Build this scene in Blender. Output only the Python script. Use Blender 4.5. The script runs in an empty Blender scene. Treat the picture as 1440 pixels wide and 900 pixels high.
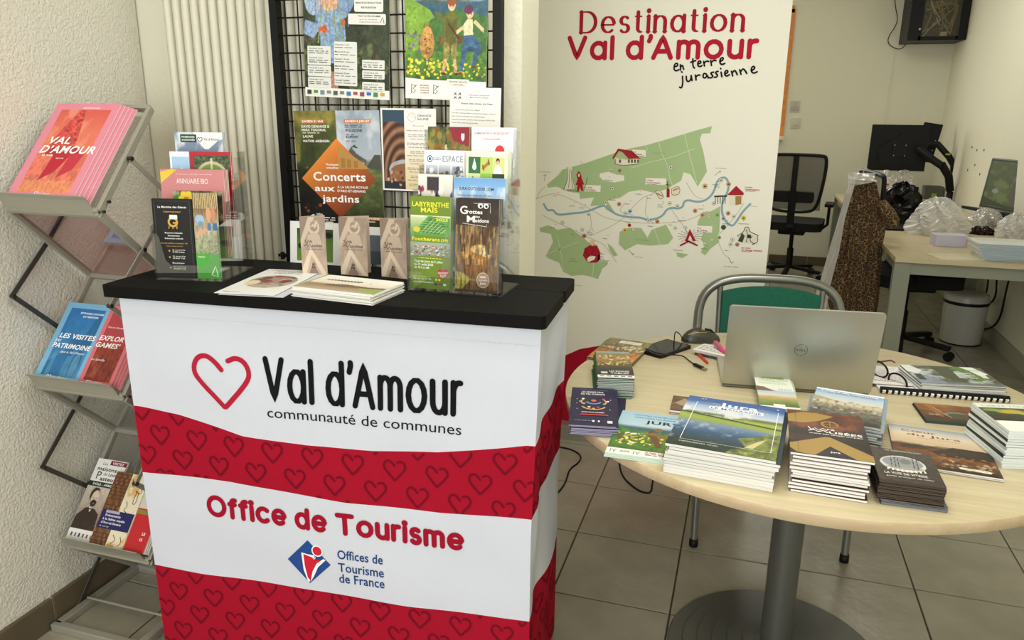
import bpy, bmesh, math, random
import numpy as np
from mathutils import Vector, Matrix
from mathutils.geometry import tessellate_polygon
SC = bpy.context.scene
COL = SC.collection
rnd = random.Random(7)
PI = math.pi
S = 0.361                      # floor tile pitch in metres

# ------------------------------------------------------------------ camera
F_PX, PITCH, ROLL, YAW = 1067.0, 0.27006, -0.00876, 0.29846
CAM = Vector((0.4768, -2.3603, 1.4414))
_f0 = Vector((-math.sin(YAW), math.cos(YAW), 0)); _rt = Vector((math.cos(YAW), math.sin(YAW), 0)); _up = Vector((0, 0, 1))
_f = _f0*math.cos(PITCH) - _up*math.sin(PITCH); _d = -(_up*math.cos(PITCH) + _f0*math.sin(PITCH))
C_R = _rt*math.cos(ROLL) + _d*math.sin(ROLL); C_D = -_rt*math.sin(ROLL) + _d*math.cos(ROLL); C_F = _f
cam = bpy.data.cameras.new('camera'); cam.sensor_width = 36; cam.lens = F_PX/1440*36; cam.clip_start = 0.02
co = bpy.data.objects.new('camera', cam); COL.objects.link(co)
co.matrix_world = Matrix(((C_R.x, -C_D.x, -C_F.x, CAM.x), (C_R.y, -C_D.y, -C_F.y, CAM.y), (C_R.z, -C_D.z, -C_F.z, CAM.z), (0, 0, 0, 1)))
SC.camera = co
SC.view_settings.view_transform = 'Standard'; SC.view_settings.look = 'None'
SC.view_settings.gamma = 1; SC.view_settings.exposure = -0.35
SC.cycles.max_bounces = 8; SC.cycles.transparent_max_bounces = 24; SC.cycles.use_denoising = True

# ------------------------------------------------------------------ light
w = bpy.data.worlds.new('world'); SC.world = w; w.use_nodes = True
w.node_tree.nodes['Background'].inputs[0].default_value = (0.86, 0.93, 1.0, 1)
w.node_tree.nodes['Background'].inputs[1].default_value = 2.2

def area(name, loc, aim, sx, sy, power, color):
    l = bpy.data.lights.new(name, 'AREA'); l.shape = 'RECTANGLE'; l.size = sx; l.size_y = sy; l.energy = power; l.color = color
    o = bpy.data.objects.new(name, l); COL.objects.link(o); o.location = loc
    o.rotation_euler = (Vector(aim)-Vector(loc)).to_track_quat('-Z', 'Y').to_euler(); o['kind'] = 'structure'
    return o
area('shopfront_daylight', (-0.4, -4.3, 1.75), (-0.3, 0, 0.8), 2.6, 2.0, 66, (1.0, 0.985, 0.96))
area('overhead_fill_light', (0.45, -1.0, 2.62), (0.45, -1.0, 0), 1.2, 1.2, 40, (1.0, 0.975, 0.92))  # added overhead fill without a visible fixture, brightens table, walls and banner
area('back_overhead_fill', (1.0, 3.2, 2.62), (1.0, 3.2, 0), 1.2, 1.2, 20, (1.0, 0.97, 0.88))  # unseen fill lamp added to lift the back office
area('back_window_daylight', (0.25, 5.40, 1.9), (0.5, 0, 0.6), 0.9, 1.2, 22, (1.0, 0.98, 0.95))

# ------------------------------------------------------------------ pixel -> point on a known plane
def ray(px, py):
    return (C_R*((px-720)/F_PX) + C_D*((py-450)/F_PX) + C_F)
def on_z(px, py, z=0.0):
    d = ray(px, py); return CAM + d*((z-CAM.z)/d.z)
def on_y(px, py, y):
    d = ray(px, py); return CAM + d*((y-CAM.y)/d.y)
def on_x(px, py, x):
    d = ray(px, py); return CAM + d*((x-CAM.x)/d.x)
def on_p(px, py, p, n):
    d = ray(px, py); return CAM + d*((Vector(p)-CAM).dot(n)/d.dot(n))

# ------------------------------------------------------------------ materials
def lin(c):
    if isinstance(c, str):
        c = c.lstrip('#'); c = [int(c[i:i+2], 16)/255 for i in (0, 2, 4)]
    return tuple((x/12.92 if x <= 0.04045 else ((x+0.055)/1.055)**2.4) for x in c[:3])
MATS = {}
def mat(name, color, rough=0.5, metal=0.0, spec=0.5, noise=0, nscale=20, namp=0.1, bump=0, bscale=200, coat=0, sheen=0, emit=0):
    if name in MATS: return MATS[name]
    if spec == 0.5 and not metal and max(lin(color)) < .02: spec = .22
    m = bpy.data.materials.new(name); m.use_nodes = True; nt = m.node_tree; b = nt.nodes['Principled BSDF']
    b.inputs['Base Color'].default_value = (*lin(color), 1); b.inputs['Roughness'].default_value = rough
    b.inputs['Metallic'].default_value = metal; b.inputs['Specular IOR Level'].default_value = spec
    if coat: b.inputs['Coat Weight'].default_value = coat
    if sheen: b.inputs['Sheen Weight'].default_value = sheen
    tc = nt.nodes.new('ShaderNodeTexCoord')
    if namp and noise:
        n = nt.nodes.new('ShaderNodeTexNoise'); n.inputs['Scale'].default_value = nscale; n.inputs['Detail'].default_value = 5
        nt.links.new(tc.outputs['Object'], n.inputs['Vector'])
        r = nt.nodes.new('ShaderNodeMapRange'); r.inputs[3].default_value = 1-namp; r.inputs[4].default_value = 1+namp
        r.inputs[1].default_value = 0.3; r.inputs[2].default_value = 0.7
        nt.links.new(n.outputs['Fac'], r.inputs[0])
        mx = nt.nodes.new('ShaderNodeVectorMath'); mx.operation = 'SCALE'; mx.inputs[0].default_value = lin(color)
        nt.links.new(r.outputs[0], mx.inputs['Scale']); nt.links.new(mx.outputs[0], b.inputs['Base Color'])
    if bump:
        n2 = nt.nodes.new('ShaderNodeTexNoise'); n2.inputs['Scale'].default_value = bscale; n2.inputs['Detail'].default_value = 3
        nt.links.new(tc.outputs['Object'], n2.inputs['Vector'])
        bp = nt.nodes.new('ShaderNodeBump'); bp.inputs['Strength'].default_value = 1; bp.inputs['Distance'].default_value = bump
        nt.links.new(n2.outputs['Fac'], bp.inputs['Height']); nt.links.new(bp.outputs[0], b.inputs['Normal'])
    MATS[name] = m
    return m
def print_mat(name, rough, coat=0.0, bump=0):
    m = bpy.data.materials.new(name); m.use_nodes = True; nt = m.node_tree; b = nt.nodes['Principled BSDF']
    a = nt.nodes.new('ShaderNodeAttribute'); a.attribute_name = 'Col'
    nt.links.new(a.outputs['Color'], b.inputs['Base Color']); b.inputs['Roughness'].default_value = rough
    b.inputs['Coat Weight'].default_value = coat; b.inputs['Coat Roughness'].default_value = 0.15
    if bump:
        tc = nt.nodes.new('ShaderNodeTexCoord'); n2 = nt.nodes.new('ShaderNodeTexNoise'); n2.inputs['Scale'].default_value = 900
        nt.links.new(tc.outputs['Object'], n2.inputs['Vector']); bp = nt.nodes.new('ShaderNodeBump'); bp.inputs['Distance'].default_value = bump
        nt.links.new(n2.outputs['Fac'], bp.inputs['Height']); nt.links.new(bp.outputs[0], b.inputs['Normal'])
    MATS[name] = m
    return m
PRINT = print_mat('printed_paper', 0.42)
GLOSSY = print_mat('glossy_print', 0.28, 0.25)
MATTE = print_mat('matte_print', 0.75)
CLOTH = print_mat('polyester_cloth', 0.85, 0, 0.0003)
for m_, s_ in ((PRINT, .35), (GLOSSY, .4), (MATTE, .15), (CLOTH, .1)): m_.node_tree.nodes['Principled BSDF'].inputs['Specular IOR Level'].default_value = s_
def clear(name, tint=(1, 1, 1), rough=0.03, gl=0.35, base=0.05, milk=0.0):
    m = bpy.data.materials.new(name); m.use_nodes = True; nt = m.node_tree; nt.nodes.clear()
    out = nt.nodes.new('ShaderNodeOutputMaterial'); t = nt.nodes.new('ShaderNodeBsdfTransparent'); t.inputs[0].default_value = (*tint, 1)
    g = nt.nodes.new('ShaderNodeBsdfGlossy'); g.inputs['Roughness'].default_value = rough
    lw = nt.nodes.new('ShaderNodeLayerWeight'); lw.inputs[0].default_value = gl
    r = nt.nodes.new('ShaderNodeMapRange'); r.inputs[3].default_value = base; r.inputs[4].default_value = 0.75
    nt.links.new(lw.outputs['Facing'], r.inputs[0]); mx = nt.nodes.new('ShaderNodeMixShader')
    nt.links.new(r.outputs[0], mx.inputs[0]); nt.links.new(t.outputs[0], mx.inputs[1]); nt.links.new(g.outputs[0], mx.inputs[2])
    last = mx
    if milk:
        d = nt.nodes.new('ShaderNodeBsdfDiffuse'); d.inputs[0].default_value = (0.82, 0.8, 0.75, 1)
        m2 = nt.nodes.new('ShaderNodeMixShader'); m2.inputs[0].default_value = milk
        nt.links.new(mx.outputs[0], m2.inputs[1]); nt.links.new(d.outputs[0], m2.inputs[2]); last = m2
    nt.links.new(last.outputs[0], out.inputs[0]); MATS[name] = m
    return m
ACRYLIC = clear('clear_acrylic', (0.97, 0.98, 0.97), 0.03, 0.28, 0.03)
FILM = clear('clear_plastic_film', (0.95, 0.95, 0.94), 0.12, 0.45, 0.12, 0.22)
MILKY = clear('milky_plastic_film', (0.95, 0.95, 0.93), 0.2, 0.5, 0.15, 0.55)

# ------------------------------------------------------------------ mesh builder
class MB:
    def __init__(s): s.V = []; s.L = []; s.N = []; s.MI = []; s.C = []; s.SM = []; s.n = 0
    def raw(s, verts, faces, color='#ffffff', mi=0, smooth=False, cols=None):
        v = np.asarray(verts, float).reshape(-1, 3); s.V.append(v)
        if isinstance(faces, np.ndarray):
            s.L.append((faces+s.n).ravel()); k = faces.shape[0]; s.N.append(np.full(k, faces.shape[1]))
        else:
            s.L.append(np.array([i+s.n for f in faces for i in f], int)); k = len(faces); s.N.append(np.array([len(f) for f in faces], int))
        s.MI.append(np.full(k, mi)); s.SM.append(np.full(k, smooth))
        if cols is None:
            c = np.ones((len(v), 4)); c[:, :3] = lin(color) if color is not None else 1
        else:
            c = np.ones((len(v), 4)); c[:, :3] = cols
        s.C.append(c); s.n += len(v); return s
    def box(s, c, d, color='#ffffff', mi=0, M=None):
        x, y, z = (q/2 for q in d)
        v = np.array([(i, j, k) for k in (-z, z) for j in (-y, y) for i in (-x, x)])
        if M is not None: v = v@np.array(M.to_3x3()).T
        f = np.array([(0, 2, 3, 1), (4, 5, 7, 6), (0, 1, 5, 4), (2, 6, 7, 3), (0, 4, 6, 2), (1, 3, 7, 5)])
        return s.raw(v+np.array(c), f, color, mi)
    def bar(s, p, q, w, h, color='#ffffff', mi=0, up=(0, 0, 1)):
        p, q = Vector(p), Vector(q); z = (q-p); L = z.length; z.normalize(); u = Vector(up); x = u.cross(z)
        if x.length < 1e-4: x = Vector((1, 0, 0)).cross(z)
        x.normalize(); y = z.cross(x); M = Matrix((x, y, z)).transposed()
        return s.box((p+q)/2, (w, h, L), color, mi, M)
    def tube(s, path, r, n=10, color='#ffffff', mi=0, cap=True, closed=False, flat=1.0):
        P = [Vector(p) for p in path]; k = len(P); R = r if hasattr(r, '__len__') else [r]*k
        T = []
        for i in range(k):
            a = P[(i-1) % k] if closed else P[max(i-1, 0)]; b = P[(i+1) % k] if closed else P[min(i+1, k-1)]
            t = b-a; T.append(t.normalized() if t.length > 1e-9 else Vector((0, 0, 1)))
        u = Vector((0, 0, 1)) if abs(T[0].z) < 0.9 else Vector((1, 0, 0)); u = (u-T[0]*u.dot(T[0])).normalized()
        vs = []
        for i in range(k):
            u = (u-T[i]*u.dot(T[i])); u = u.normalized() if u.length > 1e-6 else T[i].orthogonal().normalized()
            v = T[i].cross(u)
            for j in range(n):
                a = 2*PI*j/n; vs.append(P[i]+u*(math.cos(a)*R[i])+v*(math.sin(a)*R[i]*flat))
        fs = [(i*n+j, i*n+(j+1) % n, ((i+1) % k)*n+(j+1) % n, ((i+1) % k)*n+j) for i in range(k if closed else k-1) for j in range(n)]
        s.raw([tuple(v) for v in vs], np.array(fs), color, mi, True)
        if cap and not closed:
            s.raw([tuple(v) for v in vs[:n]], [tuple(range(n))[::-1]], color, mi); s.raw([tuple(v) for v in vs[-n:]], [tuple(range(n))], color, mi)
        return s
    def lathe(s, prof, n=32, c=(0, 0, 0), color='#ffffff', mi=0, smooth=True, sx=1, sy=1):
        a = np.arange(n)*2*PI/n; v = []
        for r, z in prof: v += [(c[0]+r*sx*math.cos(t), c[1]+r*sy*math.sin(t), c[2]+z) for t in a]
        k = len(prof); fs = [(i*n+j, i*n+(j+1) % n, (i+1)*n+(j+1) % n, (i+1)*n+j) for i in range(k-1) for j in range(n)]
        return s.raw(v, np.array(fs), color, mi, smooth)
    def prism(s, pts, z0, z1, color='#ffffff', mi=0, ax='z', smooth=False):
        n = len(pts)
        def m(p, z): return {'z': (p[0], p[1], z), 'y': (p[0], z, p[1]), 'x': (z, p[0], p[1])}[ax]
        v = [m(p, z0) for p in pts]+[m(p, z1) for p in pts]
        tri = tessellate_polygon([[Vector((p[0], p[1], 0)) for p in pts]])
        f = [tuple(t)[::-1] for t in tri]+[tuple(i+n for i in t) for t in tri]
        s.raw(v, f, color, mi)
        return s.raw(v, [(i, (i+1) % n, n+(i+1) % n, n+i) for i in range(n)], color, mi, smooth)
    def grid(s, fn, nu, nv, color='#ffffff', mi=0, smooth=True, cols=None, u0=0, u1=1, v0=0, v1=1):
        U = np.linspace(u0, u1, nu+1); W = np.linspace(v0, v1, nv+1)
        v = [tuple(fn(a, b)) for b in W for a in U]
        i, j = np.meshgrid(np.arange(nu), np.arange(nv)); b = (j*(nu+1)+i).ravel()
        return s.raw(v, np.stack([b, b+1, b+nu+2, b+nu+1], 1), color, mi, smooth, cols)
    def ball(s, c, r, n=12, color='#ffffff', mi=0, sx=1, sy=1, sz=1):
        return s.lathe([(r*math.sin(PI*i/n)+1e-5, -sz*r*math.cos(PI*i/n)) for i in range(n+1)], max(8, n), c, color, mi, True, sx, sy)
    # ---- flat print, in the x/y plane
    def poly(s, pts, z=0, color='#000000', mi=0):
        tri = tessellate_polygon([[Vector((p[0], p[1], 0)) for p in pts]])
        P = [(p[0], p[1], z) for p in pts]; F = []
        for t in tri:
            a, b, c = (P[i] for i in t); cr = (b[0]-a[0])*(c[1]-a[1])-(b[1]-a[1])*(c[0]-a[0])
            F.append(tuple(t) if cr > 0 else tuple(t)[::-1])
        return s.raw(P, F, color, mi)
    def rect(s, x0, y0, x1, y1, z=0, color='#000000', mi=0):
        return s.raw([(x0, y0, z), (x1, y0, z), (x1, y1, z), (x0, y1, z)], [(0, 1, 2, 3)], color, mi)
    def disc(s, cx, cy, rx, z=0, color='#000000', ry=None, n=20, mi=0, a0=0, a1=2*PI):
        ry = rx if ry is None else ry
        return s.raw([(cx+rx*math.cos(a0+(a1-a0)*i/n), cy+ry*math.sin(a0+(a1-a0)*i/n), z) for i in range(n+(a1-a0 < 6))], [tuple(range(n+(a1-a0 < 6)))], color, mi)
    def ring(s, cx, cy, r, w, z, color, n=24):
        return s.stroke([(cx+r*math.cos(2*PI*i/n), cy+r*math.sin(2*PI*i/n)) for i in range(n+1)], w, z, color, caps=False)
    def stroke(s, pts, wd, z=0, color='#000000', caps=True, contrast=0.0, mi=0):
        P = np.array(pts, float); k = len(P); T = np.zeros_like(P); T[1:-1] = P[2:]-P[:-2]; T[0] = P[1]-P[0]; T[-1] = P[-1]-P[-2]
        if k > 2 and np.allclose(P[0], P[-1]): T[0] = T[-1] = P[1]-P[-2]
        T /= (np.linalg.norm(T, axis=1, keepdims=True)+1e-12); Nn = np.stack([-T[:, 1], T[:, 0]], 1)
        W = np.full(k, wd/2.) if not hasattr(wd, '__len__') else np.array(wd)/2.
        if contrast: W = W*((1-contrast)+contrast*np.abs(T[:, 1]))
        A = P+Nn*W[:, None]; B = P-Nn*W[:, None]
        v = np.zeros((2*k, 3)); v[0::2, :2] = B; v[1::2, :2] = A; v[:, 2] = z
        i = np.arange(k-1)*2
        s.raw(v, np.stack([i, i+2, i+3, i+1], 1), color, mi)
        if caps and not (k > 2 and np.allclose(P[0], P[-1])):
            for q, w_, t, sg in ((P[0], W[0], T[0], -1), (P[-1], W[-1], T[-1], 1)):
                a = math.atan2(t[1]*sg, t[0]*sg)
                s.raw([(q[0]+w_*math.cos(a-PI/2+PI*j/6), q[1]+w_*math.sin(a-PI/2+PI*j/6), z) for j in range(7)], [tuple(range(7))], color, mi)
        return s
    def img(s, A, x0, y0, x1, y1, z=0, mi=0):
        A = np.asarray(A); h, w_ = A.shape[:2]; X, Y = np.meshgrid(np.linspace(x0, x1, w_), np.linspace(y1, y0, h))
        v = np.stack([X.ravel(), Y.ravel(), np.full(X.size, z)], 1)
        i, j = np.meshgrid(np.arange(w_-1), np.arange(h-1)); b = (j*w_+i).ravel()
        c = np.clip(A.reshape(-1, 3), 0, 1); c = np.where(c <= 0.04045, c/12.92, ((c+0.055)/1.055)**2.4)
        return s.raw(v, np.stack([b+w_, b+w_+1, b+1, b], 1), None, mi, False, c)
    def text(s, body, x, y, h, z=0, color='#000000', w=None, bold=0, shear=0, align='l', mi=0):
        """x,y = left end of the baseline; h = capital height; w = fitted width"""
        v, f, cw = text_geo(body, bold, shear); v = v.copy(); k = h/0.729
        sx = (w/cw) if w else k
        L = cw*sx; ox = {'l': 0, 'c': -L/2, 'r': -L}[align]
        v[:, 0] = v[:, 0]*sx+x+ox; v[:, 1] = v[:, 1]*k+y; v[:, 2] = z
        return s.raw(v, f, color, mi)
    def xf(s, M):
        m = np.array(M); s.V = [v@m[:3, :3].T+m[:3, 3] for v in s.V]; return s
    def warp(s, fn):
        s.V = [fn(v) for v in s.V]; return s
    def add(s, o, M=None):
        for v, l, n_, mi, sm, c in zip(o.V, o.L, o.N, o.MI, o.SM, o.C):
            vv = v if M is None else v@np.array(M)[:3, :3].T+np.array(M)[:3, 3]
            s.V.append(vv)
        for l in o.L: s.L.append(l+s.n)
        s.N += o.N; s.MI += o.MI; s.SM += o.SM; s.C += o.C; s.n += o.n
        return s
    def build(s, name, mats, parent=None, M=None, bevel=0, **props):
        V = np.concatenate(s.V); L = np.concatenate(s.L); N = np.concatenate(s.N)
        me = bpy.data.meshes.new(name); me.vertices.add(len(V)); me.vertices.foreach_set('co', V.ravel().astype(np.float32))
        me.loops.add(len(L)); me.loops.foreach_set('vertex_index', L.astype(np.int32))
        me.polygons.add(len(N)); st = np.concatenate([[0], np.cumsum(N)[:-1]]); me.polygons.foreach_set('loop_start', st.astype(np.int32))
        me.polygons.foreach_set('material_index', np.concatenate(s.MI).astype(np.int32))
        me.polygons.foreach_set('use_smooth', np.concatenate(s.SM).astype(bool))
        a = me.attributes.new('Col', 'FLOAT_COLOR', 'POINT'); a.data.foreach_set('color', np.concatenate(s.C).ravel().astype(np.float32))
        me.update(calc_edges=True)
        for m in (mats if isinstance(mats, (list, tuple)) else [mats]): me.materials.append(m)
        o = bpy.data.objects.new(name, me); COL.objects.link(o)
        if parent is not None: o.parent = parent
        if M is not None: o.matrix_local = M
        if bevel:
            b = o.modifiers.new('bevel', 'BEVEL'); b.width = bevel; b.segments = 2; b.limit_method = 'ANGLE'
        for k, v in props.items(): o[k] = v
        return o
_TG = {}
_tc = bpy.data.curves.new('_t', 'FONT'); _to = bpy.data.objects.new('_t', _tc)
def text_geo(body, bold, shear):
    key = (body, bold, shear)
    if key not in _TG:
        _tc.body = body; _tc.size = 1; _tc.resolution_u = 3; _tc.offset = min(bold, .024); _tc.space_character = 1+bold*1.6; _tc.shear = shear; _tc.fill_mode = 'FRONT'
        me = _to.to_mesh(); n = len(me.vertices); v = np.zeros(n*3); me.vertices.foreach_get('co', v)
        f = [tuple(p.vertices) for p in me.polygons]; _to.to_mesh_clear(); v = v.reshape(-1, 3)
        if n: v[:, 0] -= v[:, 0].min()
        _TG[key] = (v, f, v[:, 0].max() if n else 1)
    return _TG[key]
def thing(name, label, cat, loc=(0, 0, 0), rz=0, group=None):
    o = bpy.data.objects.new(name, None); o.empty_display_size = 0.05; COL.objects.link(o); o.location = loc; o.rotation_euler = (0, 0, rz)
    o['label'] = label; o['category'] = cat
    if group: o['group'] = group
    return o
def tag(o, label, cat, group=None):
    o['label'] = label; o['category'] = cat
    if group: o['group'] = group
    return o
def copy_tree(o, label=None, loc=None, rz=None):
    c = o.copy(); COL.objects.link(c)
    if label: c['label'] = label
    if loc is not None: c.location = loc
    if rz is not None: c.rotation_euler[2] = rz
    def kids(a, b):
        for ch in list(a.children):
            d = ch.copy(); COL.objects.link(d); d.parent = b; kids(ch, d)
    kids(o, c)
    return c
def frame(o, x, y):
    """matrix with origin o, x axis along x, y axis near y"""
    o, x, y = Vector(o), Vector(x).normalized(), Vector(y); y = (y-x*y.dot(x)).normalized(); z = x.cross(y)
    return Matrix(((x.x, y.x, z.x, o.x), (x.y, y.y, z.y, o.y), (x.z, y.z, z.z, o.z), (0, 0, 0, 1)))

# ------------------------------------------------------------------ raster painter (colours only)
class Pic:
    def __init__(s, w_, h, c='#ffffff', seed=1):
        s.w, s.h = w_, h; s.A = np.zeros((h, w_, 3)); s.A[:] = s._c(c); s.r = np.random.RandomState(seed)
        s.X, s.Y = np.meshgrid(np.linspace(0, 1, w_), np.linspace(1, 0, h))
    def _c(s, c):
        if isinstance(c, str): c = c.lstrip('#'); return np.array([int(c[i:i+2], 16)/255 for i in (0, 2, 4)])
        return np.array(c)
    def blend(s, m, c, a=1.0):
        m = (np.asarray(m, float)*a)[..., None]; s.A = s.A*(1-m)+s._c(c)*m; return s
    def grad(s, stops, m=None):
        ys = [p for p, c in stops]; cs = np.array([s._c(c) for p, c in stops])
        g = np.stack([np.interp(s.Y, ys, cs[:, k]) for k in range(3)], -1)
        s.A = g if m is None else np.where(np.asarray(m, bool)[..., None], g, s.A); return s
    def noise(s, f=6, oct=3, seed=None, ax=1.0):
        r = np.random.RandomState(seed) if seed is not None else s.r; o = np.zeros((s.h, s.w)); a = 1; t = 0
        for k in range(oct):
            n = max(2, int(f*ax*2**k)); m_ = max(2, int(f*2**k)); G = r.rand(m_+1, n+1)
            x = s.X*n*0.999; y = s.Y*m_*0.999; i = x.astype(int); j = y.astype(int); u = x-i; v = y-j; u = u*u*(3-2*u); v = v*v*(3-2*v)
            o += a*((G[j, i]*(1-u)+G[j, i+1]*u)*(1-v)+(G[j+1, i]*(1-u)+G[j+1, i+1]*u)*v); t += a; a *= 0.55
        return o/t
    def poly(s, pts, c, a=1.0):
        m = np.zeros((s.h, s.w), bool); k = len(pts)
        for i in range(k):
            x0, y0 = pts[i]; x1, y1 = pts[(i+1) % k]
            if y0 == y1: continue
            cnd = ((s.Y > min(y0, y1)) & (s.Y <= max(y0, y1))); xi = (s.Y-y0)*(x1-x0)/(y1-y0)+x0; m ^= (cnd & (s.X < xi))
        s.last = m
        return s.blend(m, c, a)
    def ell(s, cx, cy, rx, ry, c, a=1.0):
        m = ((s.X-cx)/rx)**2+((s.Y-cy)/ry)**2 < 1; s.last = m; return s.blend(m, c, a)
    def rect(s, x0, y0, x1, y1, c, a=1.0):
        return s.blend((s.X >= x0) & (s.X <= x1) & (s.Y >= y0) & (s.Y <= y1), c, a)
    def clouds(s, y0, y1, c='#f2f2f0', f=5, th=0.5, seed=3, a=0.9):
        n = s.noise(f, 4, seed); m = np.clip((n-th)*7, 0, 1)*((s.Y >= y0) & (s.Y <= y1)); return s.blend(m, c, a)
    def blobs(s, n, box, cols, r=(0.01, 0.03), a=1.0, seed=5, asp=None):
        q = np.random.RandomState(seed); asp = asp or s.w/s.h
        for i in range(n):
            rr = q.uniform(*r); s.ell(q.uniform(box[0], box[2]), q.uniform(box[1], box[3]), rr, rr*asp, cols[q.randint(len(cols))], a)
        return s
    def tex(s, m, amt=0.15, f=20, seed=9, oct=3, ax=1.0):
        n = (s.noise(f, oct, seed, ax)-0.5)*2*amt; s.A = np.clip(s.A*(1+(n*np.asarray(m, float))[..., None]), 0, 1); return s
    def stones(s, box, c='#7a5535', f=14, seed=2, amt=0.35):
        m = (s.X > box[0]) & (s.X < box[2]) & (s.Y > box[1]) & (s.Y < box[3]); s.blend(m, c)
        row = np.floor(s.Y*f*1.6); off = (row*0.37) % 1; fx = (s.X*f+off) % 1; fy = (s.Y*f*1.6) % 1
        h = np.sin(row*12.9+np.floor(s.X*f+off)*78.2)*0.5; e = (fx < 0.12) | (fy < 0.18)
        s.A = np.clip(np.where(m[..., None], s.A*(1+(h*amt)[..., None])*np.where(e, 0.6, 1)[..., None], s.A), 0, 1); return s

# ------------------------------------------------------------------ rounded stroke lettering
def arc(cx, cy, rx, ry, a0, a1, n=14):
    return [(cx+rx*math.cos(math.radians(a0+(a1-a0)*i/n)), cy+ry*math.sin(math.radians(a0+(a1-a0)*i/n))) for i in range(n+1)]
XH = 0.74
def glyph(ch, W=1.0):
    """strokes and advance for a letter; cap height 1, x height XH, W squeezes the width"""
    x = XH; r = x/2; g = {
     'V': ([[(0, 1), (.36, 0), (.72, 1)]], .72), 'A': ([[(0, 0), (.38, 1), (.76, 0)], [(.13, .30), (.63, .30)]], .76),
     'a': ([arc(.30, r, .30, r, 0, 360), [(.60, x), (.60, 0)]], .60), 'o': ([arc(.33, r, .33, r, 0, 360)], .66), 'l': ([[(0, 1.0), (0, 0)]], 0.0),
     'd': ([arc(.30, r, .30, r, 0, 360), [(.60, 1.0), (.60, 0)]], .60), "'": ([[(.06, 1.03), (.06, .95), (0, .80)]], .06),
     'm': ([[(0, x), (0, 0)], [(0, r)]+arc(.21, x-.21, .21, .21, 180, 0)+[(.42, 0)], [(.42, r)]+arc(.63, x-.21, .21, .21, 180, 0)+[(.84, 0)]], .84),
     'n': ([[(0, x), (0, 0)], [(0, r)]+arc(.25, x-.25, .25, .25, 180, 0)+[(.50, 0)]], .50),
     'u': ([[(0, x)]+arc(.25, .25, .25, .25, 180, 360)+[(.50, x)], [(.50, x), (.50, 0)]], .50),
     'r': ([[(0, x), (0, 0)], [(0, r*.9)]+arc(.24, x-.24, .24, .24, 180, 80)], .27),
     'O': ([arc(.46, .5, .46, .5, 0, 360, 24)], .92), 'f': ([arc(.30, .80, .18, .20, 80, 180, 8)+[(.12, 0)], [(0, x), (.30, x)]], .30),
     'i': ([[(0, x), (0, 0)], [(0, .99), (0, 1.0)]], 0.0), 'c': ([arc(.32, r, .32, r, 48, 312)], .54),
     'e': ([[(.03, r*.98), (.62, r*.98)]+arc(.33, r, .31, r, 8, 312)], .62), 'T': ([[(0, 1), (.76, 1)], [(.38, 1), (.38, 0)]], .76),
     's': ([arc(.22, x*.745, .19, x*.255, 40, 250, 10)+arc(.22, x*.245, .20, x*.255, 75, -145, 10)], .42),
     't': ([[(.14, .94)]+arc(.32, .18, .18, .18, 180, 280, 6), [(0, x), (.32, x)]], .34),
     'D': ([[(0, 0), (0, 1)], [(0, 1), (.28, 1)]+arc(.30, .5, .46, .5, 88, -88, 16)+[(0, 0)]], .76),
     'j': ([[(.1, x), (.1, -.12)]+arc(-.05, -.14, .15, .15, 0, -110, 6), [(.1, .98), (.1, .99)]], .12), ' ': ([], .22)}[ch]
    return [[(p[0]*W, p[1]) for p in st] for st in g[0]], g[1]*W
def lettering(mb, txt, x0, y0, x1, h, wt, z, color, contrast=0.0, serif=0.0, W=1.0, gap=0.26, z_step=2e-5, slant=0.0, jitter=None):
    """rounded lettering from x0 to x1 on the baseline y0, cap height h; wt = stroke weight / cap height"""
    lay = []; x = 0
    for k, ch in enumerate(txt):
        st, ad = glyph(ch, W); lay.append((x, st, ch)); x += ad+gap*(0.5 if ch in " '" else 1)
    tot = x-gap; sx = (x1-x0)/tot
    for k, (ox, st, ch) in enumerate(lay):
        jy, jr = (0, 0) if jitter is None else jitter[k % len(jitter)]
        for q in st:
            if len(q) == 2:
                a, b = q; q = [(a[0]+(b[0]-a[0])*t/6, a[1]+(b[1]-a[1])*t/6) for t in range(7)] if abs(a[1]-b[1])+abs(a[0]-b[0]) > .1 else q
            elif len(q) == 3: mb_pts = q; q = [(q[0][0]+(q[1][0]-q[0][0])*t/6, q[0][1]+(q[1][1]-q[0][1])*t/6) for t in range(6)]+[(q[1][0]+(q[2][0]-q[1][0])*t/6, q[1][1]+(q[2][1]-q[1][1])*t/6) for t in range(7)]
            pts = [(x0+(p[0]+ox+slant*p[1])*sx, y0+(p[1]+jy+jr*(p[0]))*h) for p in q]; z += z_step
            dot = ch in 'ij' and len(q) == 2
            mb.stroke(pts, wt*h*(1.25 if dot else 1), z, color, True, 0 if dot else contrast)
        if serif:
            sr = {'D': [(0, 0), (0, 1)], 'n': [(0, 0), (0, XH), (.5, 0)], 'i': [(0, 0), (0, XH)], 'a': [(.6, 0)], 't': []}.get(ch, [])
            for (a, b) in sr:
                z += z_step; cx = x0+(a*W+ox)*sx; lft = b == XH
                mb.stroke([(cx-serif*h, y0+b*h-(wt*h*.1 if lft else 0)), (cx+(0 if lft else serif*h), y0+b*h)], wt*h*.3, z, color)
    return z
def chaikin(P, n=2, closed=False):
    for _ in range(n):
        Q = [] if closed else [P[0]]
        for i in range(len(P) if closed else len(P)-1):
            a, b = P[i], P[(i+1) % len(P)]
            Q += [tuple(a[k]*.75+b[k]*.25 for k in range(len(a))), tuple(a[k]*.25+b[k]*.75 for k in range(len(a)))]
        if not closed: Q.append(P[-1])
        P = Q
    return P
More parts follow.
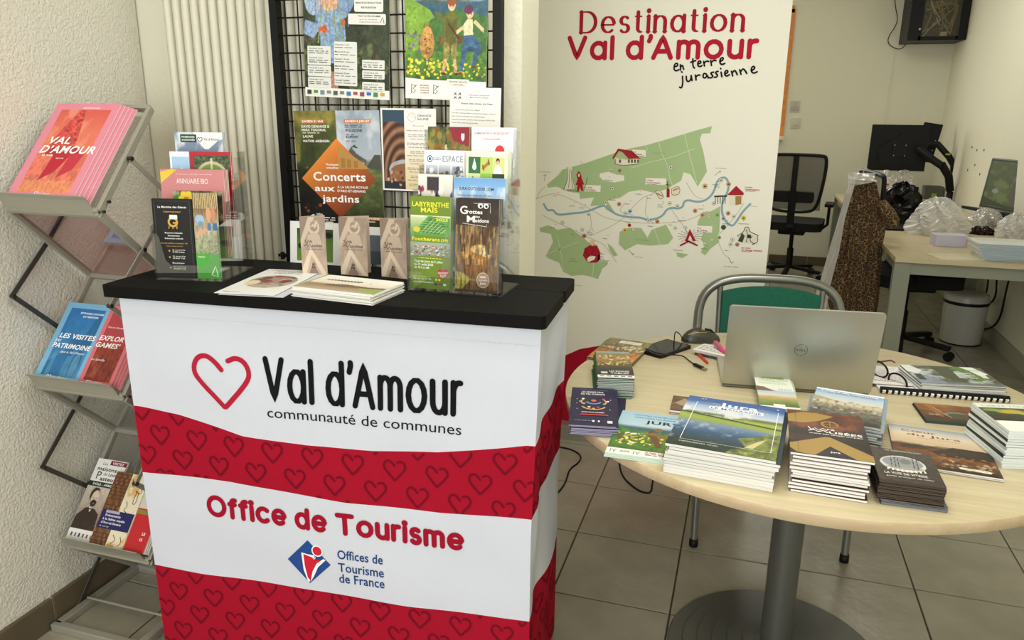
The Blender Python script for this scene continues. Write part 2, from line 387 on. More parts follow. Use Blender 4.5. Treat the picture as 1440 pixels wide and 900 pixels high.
HEART = chaikin([(0, .235), (-.12, .40), (-.27, .51), (-.44, .44), (-.52, .20), (-.44, .0), (-.05, -.47), (0, -.53), (.06, -.47), (.44, .0), (.52, .2), (.44, .42), (.28, .50), (.13, .42)])
def heart_pts(cx, cy, w_, h): return [(cx+p[0]*w_, cy+p[1]*h) for p in HEART]

# ================================================================== the room
WALLX, WALLY, BACKY, RIGHTX, CEIL = -1.33, -0.355, 5.5, 2.08, 2.68
M_ROUGH = mat('textured_plaster', '#e2ded0', 0.9, bump=0.006, bscale=150)
M_WALL = mat('smooth_cream_paint', '#e6e3cd', 0.75, bump=0.0015, bscale=60)
M_CEIL = mat('ceiling_paint', '#e8e6dc', 0.9)
def struct(name, mb, m, parent=None, **k):
    o = mb.build(name, m, parent, **k)
    if parent is None: o['kind'] = 'structure'
    return o
struct('wall_left', MB().box((WALLX-0.2, -2.60, 1.34), (0.4, 4.48, 2.68)), M_ROUGH)
struct('wall_back_left', MB().box((-0.885, WALLY+0.08, 1.34), (1.53, 0.16, 2.68)), M_WALL)
struct('wall_partition', MB().box((-0.72, 2.60, 1.34), (0.2, 5.6, 2.68)), M_WALL)
struct('wall_right', MB().box((RIGHTX+0.1, 0.4, 1.34), (0.2, 10.4, 2.68)), M_WALL)
struct('ceiling', MB().box((0.1, 0.4, CEIL+0.05), (4.6, 10.6, 0.1)), M_CEIL)
# back wall with a window whose right jamb shows past the banner
W0, W1, WZ0, WZ1 = -0.45, 0.735, 1.22, 2.35
mb = MB(); mb.box(((W1+RIGHTX)/2, BACKY+.1, 1.34), (RIGHTX-W1, .2, 2.68)); mb.box(((W1-.75)/2, BACKY+.1, WZ0/2), (W1+.75, .2, WZ0))
mb.box(((W1-.75)/2, BACKY+.1, (WZ1+2.68)/2), (W1+.75, .2, 2.68-WZ1)); mb.box((-0.6, BACKY+.1, (WZ0+WZ1)/2), (.3, .2, WZ1-WZ0))
struct('wall_back', mb, M_WALL)
win = struct('window_1', MB().bar((W1-.02, BACKY+.02, WZ0), (W1-.02, BACKY+.02, WZ1), .06, .07, up=(0, 1, 0)).bar((W0+.02, BACKY+.02, WZ0), (W0+.02, BACKY+.02, WZ1), .06, .07, up=(0, 1, 0))
   .bar((W0, BACKY+.02, WZ1), (W1, BACKY+.02, WZ1), .07, .06).bar((W0+.37, BACKY+.03, WZ0), (W0+.37, BACKY+.03, WZ1), .05, .05, up=(0, 1, 0)), mat('orange_varnished_wood', '#d9862f', 0.4, noise=1, nscale=30, namp=.15))
struct('window_sill', MB().box(((W0+W1)/2, BACKY-.02, WZ0-.015), (W1-W0+.02, .12, .03)), mat('white_paint', '#e6e2d3', 0.5), win)
struct('pane', MB().box(((W0+W1)/2, BACKY+.06, (WZ0+WZ1)/2), (W1-W0, .006, WZ1-WZ0)), clear('window_glass', (1, 1, 1), 0.01, 0.2, 0.04), win)

M_TILE = mat('beige_floor_tile', '#9b9583', 0.26, noise=1, nscale=7, namp=0.13, bump=0.0012, bscale=30)
M_GROUT = mat('dark_grout', '#4c4230', 0.9)
floor = struct('floor', MB().box((0.1, 0.6, -0.06), (4.6, 10.2, 0.112)), M_GROUT)
tm = None
for j in range(-5, 16):
    for i in range(-4, 6):
        x, y = (i+.5)*S, (j+.5)*S
        if (i+1)*S < WALLX+.02: continue
        if y > 0 and (i+1)*S < -.6: continue
        if y > 1.2 and x < -0.5: continue
        if tm is None:
            g = S/2-.0026; b = g-.0022
            v = [(sx*g, sy*g, -.006) for sx, sy in ((-1, -1), (1, -1), (1, 1), (-1, 1))]+[(sx*g, sy*g, -.0012) for sx, sy in ((-1, -1), (1, -1), (1, 1), (-1, 1))]+[(sx*b, sy*b, 0) for sx, sy in ((-1, -1), (1, -1), (1, 1), (-1, 1))]
            f = [(k, (k+1) % 4, 4+(k+1) % 4, 4+k) for k in range(4)]+[(4+k, 4+(k+1) % 4, 8+(k+1) % 4, 8+k) for k in range(4)]+[(8, 9, 10, 11)]
            t = MB().raw(v, f).build('floor_tile', M_TILE, floor); tm = t
        else:
            t = tm.copy(); COL.objects.link(t)
        t.location = (x, y, rnd.uniform(-.0004, .0004))
# the rest of the floor, behind the camera and out of sight
mb = MB()
for j in range(-11, -5):
    for i in range(-4, 6): mb.box(((i+.5)*S, (j+.5)*S, -.003), (S-.005, S-.005, .006))
struct('floor_tiles_by_entrance', mb, M_TILE, floor)['kind'] = 'stuff'
# baseboards, tile by tile
M_BASE = mat('brown_baseboard_tile', '#5f5340', 0.45, noise=1, nscale=9, namp=.15)
bb = struct('baseboard_left', MB().box((WALLX+.004, -2.2, .045), (.012, 3.66, .09)), mat('pale_grout', '#b5ac95', .9))
x0 = on_z(45, 870).y
for k in range(-5, 3):
    y = -0.955-.36*k
    y1 = min(y+.356, -.375)
    if y1 <= y: continue
    MB().box((WALLX+.007, (y+y1)/2, .046), (.014, y1-y, .09)).build('baseboard_tile', M_BASE, bb, bevel=.002)
bb = struct('baseboard_back', MB().box(((W1+RIGHTX)/2+.1, BACKY-.006, .04), (RIGHTX-.7, .012, .08)), mat('pale_grout', '#b5ac95', .9))
for k in range(4): MB().box((.72+(k+.5)*.36, BACKY-.010, .042), (.356, .014, .084)).build('baseboard_tile', M_BASE, bb, bevel=.002)
struct('baseboard_right', MB().box((RIGHTX-.008, 1.5, .05), (.016, 8.0, .10)), mat('grey_baseboard', '#a8a690', .6), bevel=.003)

# vertical panel radiator in the recess
rad = thing('vertical_radiator', 'tall cream fluted vertical radiator on the wall behind the counter', 'radiator', (-1.175, -.408, .15))
M_RAD = mat('cream_enamel', '#dcd8c4', .38)
for k in range(29):
    x = .018+k*.0305
    pr = [(x-.0125, .02), (x-.0122, -.016), (x-.0085, -.028), (x, -.031), (x+.0085, -.028), (x+.0122, -.016), (x+.0125, .02)]
    if k == 0: first = MB().prism([(p[0]-x, p[1]) for p in pr], 0, 2.2, smooth=True).build('radiator_column', M_RAD, rad)
    else: first = first.copy(); COL.objects.link(first)
    first.location = (x, 0, 0)
MB().box((.445, .026, 1.1), (.89, .014, 2.16)).build('back_plate', M_RAD, rad)
MB().tube([(0, -.01, 2.2), (.89, -.01, 2.2)], .018).build('header_pipe', M_RAD, rad)
MB().tube([(0, -.01, .0), (.89, -.01, .0)], .018).build('header_pipe', M_RAD, rad)
for x in (.1, .8): MB().box((x, .041, 1.9), (.03, .016, .06)).build('wall_bracket', M_RAD, rad)
for x in (.05, .84): MB().tube([(x, 0, 0), (x, 0, -.15)], .008).build('feed_pipe', M_RAD, rad)

# ================================================================== black wire grid panel behind the counter
GY = -.47
M_BLK = mat('black_powder_coat', '#0a0a09', .5, spec=.25)
p0 = on_y(376, 0, GY); pR = on_y(697, 0, GY)
gx0 = on_y(386, 0, GY).x; gx1 = on_y(701, 0, GY).x
grid_o = thing('wire_grid_panel', 'black wire grid display panel standing behind the counter with posters', 'display panel', (gx0, GY, 0))
MB().bar((0, 0, .02), (0, 0, 2.0), .022, .026, up=(0, 1, 0)).build('post', M_BLK, grid_o)
MB().bar((gx1-gx0, 0, .02), (gx1-gx0, 0, 2.0), .022, .026, up=(0, 1, 0)).build('post', M_BLK, grid_o)
MB().bar((0, 0, 1.99), (gx1-gx0, 0, 1.99), .02, .02).build('top_rail', M_BLK, grid_o)
for x in (0, gx1-gx0): MB().bar((x, -.02, .012), (x, .04, .012), .03, .02).build('foot', M_BLK, grid_o)
for z in (1.735, 1.03): MB().bar((-.035, -.012, z), (.05, -.012, z), .012, .008).tube([(-.02, -.018, z-.01), (-.02, -.018, z+.01)], .006).build('panel_clip', M_BLK, grid_o)
GP = .038
k = 0; z = .25
while z < 1.97:
    w0 = MB().tube([(0, -.004, 0), (gx1-gx0, -.004, 0)], .0022, 6).build('grid_wire', M_BLK, grid_o) if k == 0 else w0.copy()
    if k: COL.objects.link(w0)
    w0.location = (0, 0, z); k += 1; z += GP*1.17
k = 0; x = .03
while x < gx1-gx0-.01:
    w1 = MB().tube([(0, .0, .25), (0, .0, 1.97)], .0022, 6).build('grid_wire', M_BLK, grid_o) if k == 0 else w1.copy()
    if k: COL.objects.link(w1)
    w1.location = (x, 0, 0); k += 1; x += GP

# ================================================================== counter
CH = 1.035
cFL = on_z(140, 401, CH); cFR = on_z(767, 446, CH); cBR = on_z(800, 391, CH)
cx = (cFR-cFL).normalized(); cw = (cFR-cFL).length; cn = Vector((0, 0, 1)).cross(cx); cd = abs((cBR-cFR).dot(cn))
print('counter', cFL, cFR, cw, cd)
CM = frame(cFL, cx, cn)          # local x along the front, y towards the back, z up, origin on the top plane
counter = thing('folding_counter', 'black-topped folding promotion counter wrapped in a red and white printed cloth', 'counter'); counter.matrix_world = Matrix.Translation((cFL.x, cFL.y, 0))@CM.to_3x3().to_4x4()
M_TOP = mat('black_laminate', '#0a0908', .7, spec=.15, bump=.0004, bscale=500)
def rr(x0, y0, x1, y1, r, n=5):
    P = []
    for cx_, cy_, a in ((x1-r, y1-r, 0), (x0+r, y1-r, 90), (x0+r, y0+r, 180), (x1-r, y0+r, 270)):
        P += [(cx_+r*math.cos(math.radians(a+90*i/n)), cy_+r*math.sin(math.radians(a+90*i/n))) for i in range(n+1)]
    return P
TT = .028
half = cd*.60
MB().prism(rr(0, 0, cw, half-.001, .014), CH-TT, CH).build('counter_top_leaf', M_TOP, counter, bevel=.004)
MB().prism(rr(0, half+.001, cw, cd, .014), CH-TT, CH).build('counter_top_leaf', M_TOP, counter, bevel=.004)
# cloth: a closed loop round the frame; s runs along it, z is height
xl = (on_p(168, 421, CM@Vector((0, .02, 0)), cn)-cFL).dot(cx); xr = cw-.012; yf = .02; yb = cd-.015
print('cloth', xl, xr)
path = [(xl, yb), (xl, yf), (xr, yf), (xr, yb)]
FW = xr-xl; DW = yb-yf
def bnd(pxs):
    r = []
    for px, py in pxs:
        q = on_p(px, py, CM@Vector((0, yf, 0)), cn); r.append(((q-cFL).dot(cx)-xl, q.z))
    r.sort(); return r
B = [bnd([(194, 571), (252, 583), (343, 613), (435, 627), (527, 635), (619, 637), (746, 627)]),
     bnd([(209, 665), (327, 678), (411, 693), (491, 707), (624, 722), (747, 731)]),
     bnd([(227, 795.5), (287, 807), (447, 831), (580, 853), (749, 875)])]
print([[tuple(round(c, 3) for c in q) for q in b] for b in B])
side_drop = [0.0, -.0, .0]
def zb(k, s_):
    b = B[k]
    if s_ <= FW: return float(np.interp(s_, [q[0] for q in b], [q[1] for q in b]))
    t = (s_-FW)/DW
    return b[-1][1]+(.03 if k == 0 else .02)*math.sin(PI*t*.5)
ZT, ZB = CH-TT+.002, .012
def cpos(s_, z, off=0.0):
    """point on the cloth: s_ from 0 (front left) over FW (front right) to FW+DW (back right)"""
    r = .012
    wav = .0022*math.sin(s_*9+z*7)+.0014*math.sin(s_*23-z*11+1)+.0009*math.sin(z*31+s_*5)
    h = (ZT-z)
    wav *= min(1, h*8)
    if s_ <= FW:
        e = min(1, min(s_, FW-s_)/.05); x, y, nx, ny = xl+s_, yf, 0, -1
        if s_ > FW-r: pass
        wav *= e
    else:
        t = s_-FW; e = min(1, min(t, DW-t)/.05); x, y, nx, ny = xr, yf+t, 1, 0
        wav = wav*e*2-e*.012*math.exp(-((t-.12)/.05)**2)*min(1, h*3)
    x -= .03*min(h, .5)*(x-xl)/FW
    return (x+nx*(wav+off), y+ny*(wav+off), z)
RED = '#a8142c'; DRED = '#760f23'; WHT = '#d6d9e2'
for s0, s1, n in ((0, FW, 90), (FW, FW+DW, 36)):
    pass
cl = MB()
for seg, (ca, cb_) in enumerate(((None, 0), (0, 1), (1, 2), (2, None))):
    col = WHT if seg in (0, 2) else RED
    def fn(u, v, ca=ca, cb_=cb_):
        za = ZT if ca is None else zb(ca, u); zz = ZB if cb_ is None else zb(cb_, u); return cpos(u, za+(zz-za)*v)
    cl.grid(fn, 100, 16, col, u0=0, u1=FW); cl.grid(fn, 36, 16, col, u0=FW, u1=FW+DW)
    for a, b, c_, d_ in ((xl, yb, xl, yf), (xr, yb, xl, yb)):
        def fl(u, v, ca=ca, cb_=cb_, a=a, b=b, c_=c_, d_=d_):
            za = ZT if ca is None else B[ca][0 if a == xl else -1][1]; zz = ZB if cb_ is None else B[cb_][0 if a == xl else -1][1]
            X, Z = a+(c_-a)*u, za+(zz-za)*v
            return (X-.03*min(ZT-Z, .5)*(X-xl)/FW, b+(d_-b)*u, Z)
        cl.grid(fl, 8, 10, col)
pr = MB()
def cloth_print(m, off=.0012):
    for k, v in enumerate(m.V): m.V[k] = np.array([cpos(p[0], p[1], off+p[2]) for p in v])
    return m
def fs(px, py):
    q = on_p(px, py, CM@Vector((0, yf, 0)), cn); return ((q-cFL).dot(cx)-xl, q.z)
pm = MB()
# big heart, name, subtitle
(hx0, hz0), (hx1, hz1) = fs(277, 535), fs(352, 535); _, ht = fs(312, 501); _, hb = fs(316, 571)
pm.stroke(heart_pts((hx0+hx1)/2, (ht+hb)/2, (hx1-hx0), (ht-hb)), .0125, 0, '#b8243c')
def line_between(a, b, capa):
    (x0, z0), (x1, z1), (_, zt) = fs(*a), fs(*b), fs(*capa); return x0, z0, x1, z1, abs(zt-z0)
def sheared(build, x0, z0, x1, z1):
    m = MB(); build(m); k = (z1-z0)/(x1-x0)
    for i, v in enumerate(m.V): v[:, 1] += (v[:, 0]-x0)*k
    pm.add(m)
x0, z0, x1, z1, h = line_between((378, 561), (650, 583), (376, 503))
sheared(lambda m: lettering(m, "Val d'Amour", x0, z0, x1, h*.97, .135, 1e-4, '#17171a', W=.60, gap=.20), x0, z0, x1, z1)
a0, b0, a1, b1, h2 = line_between((379, 586), (653, 612), (379, 575))
sheared(lambda m: m.text('communauté de communes', a0, b0, h2*1.35, 0, '#1c1c20', w=a1-a0), a0, b0, a1, b1)
c0, d0, c1, d1, h3 = line_between((291, 722), (662, 774), (293, 698))
sheared(lambda m: lettering(m, 'Office de Tourisme', c0+.01, d0, c1-.01, h3*.97, .27, 1e-4, '#a3142e', gap=.33), c0, d0, c1, d1)
for t_, a, b, cp in (('Offices de', (480, 785), (544, 794), (480, 772)), ('Tourisme', (481, 803), (546, 812), (481, 790)), ('de France', (482, 819), (547, 827), (483, 806))):
    e0, g0, e1, g1, h4 = line_between(a, b, cp)
    sheared(lambda m: m.text(t_, e0, g0, h4*.98, 0, '#24447e', w=e1-e0, bold=.012), e0, g0, e1, g1)
# tourist office emblem: blue tilted square with a red and white figure
q = [fs(*p) for p in ((437, 759), (470, 794), (440, 820), (408, 786))]
pm.poly(q, 0, '#2c4f92')
pm.poly([fs(*p) for p in ((428, 776), (447, 781), (446, 778), (440, 795), (440, 818), (437, 817), (431, 800))], 1e-4, '#ffffff')
pm.poly([fs(*p) for p in ((431, 778), (444, 783), (446, 786), (457, 786), (446, 797), (441, 816), (437, 812), (433, 795))], 2e-4, '#d5273a')
pm.poly([fs(*p) for p in ((441, 818), (444, 803), (450, 792), (460, 785), (463, 787), (452, 797), (446, 810))], 3e-4, '#ffffff')
(ex, ez) = fs(451, 774); pm.disc(ex, ez, .0155, 2e-4, '#ffffff'); pm.disc(ex, ez, .0125, 3e-4, '#d5273a')
# open hearts printed on the red bands
def hearts(k0, k1):
    hw = .052; sp = .1; rows = 0.078
    zt = max(q[1] for q in (B[k0])) if k0 is not None else 0
    for r_ in range(-1, 8):
        for c_ in range(-1, 22):
            s_ = .02+c_*.1045+(r_ % 2)*.048; z = zt-.02-r_*.060-s_*.030
            hp = heart_pts(s_, z, hw, hw*.92); 
            if s_ < .0 or s_ > FW+DW-.03: continue
            lo = zb(k1, s_) if k1 is not None else ZB+.02; hi = zb(k0, s_)
            seg = []
            for p in hp+[None]:
                ok = p is not None and zb(k0, max(p[0], 0))-.004 > p[1] > (zb(k1, max(p[0], 0))+.004 if k1 is not None else ZB) and 0.002 < p[0] < FW+DW-.002
                if ok: seg.append(p)
                else:
                    if len(seg) > 2: pm.stroke(seg, .0056, 1e-4, DRED)
                    seg = []
hearts(0, 1); hearts(2, None)
# stitched hem line under the top
(_, hz) = fs(450, 463)
for a in np.arange(0.0, FW+DW-.01, .012): pm.stroke([(a, ZT-.043), (a+.008, ZT-.043)], .0011, 0, '#c9c8ce', caps=False)
cloth_print(pm); cl.add(pm)
cl.build('printed_cloth_skirt', CLOTH, counter)
M_FRAME = mat('grey_aluminium', '#8b8b84', .35, .8)
fr = MB()
for x in (xl+.03, (xl+xr)/2, xr-.03):
    for y in (yf+.03, yb-.03): fr.bar((x, y, .01), (x, y, CH-TT), .018, .018)
for z in (.03, .5, .97):
    for y in (yf+.03, yb-.03): fr.bar((xl+.03, y, z), (xr-.03, y, z), .014, .014)
fr.build('folding_frame', M_FRAME, counter)
CTOP = CH
def ctop(px, py): return on_z(px, py, CTOP)

# ================================================================== banner
BY = .8
bx0, bx1 = on_y(748, 60, BY).x, on_y(1109, 60, BY).x
BW = bx1-bx0; BH = 2.02; print('banner', bx0, bx1, BW)
ban = thing('roll_up_banner', 'tall white roll-up banner printed with a green valley map and red title', 'banner', (bx0, BY, 0))
m = MB()
m.box((BW/2, .002, .06+BH/2), (BW, .0012, BH), '#ece9d9')
def bl(px, py): q = on_y(px, py, BY); return (q.x-bx0, q.z)
P = MB()
# red wave at the foot
wv = [bl(*p) for p in ((748, 530), (788, 503), (815, 491), (845, 486), (880, 485), (930, 490), (980, 500), (1060, 520))]
zlow = .07
P.poly([(0, wv[0][1])]+wv+[(BW, wv[-1][1]-.03), (BW, zlow), (0, zlow)], .0, '#a8122b')
gcol = '#a9bf8c'
def gp(pts, c=gcol, z=.0001): P.poly([bl(*p) for p in pts], z, c)
C2 = lambda pts: [(740+a/3.461, 170+b/3.461) for a, b in pts]
gp(C2([(905, 25), (895, 60), (855, 62), (845, 90), (862, 150), (880, 245), (835, 320), (800, 260), (765, 250), (755, 290), (690, 330), (620, 350), (560, 335), (500, 345), (455, 375), (400, 385), (380, 410), (310, 415), (330, 372), (262, 380), (258, 352), (205, 345), (150, 320), (105, 325), (100, 310), (155, 265), (175, 238), (290, 205), (420, 160), (500, 135), (585, 118), (700, 85), (820, 48)]))
gp(C2([(360, 255), (400, 248), (440, 262), (475, 265), (478, 290), (430, 300), (375, 290), (355, 270)]), '#ece9d9', .0002)
gp(C2([(65, 520), (110, 508), (150, 530), (215, 520), (245, 545), (270, 560), (300, 590), (345, 605), (360, 640), (400, 660), (395, 700), (370, 720), (350, 770), (300, 755), (270, 750), (220, 755), (180, 735), (160, 690), (110, 670), (95, 655), (130, 590), (120, 550), (68, 540)]))
gp(C2([(455, 540), (500, 520), (560, 522), (590, 568), (610, 530), (680, 505), (700, 540), (715, 570), (690, 600), (600, 608), (540, 600), (480, 630), (450, 600)]))
gp(C2([(835, 490), (860, 445), (900, 440), (945, 415), (940, 540), (930, 560), (940, 590), (900, 620), (870, 655), (850, 640), (870, 600), (850, 580), (860, 545), (830, 530)]))
gp(C2([(395, 595), (420, 615), (445, 655), (425, 660), (405, 630)])); gp(C2([(730, 640), (790, 650), (760, 668), (735, 660)])); gp(C2([(395, 390), (440, 460), (385, 430)]))
def bline(pts, wd, c, z=.0003): P.stroke(chaikin([bl(*p) for p in C2(pts)], 2), wd, z, c)
for pts in ([(45, 380), (130, 350), (180, 365), (260, 400), (330, 440), (400, 480), (520, 495), (620, 500), (780, 490), (880, 440)], [(80, 460), (160, 500), (250, 540), (330, 580), (380, 600), (440, 690)],
            [(95, 665), (200, 600), (260, 565)], [(310, 560), (400, 520), (470, 480), (560, 370), (640, 350)], [(90, 320), (60, 350), (50, 380)], [(380, 330), (330, 290), (290, 240), (265, 195)],
            [(930, 560), (1000, 490), (1060, 400)], [(935, 590), (960, 650), (990, 670)], [(590, 370), (575, 460), (620, 500)], [(700, 420), (740, 480), (760, 500), (790, 560)], [(780, 300), (820, 370), (860, 380)], [(310, 450), (320, 520), (290, 560)], [(480, 400), (450, 440), (480, 450), (520, 460)]):
    bline(pts, .0022, '#b9b6a4')
for pts in ([(640, 80), (655, 150), (690, 220), (700, 290), (720, 330)], [(765, 40), (790, 150), (830, 300)], [(510, 230), (600, 200), (700, 180), (820, 135)], [(150, 560), (170, 640), (180, 730)], [(95, 650), (250, 590)], [(310, 640), (330, 700), (320, 760)], [(620, 520), (640, 570), (650, 605)], [(570, 100), (590, 140)]):
    bline(pts, .0016, '#dfe4cc')
bline([(85, 405), (105, 440), (130, 430), (150, 460), (220, 450), (290, 445), (360, 415), (385, 412), (430, 455), (500, 470), (560, 470), (590, 485), (660, 470), (690, 420), (760, 430), (770, 380), (850, 400), (910, 360), (930, 285), (975, 270), (990, 330), (950, 400), (955, 470), (1000, 520), (1030, 480), (1055, 440), (1090, 405)], .0085, '#8aa9b4', .0004)
# small badges
for i, (a, b, c, r) in enumerate(((410, 240, 0, 10), (455, 242, 1, 12), (703, 225, 0, 12), (420, 330, 0, 12), (385, 395, 0, 11), (452, 405, 2, 13), (303, 455, 0, 10), (176, 495, 0, 11), (272, 530, 0, 11), (282, 560, 1, 14), (505, 440, 3, 12), (482, 450, 0, 10), (595, 485, 0, 11), (638, 490, 2, 13), (480, 532, 4, 13), (502, 508, 5, 10), (522, 530, 0, 11), (698, 402, 0, 11), (735, 415, 0, 11), (870, 318, 6, 15), (948, 288, 0, 12), (985, 308, 2, 13), (913, 402, 0, 11), (822, 438, 2, 13), (858, 458, 2, 13), (890, 462, 0, 11), (930, 458, 7, 11), (983, 450, 2, 13), (1010, 465, 0, 11), (960, 475, 3, 11), (1058, 473, 4, 13), (960, 518, 8, 14), (725, 522, 0, 10), (775, 520, 0, 10), (940, 568, 7, 10), (905, 580, 0, 10), (870, 600, 0, 11), (1003, 578, 0, 11), (995, 600, 0, 11), (1027, 602, 1, 12))):
    cc = ['#e9e6d8', '#b5868b', '#c99b7a', '#8fb0cc', '#d9c24a', '#b3202f', '#cfae74', '#8fae7a', '#3f5c4a'][c]
    (x, z) = bl(740+a/3.461, 170+b/3.461); rr_ = r*.00072
    P.disc(x, z, rr_, .0005, '#4d4a42' if c == 0 else cc, n=14)
    P.disc(x, z, rr_*.86, .0006, cc, n=14)
    P.rect(x-rr_*.4, z-rr_*.35, x+rr_*.4, z+rr_*.1, .0007, '#57534a' if c == 0 else '#6b2f2c'); P.disc(x, z+rr_*.15, rr_*.22, .0008, '#57534a' if c == 0 else '#6b2f2c', n=8)
def btxt(t, a, b, h, c='#2b2926', w=None, **k):
    (x, z) = bl(740+a/3.461, 170+b/3.461); P.text(t, x, z, h, .0009, c, w=w, **k)
for t, a, b in (('La Loye', 130, 365), ('La Vieille-Loye', 380, 290), ('Augerans', 210, 415), ('Belmont', 262, 425), ('Montbarrey', 402, 386), ('Santans', 482, 406), ('Germigney', 532, 358), ('Chatelay', 584, 378), ('Chissey', 640, 410), ('sur Loue', 640, 420), ('Champagne', 905, 312), ('sur Loue', 915, 323), ('Cramans', 836, 430), ('Villers-Farlay', 738, 487), ('Souvans', 118, 520), ('Vaudrey', 372, 574), ('Mont-sous', 296, 543), ('Vaudrey', 300, 553), ('Bans', 220, 553), ('Ounans', 484, 496), ('Chamblay', 590, 514), ('Ecleux', 692, 508), ('Villeneuve-d’Aval', 714, 630), ('Mouchard', 852, 624), ('Pagnoz', 964, 632), ('Port-Lesney', 955, 502), ('Grange de Vaivre', 1032, 502)):
    btxt(t, a, b, .0042, bold=.01); (x, z) = bl(740+(a+26)/3.461, 170+(b-17)/3.461); P.disc(x, z, .0018, .0007, '#b3202f', n=8)
for t, a, b, c in (('Vers Dole-Dijon', 64, 250, '#7d7b6a'), ('Vers Besançon', 922, 232, '#7d7b6a'), ('Vers Arbois', 528, 664, '#7d7b6a'), ('Vers Salins-les-Bains', 962, 710, '#7d7b6a'), ('Vers Lons-le-Saunier', 205, 800, '#7d7b6a'), ('La Loue', 1095, 418, '#7f9aa3'), ('Forêt de Chaux', 620, 158, '#7f9468'), ('Forêt de l’Argilliere', 530, 580, '#7f9468'), ('Forêt', 218, 672, '#7f9468'), ('de l’Ordinaire', 205, 684, '#7f9468')):
    btxt(t, a, b, .0052, c)
for a, b, dx, dy in ((88, 292, 4, -32), (918, 265, 28, -22), (500, 628, 22, 26), (985, 668, 16, 26)):
    bline([(a, b), (a+dx*.5, b+dy*.5), (a+dx, b+dy)], .0016, '#7d7b6a', .0007)
    bline([(a+dx-8, b+dy+(6 if dy < 0 else -10)), (a+dx, b+dy), (a+dx+(7 if dx < 20 else -2), b+dy+(8 if dy < 0 else -10))], .0016, '#7d7b6a', .0007)
# labels of the sights
for (a, b, w_, t1, t2) in ((517, 140, 66, 'Les', 'baraques'), (285, 312, 78, 'La forêt', 'de Chaux'), (582, 278, 100, 'L’église', 'St-Christophe'), (826, 510, 80, 'Tour', 'de Vadans'), (350, 650, 62, 'Edgar', 'Faure'), (1060, 312, 0, 'La vigne', 'conservatoire'), (1042, 606, 0, 'Les ruines', 'du château médiéval')):
    if w_: gp(C2([(a, b), (a+w_, b+2), (a+w_-2, b+34), (a-2, b+32)]), '#f0ede0', .0008)
    btxt(t1, a+4, b+14, .0062, '#a5202e', bold=.02); btxt(t2, a+4, b+25, .0068, '#b11b2b', bold=.035); 
    bline([(a+8, b+31), (a+20, b+29), (a+40, b+32), (a+56, b+29)], .0014, '#44403a', .001)
# little house
gp(C2([(430, 180), (500, 190), (550, 180), (550, 208), (470, 218), (430, 208)]), '#e8dfc8', .0008); gp(C2([(420, 182), (446, 135), (514, 145), (556, 184), (498, 184), (466, 150), (450, 148), (424, 188)]), '#a52a35', .0009)
gp(C2([(430, 186), (437, 186), (437, 208), (430, 208)]), '#b98d5c', .001)
for a in (452, 495, 510, 525, 540): gp(C2([(a, 188), (a+9, 188), (a+9, 204), (a, 204)]), '#5b5a50', .001)
bline([(420, 182), (446, 135), (470, 145)], .0018, '#33302b', .0011); bline([(430, 208), (470, 218), (550, 208)], .0016, '#33302b', .0011)
# tree trunk and hooded walker
gp(C2([(198, 225), (228, 225), (228, 280), (240, 330), (185, 335), (200, 290)]), '#e6dfcd', .0008)
for pts in ([(198, 225), (205, 270), (190, 320), (180, 335)], [(228, 225), (225, 280), (240, 335)], [(212, 235), (210, 290), (205, 325)], [(219, 240), (222, 300), (228, 330)], [(200, 335), (230, 340), (255, 345)]): bline(pts, .0018, '#36332c', .0009)
gp(C2([(255, 243), (266, 258), (270, 280), (282, 310), (240, 312), (250, 285), (244, 262)]), '#ab2030', .0009); gp(C2([(250, 310), (274, 310), (278, 340), (268, 340), (262, 322), (256, 342), (246, 340)]), '#ab2030', .0009)
gp(C2([(252, 258), (262, 258), (260, 272), (252, 272)]), '#e9c9a8', .001); bline([(298, 275), (290, 310), (280, 342)], .002, '#4a3c2c', .001)
# man in a red coat
gp(C2([(285, 620), (310, 605), (345, 608), (360, 640), (360, 675), (342, 690), (300, 690), (275, 655)]), '#ab1f30', .0008); gp(C2([(312, 585), (322, 575), (334, 585), (334, 602), (322, 610), (312, 602)]), '#e7c7a6', .0009)
gp(C2([(314, 655), (338, 660), (332, 675), (300, 688), (296, 670)]), '#f2ecdc', .0009); bline([(285, 620), (300, 660), (330, 655)], .002, '#58141d', .001); bline([(320, 612), (322, 640)], .0016, '#58141d', .001)
# crossed relief, red roof hut, vineyard, wooden frame, rock
gp(C2([(683, 330), (698, 330), (698, 372), (683, 372)]), '#a5202e', .0008); bline([(688, 295), (689, 330)], .003, '#33302b', .0009); bline([(680, 310), (698, 312)], .0025, '#33302b', .0009)
for pts in ([(628, 345), (650, 334), (672, 372), (650, 384)], [(708, 330), (740, 316), (750, 335), (742, 360), (706, 362)]): gp(C2(pts), '#e9dcc0', .0008); bline(pts+[pts[0]], .0018, '#3a352c', .0009); bline([(pts[0][0]+8, pts[0][1]+8), (pts[2][0]-10, pts[2][1]-6)], .004, '#8b6a42', .0009)
gp(C2([(985, 358), (1055, 358), (1054, 408), (990, 412)]), '#e8dfc8', .0008); gp(C2([(978, 360), (1022, 316), (1060, 352), (1056, 362), (1000, 362)]), '#a52a35', .0009); gp(C2([(1018, 366), (1048, 366), (1046, 405), (1018, 410)]), '#a5834f', .0009)
for a in (920, 932, 944, 956, 968): bline([(a, 370), (a+1, 385), (a, 402)], .0025, '#34322b', .0009)
bline([(918, 368), (948, 366), (975, 366)], .006, '#34322b', .0009)
for a, b in ((751, 606), (832, 606)): bline([(a, b), (790, 586)], .007, '#a5202e', .001)
gp(C2([(772, 585), (796, 526), (826, 585), (812, 585), (797, 556), (784, 588)]), '#a5202e', .001)
